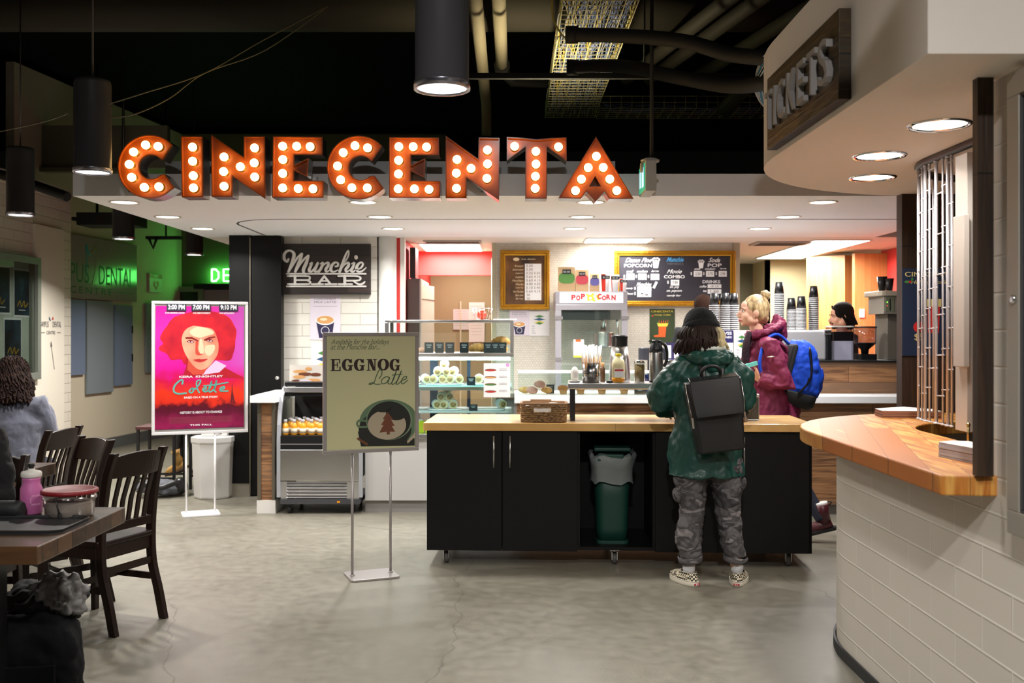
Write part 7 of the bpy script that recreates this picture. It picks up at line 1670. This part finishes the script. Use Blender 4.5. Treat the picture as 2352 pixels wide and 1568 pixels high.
# --- the customer in the green coat (seen from behind)
p = root('person', 'person in green raincoat, black beanie and camouflage trousers at the cart, back turned', 'person', (1.18, 5.98, 0))
J = dict(pelvis=(0, 0, .86), chest=(-.005, .02, 1.16), neck=(-.01, .05, 1.37), head=(-.03, .085, 1.50), sh_l=(-.17, .02, 1.30), sh_r=(.16, .02, 1.30), el_l=(-.29, .02, 1.08), el_r=(.23, .02, 1.09), wr_l=(-.16, .24, 1.02), wr_r=(.205, .22, 1.00),
         hp_l=(-.09, 0, .8), hp_r=(.09, 0, .8), kn_l=(-.10, .03, .43), kn_r=(.115, .03, .43), an_l=(-.118, 0, .09), an_r=(.172, 0, .09))
b = MB(SKIN2); skel_body(b, J, k=.95); HM = frame_at(J['head'], 0, -28); head_geo(b, HM)
hand_geo(b, J['wr_l'], (.3, .9, -.1), (.3, 0, -1), .35, -1); hand_geo(b, J['wr_r'], (.15, .9, -.15), (-.3, 0, -1), .35, 1)
b.build('body', p, remesh=.007, smooth_it=3)
def camo():
    m = bpy.data.materials.new('camouflage'); m.use_nodes = True; nt = m.node_tree; bs = nt.nodes['Principled BSDF']
    tc_ = N(nt, 'ShaderNodeTexCoord'); nz = N(nt, 'ShaderNodeTexNoise'); nz.inputs['Scale'].default_value = 7; nz.inputs['Detail'].default_value = 2.5; nz.inputs['Distortion'].default_value = .8
    mp = N(nt, 'ShaderNodeMapping'); mp.inputs['Scale'].default_value = (1, 1, 1.9); nt.links.new(tc_.outputs['Object'], mp.inputs[0]); nt.links.new(mp.outputs[0], nz.inputs['Vector'])
    cr = N(nt, 'ShaderNodeValToRGB'); cr.color_ramp.interpolation = 'CONSTANT'; el = cr.color_ramp.elements
    st = [(0, S(48, 46, 48)), (.42, S(92, 88, 90)), (.52, S(70, 67, 68)), (.6, S(120, 114, 114))]
    while len(el) < 4: el.new(.5)
    for e, (q, c_) in zip(el, st): e.position = q; e.color = c_
    nt.links.new(nz.outputs['Fac'], cr.inputs[0]); nt.links.new(cr.outputs[0], bs.inputs['Base Color']); bs.inputs['Roughness'].default_value = .75
    return m
CAMO = camo()
b = MB(CAMO)
b.tube([(-.06, 0, .86), (-.10, 0, .74), (-.105, .0, .605), (-.095, .01, .48), (-.098, .01, .40), (-.118, 0, .31), (-.122, 0, .26), (-.112, 0, .19), (-.11, 0, .145)], [(.11, .12), (.108, .115), (.1, .105), (.085, .095), (.08, .09), (.085, .09), (.086, .088), (.072, .078), (.066, .07)], 18)
b.tube([(.06, 0, .86), (.10, 0, .74), (.11, .0, .605), (.115, .01, .48), (.12, .01, .40), (.132, 0, .31), (.142, 0, .26), (.155, 0, .19), (.162, 0, .15)], [(.11, .12), (.108, .115), (.102, .105), (.085, .095), (.078, .09), (.074, .086), (.072, .082), (.068, .076), (.066, .07)], 18)
t_ = b.build('trousers', p, remesh=.009, smooth_it=2); cloth_fx(t_, .028, .07)
for x, s_ in ((-.11, 1), (.162, 1)):
    b = MB(CAMO); b.at((x, 0, .15), (R(5), R(8 * (1 if x > 0 else -1)), 0)).lathe([(.064, -.022), (.073, -.018), (.075, .012), (.066, .018)], n=22, cap=False); b.at(); b.build('trouser_cuff', p)
for x, z, s_ in ((-.185, .62, -1), (-.19, .53, -1), (.195, .60, 1)):
    b = MB(CAMO); b.ball((x, -.01, z), (.028, .05, .045), rot=(0, .2 * s_, 0)); b.build('cargo_pocket', p)
CO = mat('coat_green', (.008, .056, .043, 1), .45, coat=.08, bump=.15, bscale=50)
b = MB(CO)
b.tube([(-.012, .01, .64), (-.012, .01, .72), (-.012, .0, .86), (-.008, .01, 1.0), (-.005, .015, 1.12), (-.005, .02, 1.24), (-.008, .02, 1.33), (-.01, .03, 1.38)], [(.235, .17), (.232, .165), (.222, .155), (.2, .145), (.205, .15), (.215, .14), (.16, .11), (.09, .09)], 26)
b.tube([(-.06, .02, 1.30), (-.16, .02, 1.30), (-.235, .02, 1.22), (-.28, .03, 1.14), (-.285, .05, 1.075), (-.24, .16, 1.05), (-.18, .235, 1.02)], [.08, .082, .088, .09, .082, .07, .06], 16)
b.tube([(.05, .02, 1.30), (.15, .02, 1.31), (.205, .02, 1.24), (.225, .03, 1.15), (.225, .05, 1.085), (.22, .14, 1.04), (.205, .21, 1.005)], [.08, .08, .08, .078, .074, .064, .056], 16)
c_ = b.build('raincoat', p, remesh=.009, smooth_it=4); cloth_fx(c_, .045, .19)
b = MB(CO); b.tube(smooth_pts([(-.13, .06, 1.375), (-.10, -.04, 1.355), (-.02, -.095, 1.34), (.06, -.09, 1.35), (.11, -.03, 1.365), (.12, .06, 1.38)], 5), [.028 + .025 * sin(pi * i / 25) for i in range(26)], 12)
b.ball((.01, -.085, 1.345), (.105, .055, .062)); b.ball((.02, -.09, 1.29), (.07, .035, .035)); c_ = b.build('hood', p, remesh=.008, smooth_it=2); cloth_fx(c_, .022, .06)
b = MB(mat('hood_lining', S(200, 206, 196), .5)); b.tube(smooth_pts([(-.12, .03, 1.402), (-.06, -.045, 1.405), (.03, -.06, 1.408), (.09, -.01, 1.41)], 5), (.018), 8); b.build('hood_lining', p)
b = MB(mat('knit_black', (.006, .006, .007, 1), .95, bump=.6, bscale=90))
BM = frame_at((-.035, .07, 1.555), 0, -20, -3); b.M = BM
b.lathe([(.098, -.045), (.106, -.035), (.108, 0), (.1, .03), (.082, .066), (.058, .09), (.03, .1), (.006, .104)], n=28); c_ = b.build('beanie', p, smooth_it=1)
b = MB(mat('knit_black', (.006, .006, .007, 1))); b.M = BM; b.lathe([(.101, -.05), (.113, -.044), (.114, -.008), (.106, -.004)], n=28); b.build('beanie_brim', p)
def hair_two():
    m = bpy.data.materials.new('streaked_hair'); m.use_nodes = True; nt = m.node_tree; bs = nt.nodes['Principled BSDF']
    tc_ = N(nt, 'ShaderNodeTexCoord'); sp = N(nt, 'ShaderNodeSeparateXYZ'); nt.links.new(tc_.outputs['Object'], sp.inputs[0])
    nz = N(nt, 'ShaderNodeTexNoise'); nz.inputs['Scale'].default_value = 1; mp = N(nt, 'ShaderNodeMapping'); mp.inputs['Scale'].default_value = (60, 60, 9); nt.links.new(tc_.outputs['Object'], mp.inputs[0]); nt.links.new(mp.outputs[0], nz.inputs['Vector'])
    a = N(nt, 'ShaderNodeMath', operation='MULTIPLY_ADD'); a.inputs[1].default_value = .07; nt.links.new(nz.outputs['Fac'], a.inputs[0]); nt.links.new(sp.outputs['X'], a.inputs[2])
    mr = N(nt, 'ShaderNodeMapRange'); mr.inputs[1].default_value = .07; mr.inputs[2].default_value = .105; nt.links.new(a.outputs[0], mr.inputs[0])
    mx = N(nt, 'ShaderNodeMix', data_type='RGBA'); mx.inputs[6].default_value = S(44, 32, 26); mx.inputs[7].default_value = S(206, 192, 148); nt.links.new(mr.outputs[0], mx.inputs[0]); nt.links.new(mx.outputs[2], bs.inputs['Base Color']); bs.inputs['Roughness'].default_value = .6; bs.inputs['Specular IOR Level'].default_value = .2
    return m
HT = hair_two()
random.seed(21); b = MB(HT)
b.tube([(-.035, .06, 1.55), (-.035, .05, 1.50), (-.035, .04, 1.45), (-.035, .045, 1.42)], [(.095, .1), (.118, .112), (.13, .112), (.12, .1)], 24)
def hs(k):
    a = random.uniform(R(150), R(390)); x, y = cos(a), sin(a); w_ = random.uniform(-.02, .02)
    return [(-.035 + .1 * x, .06 + .1 * y, 1.545), (-.035 + .125 * x + w_, .05 + .122 * y, 1.49), (-.035 + .14 * x - w_, .045 + .125 * y, 1.435), (-.035 + (.15 + random.uniform(-.03, .02)) * x, .05 + .11 * y, 1.40 + random.uniform(-.03, .02))]
strands(b, 150, hs, .0065); b.build('hair', p)
# ankle socks and shoes
for x in (-.118, .172): b = MB(mat('sock_white', S(226, 224, 224), .8)); b.tube([(x, 0, .05), (x, 0, .09), (x, 0, .112)], [.037, .037, .038], 14); b.build('sock', p)
def check():
    m = bpy.data.materials.new('checkerboard'); m.use_nodes = True; nt = m.node_tree; bs = nt.nodes['Principled BSDF']
    tc_ = N(nt, 'ShaderNodeTexCoord'); c_ = N(nt, 'ShaderNodeTexChecker'); c_.inputs['Scale'].default_value = 90; c_.inputs['Color1'].default_value = S(226, 214, 186); c_.inputs['Color2'].default_value = S(30, 28, 28)
    mp = N(nt, 'ShaderNodeMapping'); mp.inputs['Location'].default_value = (.5, .31, .37); mp.inputs['Rotation'].default_value = (0, 0, R(12)); nt.links.new(tc_.outputs['Object'], mp.inputs[0]); nt.links.new(mp.outputs[0], c_.inputs['Vector']); nt.links.new(c_.outputs[0], bs.inputs['Base Color']); bs.inputs['Roughness'].default_value = .6
    return m
CK = check(); SOL = mat('sole_cream', S(222, 214, 196), .6)
for x, a in ((-.128, 24), (.178, -18)):
    b = MB(CK, SOL); b.M = frame_at((x, -.0, 0), a)
    b.use(CK); b.rings([[(x_ * k, y_ * k + .03, z) for x_, y_ in [(.052 * cos(t) * (1 + .12 * sin(t)), .128 * sin(t)) for t in [2 * pi * i / 26 for i in range(26)]]] for z, k in ((.02, 1.0), (.045, 1.0))], cap=False)
    b.rings([[(x_ * kx, y_ * ky + oy, z) for x_, y_ in [(.052 * cos(t) * (1 + .12 * sin(t)), .128 * sin(t)) for t in [2 * pi * i / 26 for i in range(26)]]] for z, kx, ky, oy in ((.045, 1, 1, .03), (.062, .86, .8, .012), (.078, .74, .5, -.022))], cap=False)
    b.use(SOL); b.rings([[(x_ * k, y_ * k + .03, z) for x_, y_ in [(.056 * cos(t) * (1 + .12 * sin(t)), .133 * sin(t)) for t in [2 * pi * i / 26 for i in range(26)]]] for z, k in ((0, .97), (.004, 1), (.028, 1), (.031, .97))])
    b.use(mat('sole_line', S(40, 34, 34), .6)); b.rings([[(x_ * 1.004, y_ * 1.004 + .03, z) for x_, y_ in [(.056 * cos(t) * (1 + .12 * sin(t)), .133 * sin(t)) for t in [2 * pi * i / 26 for i in range(26)]]] for z in (.0265, .029)], cap=False)
    b.use(mat('heel_red', S(170, 50, 50), .6)); b.box(-.018, .018, -.106, -.1, .009, .021); b.use(PW)
    for q in (-.009, .002): b.box(q, q + .004, -.1075, -.106, .011, .019)
    b.build('slip_on_shoe', p)
# the black leather backpack is worn: carried by the person, a thing of its own
bp = root('leather_backpack', 'glossy black leather flap backpack worn over the green raincoat', 'backpack', (1.18, 5.98, 0))
LE = mat('black_leather', (.008, .008, .009, 1), .24, coat=.3, spec=.35, bump=.03, bscale=60); LM = mat('matte_leather', (.009, .0085, .0085, 1), .5, bump=.1, bscale=60)
BK = frame_at((-.005, -.245, 1.035), 0, 0, -7)
b = MB(LM); b.M = BK; b.rings([[(x * kx, y * ky, z) for x, y in rrect(.155, .075, .035, 5)] for z, kx, ky in ((-.215, .82, .7), (-.205, .86, .9), (0, .95, 1), (.12, 1.02, .95), (.19, 1.05, .6), (.2, 1.05, .3))]); b.build('pack_body', bp, bevel=.004)
b = MB(LE); b.M = BK; W_ = .142
b.rings([[(-W_ * k, y, z), (W_ * k, y, z), (W_ * k, y2, z2), (-W_ * k, y2, z2)] for y, z, y2, z2, k in ((-.118, .0, -.126, .0, .95), (-.113, .02, -.122, .02, .97), (-.093, .11, -.102, .112, 1), (-.072, .2, -.081, .208, 1), (-.02, .215, -.022, .224, .98), (.05, .21, .05, .22, .96))], smooth=False); b.build('flap', bp, bevel=.006)
b = MB(LM); b.M = BK; b.tube(smooth_pts([(-.05, .03, .2), (-.055, .0, .245), (-.025, -.01, .275), (.025, -.01, .275), (.055, 0, .245), (.05, .03, .2)], 5), (.0095), 10); b.build('top_handle', bp)
for s_ in (-1, 1):
    b = MB(LM); b.tube(smooth_pts([(s_ * .05, -.15, 1.19), (s_ * .06, -.10, 1.30), (s_ * .09, .0, 1.36), (s_ * .13, .15, 1.28), (s_ * .17, .16, 1.12), (s_ * .19, .05, .98), (s_ * .10, -.13, .92)], 5), (.016, .005), 8); b.build('shoulder_strap', bp)
    b = MB(mat('zip_silver', (.7, .68, .62, 1), .25, 1)); b.M = BK; b.tube([(s_ * .158, -.03, .19), (s_ * .158, -.06, .08), (s_ * .15, -.06, .0)], .0028, 6); b.box(s_ * .15 - .005, s_ * .15 + .005, -.07, -.064, -.06, .0); b.build('side_zip', bp)
b = MB(M_CHROME); b.M = BK; b.box(-.005, .035, -.0835, -.08, .066, .07); b.build('logo_plate', bp)

# --- the woman in the maroon jacket (side view, walking left)
p = root('person', 'blonde woman with a hair bun in a maroon jacket walking left behind the cart', 'person', (1.906, 7.42, 0))
J = dict(pelvis=(.04, 0, .95), chest=(-.02, 0, 1.28), neck=(-.075, 0, 1.49), head=(-.115, 0, 1.655), sh_l=(-.03, -.17, 1.415), sh_r=(-.04, .17, 1.415), el_l=(.065, -.22, 1.12), el_r=(.03, .22, 1.13), wr_l=(-.12, -.20, 1.17), wr_r=(-.16, .17, 1.15),
         hp_l=(.05, -.085, .9), hp_r=(.03, .085, .9), kn_l=(.14, -.13, .50), kn_r=(-.08, .08, .50), an_l=(.325, -.27, .16), an_r=(-.1, .08, .09))
b = MB(SKIN2); skel_body(b, J, k=.72); HM = frame_at(J['head'], 90, 3); head_geo(b, HM)
hand_geo(b, J['wr_l'], (-.7, .1, .45), (0, .6, 1), .7, 1); hand_geo(b, J['wr_r'], (-.7, -.2, .4), (0, -.6, 1), .7, -1)
b.build('body', p, remesh=.007, smooth_it=3); face_parts(p, HM, mat('iris_grey', S(70, 80, 90), .3), mat('brow_blonde', S(130, 100, 70), .7), mat('lips_rose', S(180, 90, 88), .5))
BL = ramp_mat('blonde_hair', [(.3, S(112, 84, 56)), (.7, S(222, 196, 146))], (50, 50, 14), 1, 4, .45)
b = MB(BL); b.M = HM
b.ball((0, -.028, .037), (.084, .1, .1), 26, 16)
b.ball((0, -.045, .0), (.081, .078, .088)); b.ball((0, -.075, -.04), (.05, .05, .045))
random.seed(4)
def bs_(k):
    s_ = random.choice((-1, 1)); z0 = random.uniform(.0, .1); return [(s_ * .07 * (1 - z0 * 3), .065 - z0 * .2, .06 + z0 * .5), (s_ * .083, .0, .06 + z0 * .35), (s_ * .07, -.07, .07 + z0 * .3), (s_ * .02, -.1, .11 + z0 * .2)]
for k in range(12):
    a0 = k * .9; b.tube(smooth_pts([(.028 * cos(a0 + j * .8) , -.092 + .03 * sin(a0 + j * .8) * cos(k), .128 + .028 * sin(a0 + j * .8) * sin(k) + .004 * j) for j in range(6)], 4), .011, 7)
b.ball((0, -.092, .128), (.034, .036, .034)); b.build('hair', p)
MJ = mat('jacket_maroon', S(118, 36, 68), .6, spec=.3, bump=.15, bscale=40)
b = MB(MJ)
b.tube([(.055, 0, .80), (.05, 0, .9), (.035, 0, 1.0), (.01, 0, 1.12), (-.015, 0, 1.25), (-.03, 0, 1.38), (-.05, 0, 1.46), (-.065, 0, 1.5)], [(.19, .21), (.185, .2), (.18, .18), (.185, .16), (.195, .15), (.17, .13), (.11, .1), (.08, .08)], 24)
for s_, e in ((-1, 'l'), (1, 'r')):
    sh, el, wr = [Vector(J[n + e]) for n in ('sh_', 'el_', 'wr_')]
    b.tube([sh.lerp(Vector((-.04, 0, 1.44)), .5), sh, sh.lerp(el, .5), el + Vector((.01, 0, -.01)), el.lerp(wr, .5), wr], [.075, .08, .078, .08, .07, .06], 16)
c_ = b.build('jacket', p, remesh=.009, smooth_it=3); cloth_fx(c_, .028, .11)
b = MB(MJ); b.tube(smooth_pts([(-.13, 0, 1.47), (-.11, -.1, 1.49), (-.03, -.12, 1.51), (.06, -.09, 1.55), (.09, 0, 1.57), (.06, .09, 1.55), (-.03, .12, 1.51), (-.11, .1, 1.49), (-.13, 0, 1.47)], 4), .036, 12)
b.tube([(.0, 0, 1.48), (.07, 0, 1.52), (.08, 0, 1.58), (.062, 0, 1.645)], [(.1, .05), (.1, .055), (.07, .04), (.02, .015)], 16); c_ = b.build('hood', p, remesh=.008, smooth_it=2); cloth_fx(c_, .025, .06)
b = MB(mat('fleece_dark', S(44, 26, 36), .95, bump=.8, bscale=60)); b.tube(smooth_pts([(-.14, -.06, 1.50), (-.175, -.075, 1.42), (-.18, -.06, 1.3), (-.165, -.05, 1.2)], 4), [.03] * 13, 10); b.build('fleece_lining', p)
b = MB(mat('reflective', S(190, 186, 170), .3, .5)); b.at((-.045, -.262, 1.33), (0, R(-5), 0)).ball((0, 0, 0), (.028, .01, .006)); b.at(); b.build('reflective_patch', p)
b = MB(mat('jeans_navy', S(34, 36, 52), .85)); trouser_geo(b, J, .84, 1.0); b.build('trousers', p, remesh=.01, smooth_it=2)
BO = mat('boot_maroon', S(84, 34, 40), .35, coat=.2)
for an, pit, yaw in ((J['an_l'], -14, 84), (J['an_r'], 0, 88)):
    b = MB(BO); shoe_geo(b, an, yaw, BO, M_RUB, pit); b.M = frame_at(an, yaw, pit); b.use(BO); b.tube([(0, -.01, -.02), (0, -.015, .06), (0, -.02, .11)], [.045, .043, .048], 14); b.use(mat('sock_pale', S(214, 208, 204), .8)); b.tube([(0, -.02, .1), (0, -.02, .125)], .044, 12); b.use(M_BLK); b.tube([(0, -.07, .09), (0, -.09, .11), (0, -.065, .125)], .005, 6); b.build('boot', p)
b = MB(mat('glove_teal', S(110, 200, 190), .5)); b.at((1.906 - .19, 7.42 - .235, 1.27), (0, R(-15), R(10))).bbox(-.06, .06, -.012, .012, -.014, .014, .01); b.at(); b.thing('teal_case', 'small turquoise case held in the hand of the woman in maroon', 'case')
bp = root('blue_backpack', 'bright blue backpack with a black base worn by the blonde woman', 'backpack', (1.906, 7.42, 0))
BB = mat('nylon_blue', S(26, 74, 200), .6, spec=.3, bump=.3, bscale=30); 
b = MB(BB); BKM = frame_at((.235, 0, 1.2), 0, 0, 14); b.M = BKM
b.rings([[(x * kx + ox, y * ky, z) for x, y in rrect(.115, .165, .06, 5)] for z, kx, ky, ox in ((-.17, .85, .9, .0), (-.12, 1.15, 1, .02), (0, 1.12, 1.02, .02), (.1, .95, .98, .0), (.18, .7, .9, -.02), (.235, .45, .75, -.04), (.25, .2, .5, -.05))]); c_ = b.build('pack_body', bp, remesh=.011, smooth_it=2); cloth_fx(c_, .03, .13)
b = MB(BB); b.M = BKM; b.rings([[(x * kx + .115, y * ky, z) for x, y in rrect(.05, .12, .04, 5)] for z, kx, ky in ((-.15, .7, .8), (-.1, 1.1, 1), (.02, 1, 1), (.08, .6, .8))]); c_ = b.build('front_pocket', bp, remesh=.01, smooth_it=2); cloth_fx(c_, .022, .1)
b = MB(mat('pack_base_black', (.012, .012, .014, 1), .7)); b.M = BKM; b.rings([[(x * kx + .01, y * ky, z) for x, y in rrect(.12, .165, .06, 5)] for z, kx, ky in ((-.25, .8, .8), (-.22, 1, .95), (-.14, 1.05, 1.0))]); b.build('pack_base', bp, bevel=.01)
b = MB(mat('pack_back_black', (.014, .014, .016, 1), .8)); b.M = BKM; b.box(-.13, -.09, -.15, .15, -.2, .2); b.build('back_panel', bp, bevel=.02)
b = MB(BB); b.tube(smooth_pts([(.13, -.10, 1.42), (.04, -.13, 1.49), (-.05, -.165, 1.455), (-.10, -.2, 1.36), (-.11, -.21, 1.25), (-.07, -.2, 1.14)], 5), .012, 8); b.tube(smooth_pts([(.13, .10, 1.42), (.04, .13, 1.49), (-.05, .165, 1.455), (-.10, .2, 1.36), (-.11, .21, 1.25), (-.07, .2, 1.14)], 5), .012, 8); b.build('shoulder_straps', bp)
b = MB(M_BLK); b.M = BKM; b.tube(smooth_pts([(-.02, -.165, .2), (.03, -.175, .05), (.03, -.178, -.05), (-.02, -.17, -.15)], 4), (.008, .003), 6); b.box(.02, .035, -.185, -.175, -.06, -.02); b.build('side_strap', bp)

# --- baristas
def simple_person(lab, loc, rz, h, topm, legm, skin, hairfn, head_yaw=0, face=None, hmul=1):
    q = root('person', lab, 'person', loc, rz); J = stand_J(.2, h)
    b = MB(skin); skel_body(b, J); M_ = frame_at(J['head'], head_yaw, -5); head_geo(b, M_); hand_geo(b, J['wr_l'], (.2, .9, -.2), (.3, 0, -1), .5, -1); hand_geo(b, J['wr_r'], (-.2, .9, -.2), (-.3, 0, -1), .5, 1); b.build('body', q, remesh=.008, smooth_it=2)
    if face: face_parts(q, M_, *face)
    b = MB(topm); top_geo(b, J, 1.08, 1.1, .05, (.19, .13)); c_ = b.build('shirt', q, remesh=.01, smooth_it=3); cloth_fx(c_, .02, .12)
    b = MB(legm); trouser_geo(b, J, 1); b.build('trousers', q, remesh=.012, smooth_it=2)
    for e in 'lr': b = MB(M_BLK); shoe_geo(b, J['an_' + e], 0, M_BLK, M_RUB); b.build('shoe', q)
    b = MB(*hairfn(None)); b.M = M_; hairfn(b); b.build('hair', q); return q
DKH = mat('hair_brown', S(48, 30, 22), .8, spec=.1, bump=.8, bscale=120); BKH = mat('hair_black', S(22, 17, 14), .75, spec=.1, bump=.5, bscale=90)
def short_hair(b):
    if b is None: return [DKH]
    b.ball((0, -.028, .035), (.082, .098, .099), 26, 16, noise_=.06, ns=40); b.ball((0, -.04, -.005), (.079, .076, .085))
simple_person('barista in black with short brown hair, back turned, beside the leftmost cup stacks', (1.735, 8.98 + .02, 0), R(-22), 1.86, mat('shirt_black', (.008, .009, .012, 1), .8), mat('trousers_black', (.01, .01, .01, 1), .8), SKIN, short_hair, -10)
def bob_hair(b):
    if b is None: return [BKH]
    b.ball((0, -.026, .04), (.087, .106, .102), 26, 16); b.ball((0, -.05, -.01), (.086, .082, .1)); b.ball((0, -.08, -.07), (.06, .05, .06))
    random.seed(8)
    def f_(k):
        s_ = random.choice((-1, 1)); y0 = random.uniform(-.08, .05); return [(s_ * .05, y0 + .02, .11), (s_ * .085, y0, .05), (s_ * .086, y0 - .035, -.02), (s_ * .078, min(y0 - .06, -.05), -.085)]
    strands(b, 60, f_, .005)
simple_person('dark haired man with a moustache standing behind the coffee machines at the right', (3.09, 9.32, 0), R(90), 1.79, mat('shirt_dark', (.02, .018, .018, 1), .8), mat('trousers_black', (.01, .01, .01, 1)), SKIN, bob_hair, 0, (mat('iris_brown', S(50, 34, 24), .3), BKH, mat('lips_rose', S(180, 90, 88)), mat('stubble', S(70, 44, 34), .8)))

# --- seated people at the left
def seated_J(lean=0, w_=.18):
    return dict(pelvis=(0, 0, .54), chest=(0, .02 + lean, .87), neck=(0, .04 + lean, 1.06), head=(0, .07 + lean, 1.20), sh_l=(-w_, .02 + lean, 1.0), sh_r=(w_, .02 + lean, 1.0), el_l=(-w_ - .06, .08, .76), el_r=(w_ + .06, .08, .76), wr_l=(-.14, .3, .80), wr_r=(.14, .3, .80), hp_l=(-.1, .05, .53), hp_r=(.1, .05, .53), kn_l=(-.12, .44, .52), kn_r=(.12, .44, .52), an_l=(-.12, .42, .09), an_r=(.12, .42, .09))
def seated(lab, loc, rz, topm, legm, skin, hairfn, w_=.18, lean=0, k=1.1, shoe=None):
    q = root('person', lab, 'person', loc, rz); J = seated_J(lean, w_)
    b = MB(skin); skel_body(b, J); M_ = frame_at(J['head'], 0, -12); head_geo(b, M_); hand_geo(b, J['wr_l'], (.3, .9, 0), (0, 0, -1), .3, -1); hand_geo(b, J['wr_r'], (-.3, .9, 0), (0, 0, -1), .3, 1); b.build('body', q, remesh=.008, smooth_it=2)
    b = MB(topm); top_geo(b, J, k, 1.15, .05, (.19, .14)); c_ = b.build('sweater' if 'sweater' in lab else 'jacket', q, remesh=.01, smooth_it=4); cloth_fx(c_, .025, .12)
    b = MB(legm); trouser_geo(b, J, 1); b.build('trousers', q, remesh=.012, smooth_it=2)
    for e in 'lr': b = MB(shoe or M_BLK); shoe_geo(b, J['an_' + e], 0, shoe or M_BLK, M_RUB); b.build('shoe', q)
    b = MB(*hairfn(None)); b.M = M_; hairfn(b); b.build('hair', q); return q
CURL = ramp_mat('curly_hair', [(.3, S(18, 12, 10)), (.7, S(58, 40, 34))], (30, 30, 30), 1, 3, .7, spec=.15)
def curly(b):
    if b is None: return [CURL]
    random.seed(31); b.ball((0, -.03, .02), (.105, .115, .12)); b.ball((0, -.055, -.09), (.125, .095, .13), noise_=.3, ns=20)
    for k in range(330):
        a = random.uniform(R(170), R(370)); t0 = random.uniform(.2, 1.2); ph = random.uniform(0, 6); pts = []
        r1, r2 = .107, .117; x = r1 * sin(t0) * cos(a); y = -.03 + r2 * sin(t0) * sin(a); z = .02 + .12 * cos(t0); L = random.uniform(.18, .34) * (1.15 - .25 * t0)
        for j in range(15):
            s_ = j / 14; dz = L * s_; ox = .115 + .03 * min(1, s_ * 1.5); rr = .007; xx = x * (1 - s_) + cos(a) * ox * s_; yy = y * (1 - s_) + (-.03 + sin(a) * (ox + .005)) * s_
            pts.append((xx + rr * cos(ph + j * 1.25), yy + rr * sin(ph + j * 1.25), z - dz))
        b.tube(pts, .0055, 5, cap=False)
seated('seated person with curly dark hair and grey sweater at the far left', (-3.50, 6.95, 0), R(10), mat('sweater_grey', S(96, 98, 112), .95, sheen=.3, bump=.3, bscale=140), mat('jeans_navy', S(34, 36, 52)), SKIN, curly, .19, .0, 1.12)
seated('person in a black jacket cut off by the left edge at the front table', (-2.58, 4.62, 0), R(180), mat('jacket_black', (.005, .005, .006, 1), .85), mat('trousers_black', (.01, .01, .01, 1)), SKIN, short_hair, .2, .02, 1.15)
q = root('person', 'seated person hidden behind the film poster except for a tan boot on the stool rung', 'person', (-2.92, 9.70, 0), R(55))
J = dict(pelvis=(0, 0, .70), chest=(0, .02, 1.0), neck=(0, .04, 1.17), head=(0, .06, 1.30), sh_l=(-.17, .02, 1.12), sh_r=(.17, .02, 1.12), el_l=(-.2, .1, .9), el_r=(.2, .1, .9), wr_l=(-.1, .26, .85), wr_r=(.1, .26, .85), hp_l=(-.1, .03, .69), hp_r=(.1, .03, .69), kn_l=(-.08, .36, .62), kn_r=(.1, .34, .62), an_l=(-.16, .30, .24), an_r=(.1, .22, .24))
b = MB(SKIN); skel_body(b, J, k=.9); HM = frame_at(J['head']); head_geo(b, HM); hand_geo(b, J['wr_l'], (.3, .9, 0), (0, 0, -1), .3, -1); hand_geo(b, J['wr_r'], (-.3, .9, 0), (0, 0, -1), .3, 1); b.build('body', q, remesh=.009, smooth_it=2)
b = MB(mat('shirt_dark', (.02, .018, .018, 1))); top_geo(b, J, .95, 1.0); b.build('shirt', q, remesh=.011, smooth_it=3)
b = MB(mat('trousers_black', (.01, .01, .01, 1))); trouser_geo(b, J, .8); b.build('trousers', q, remesh=.011, smooth_it=2)
b = MB(DKH); b.M = HM; short_hair(b); b.build('hair', q)
TB = mat('boot_tan', S(196, 150, 80), .7, bump=.3, bscale=60)
for e in 'lr':
    b = MB(TB); shoe_geo(b, J['an_' + e], 25, TB, mat('sole_brown', S(100, 72, 50), .7), -22); b.M = frame_at(J['an_' + e], 25, -22); b.use(TB); b.tube([(0, -.01, -.02), (0, -.01, .06), (0, -.012, .12)], [.045, .044, .052], 14)
    b.use(mat('lace_brown', S(90, 62, 36), .7))
    for k in range(5): b.tube([(-.03, .045 - k * .01, -.01 + k * .024), (.03, .045 - k * .01, -.004 + k * .024)], .004, 6)
    b.build('boot', q)
# ------------------------------------------------------------- move each world-built Empty to the base of its parts
def settle():
    for o in list(C.objects):
        if o.parent or o.type not in ('EMPTY', 'MESH') or o.location.length > 1e-6 or abs(o.rotation_euler.z) > 1e-6: continue
        if o.type == 'EMPTY':
            pts = [c.location + Vector(v) for c in o.children if c.type == 'MESH' for v in c.bound_box]
            if not pts: continue
            c0 = Vector(((min(p.x for p in pts) + max(p.x for p in pts)) / 2, (min(p.y for p in pts) + max(p.y for p in pts)) / 2, min(p.z for p in pts)))
            o.location = c0
            for c in o.children: c.location = c.location - c0
settle()
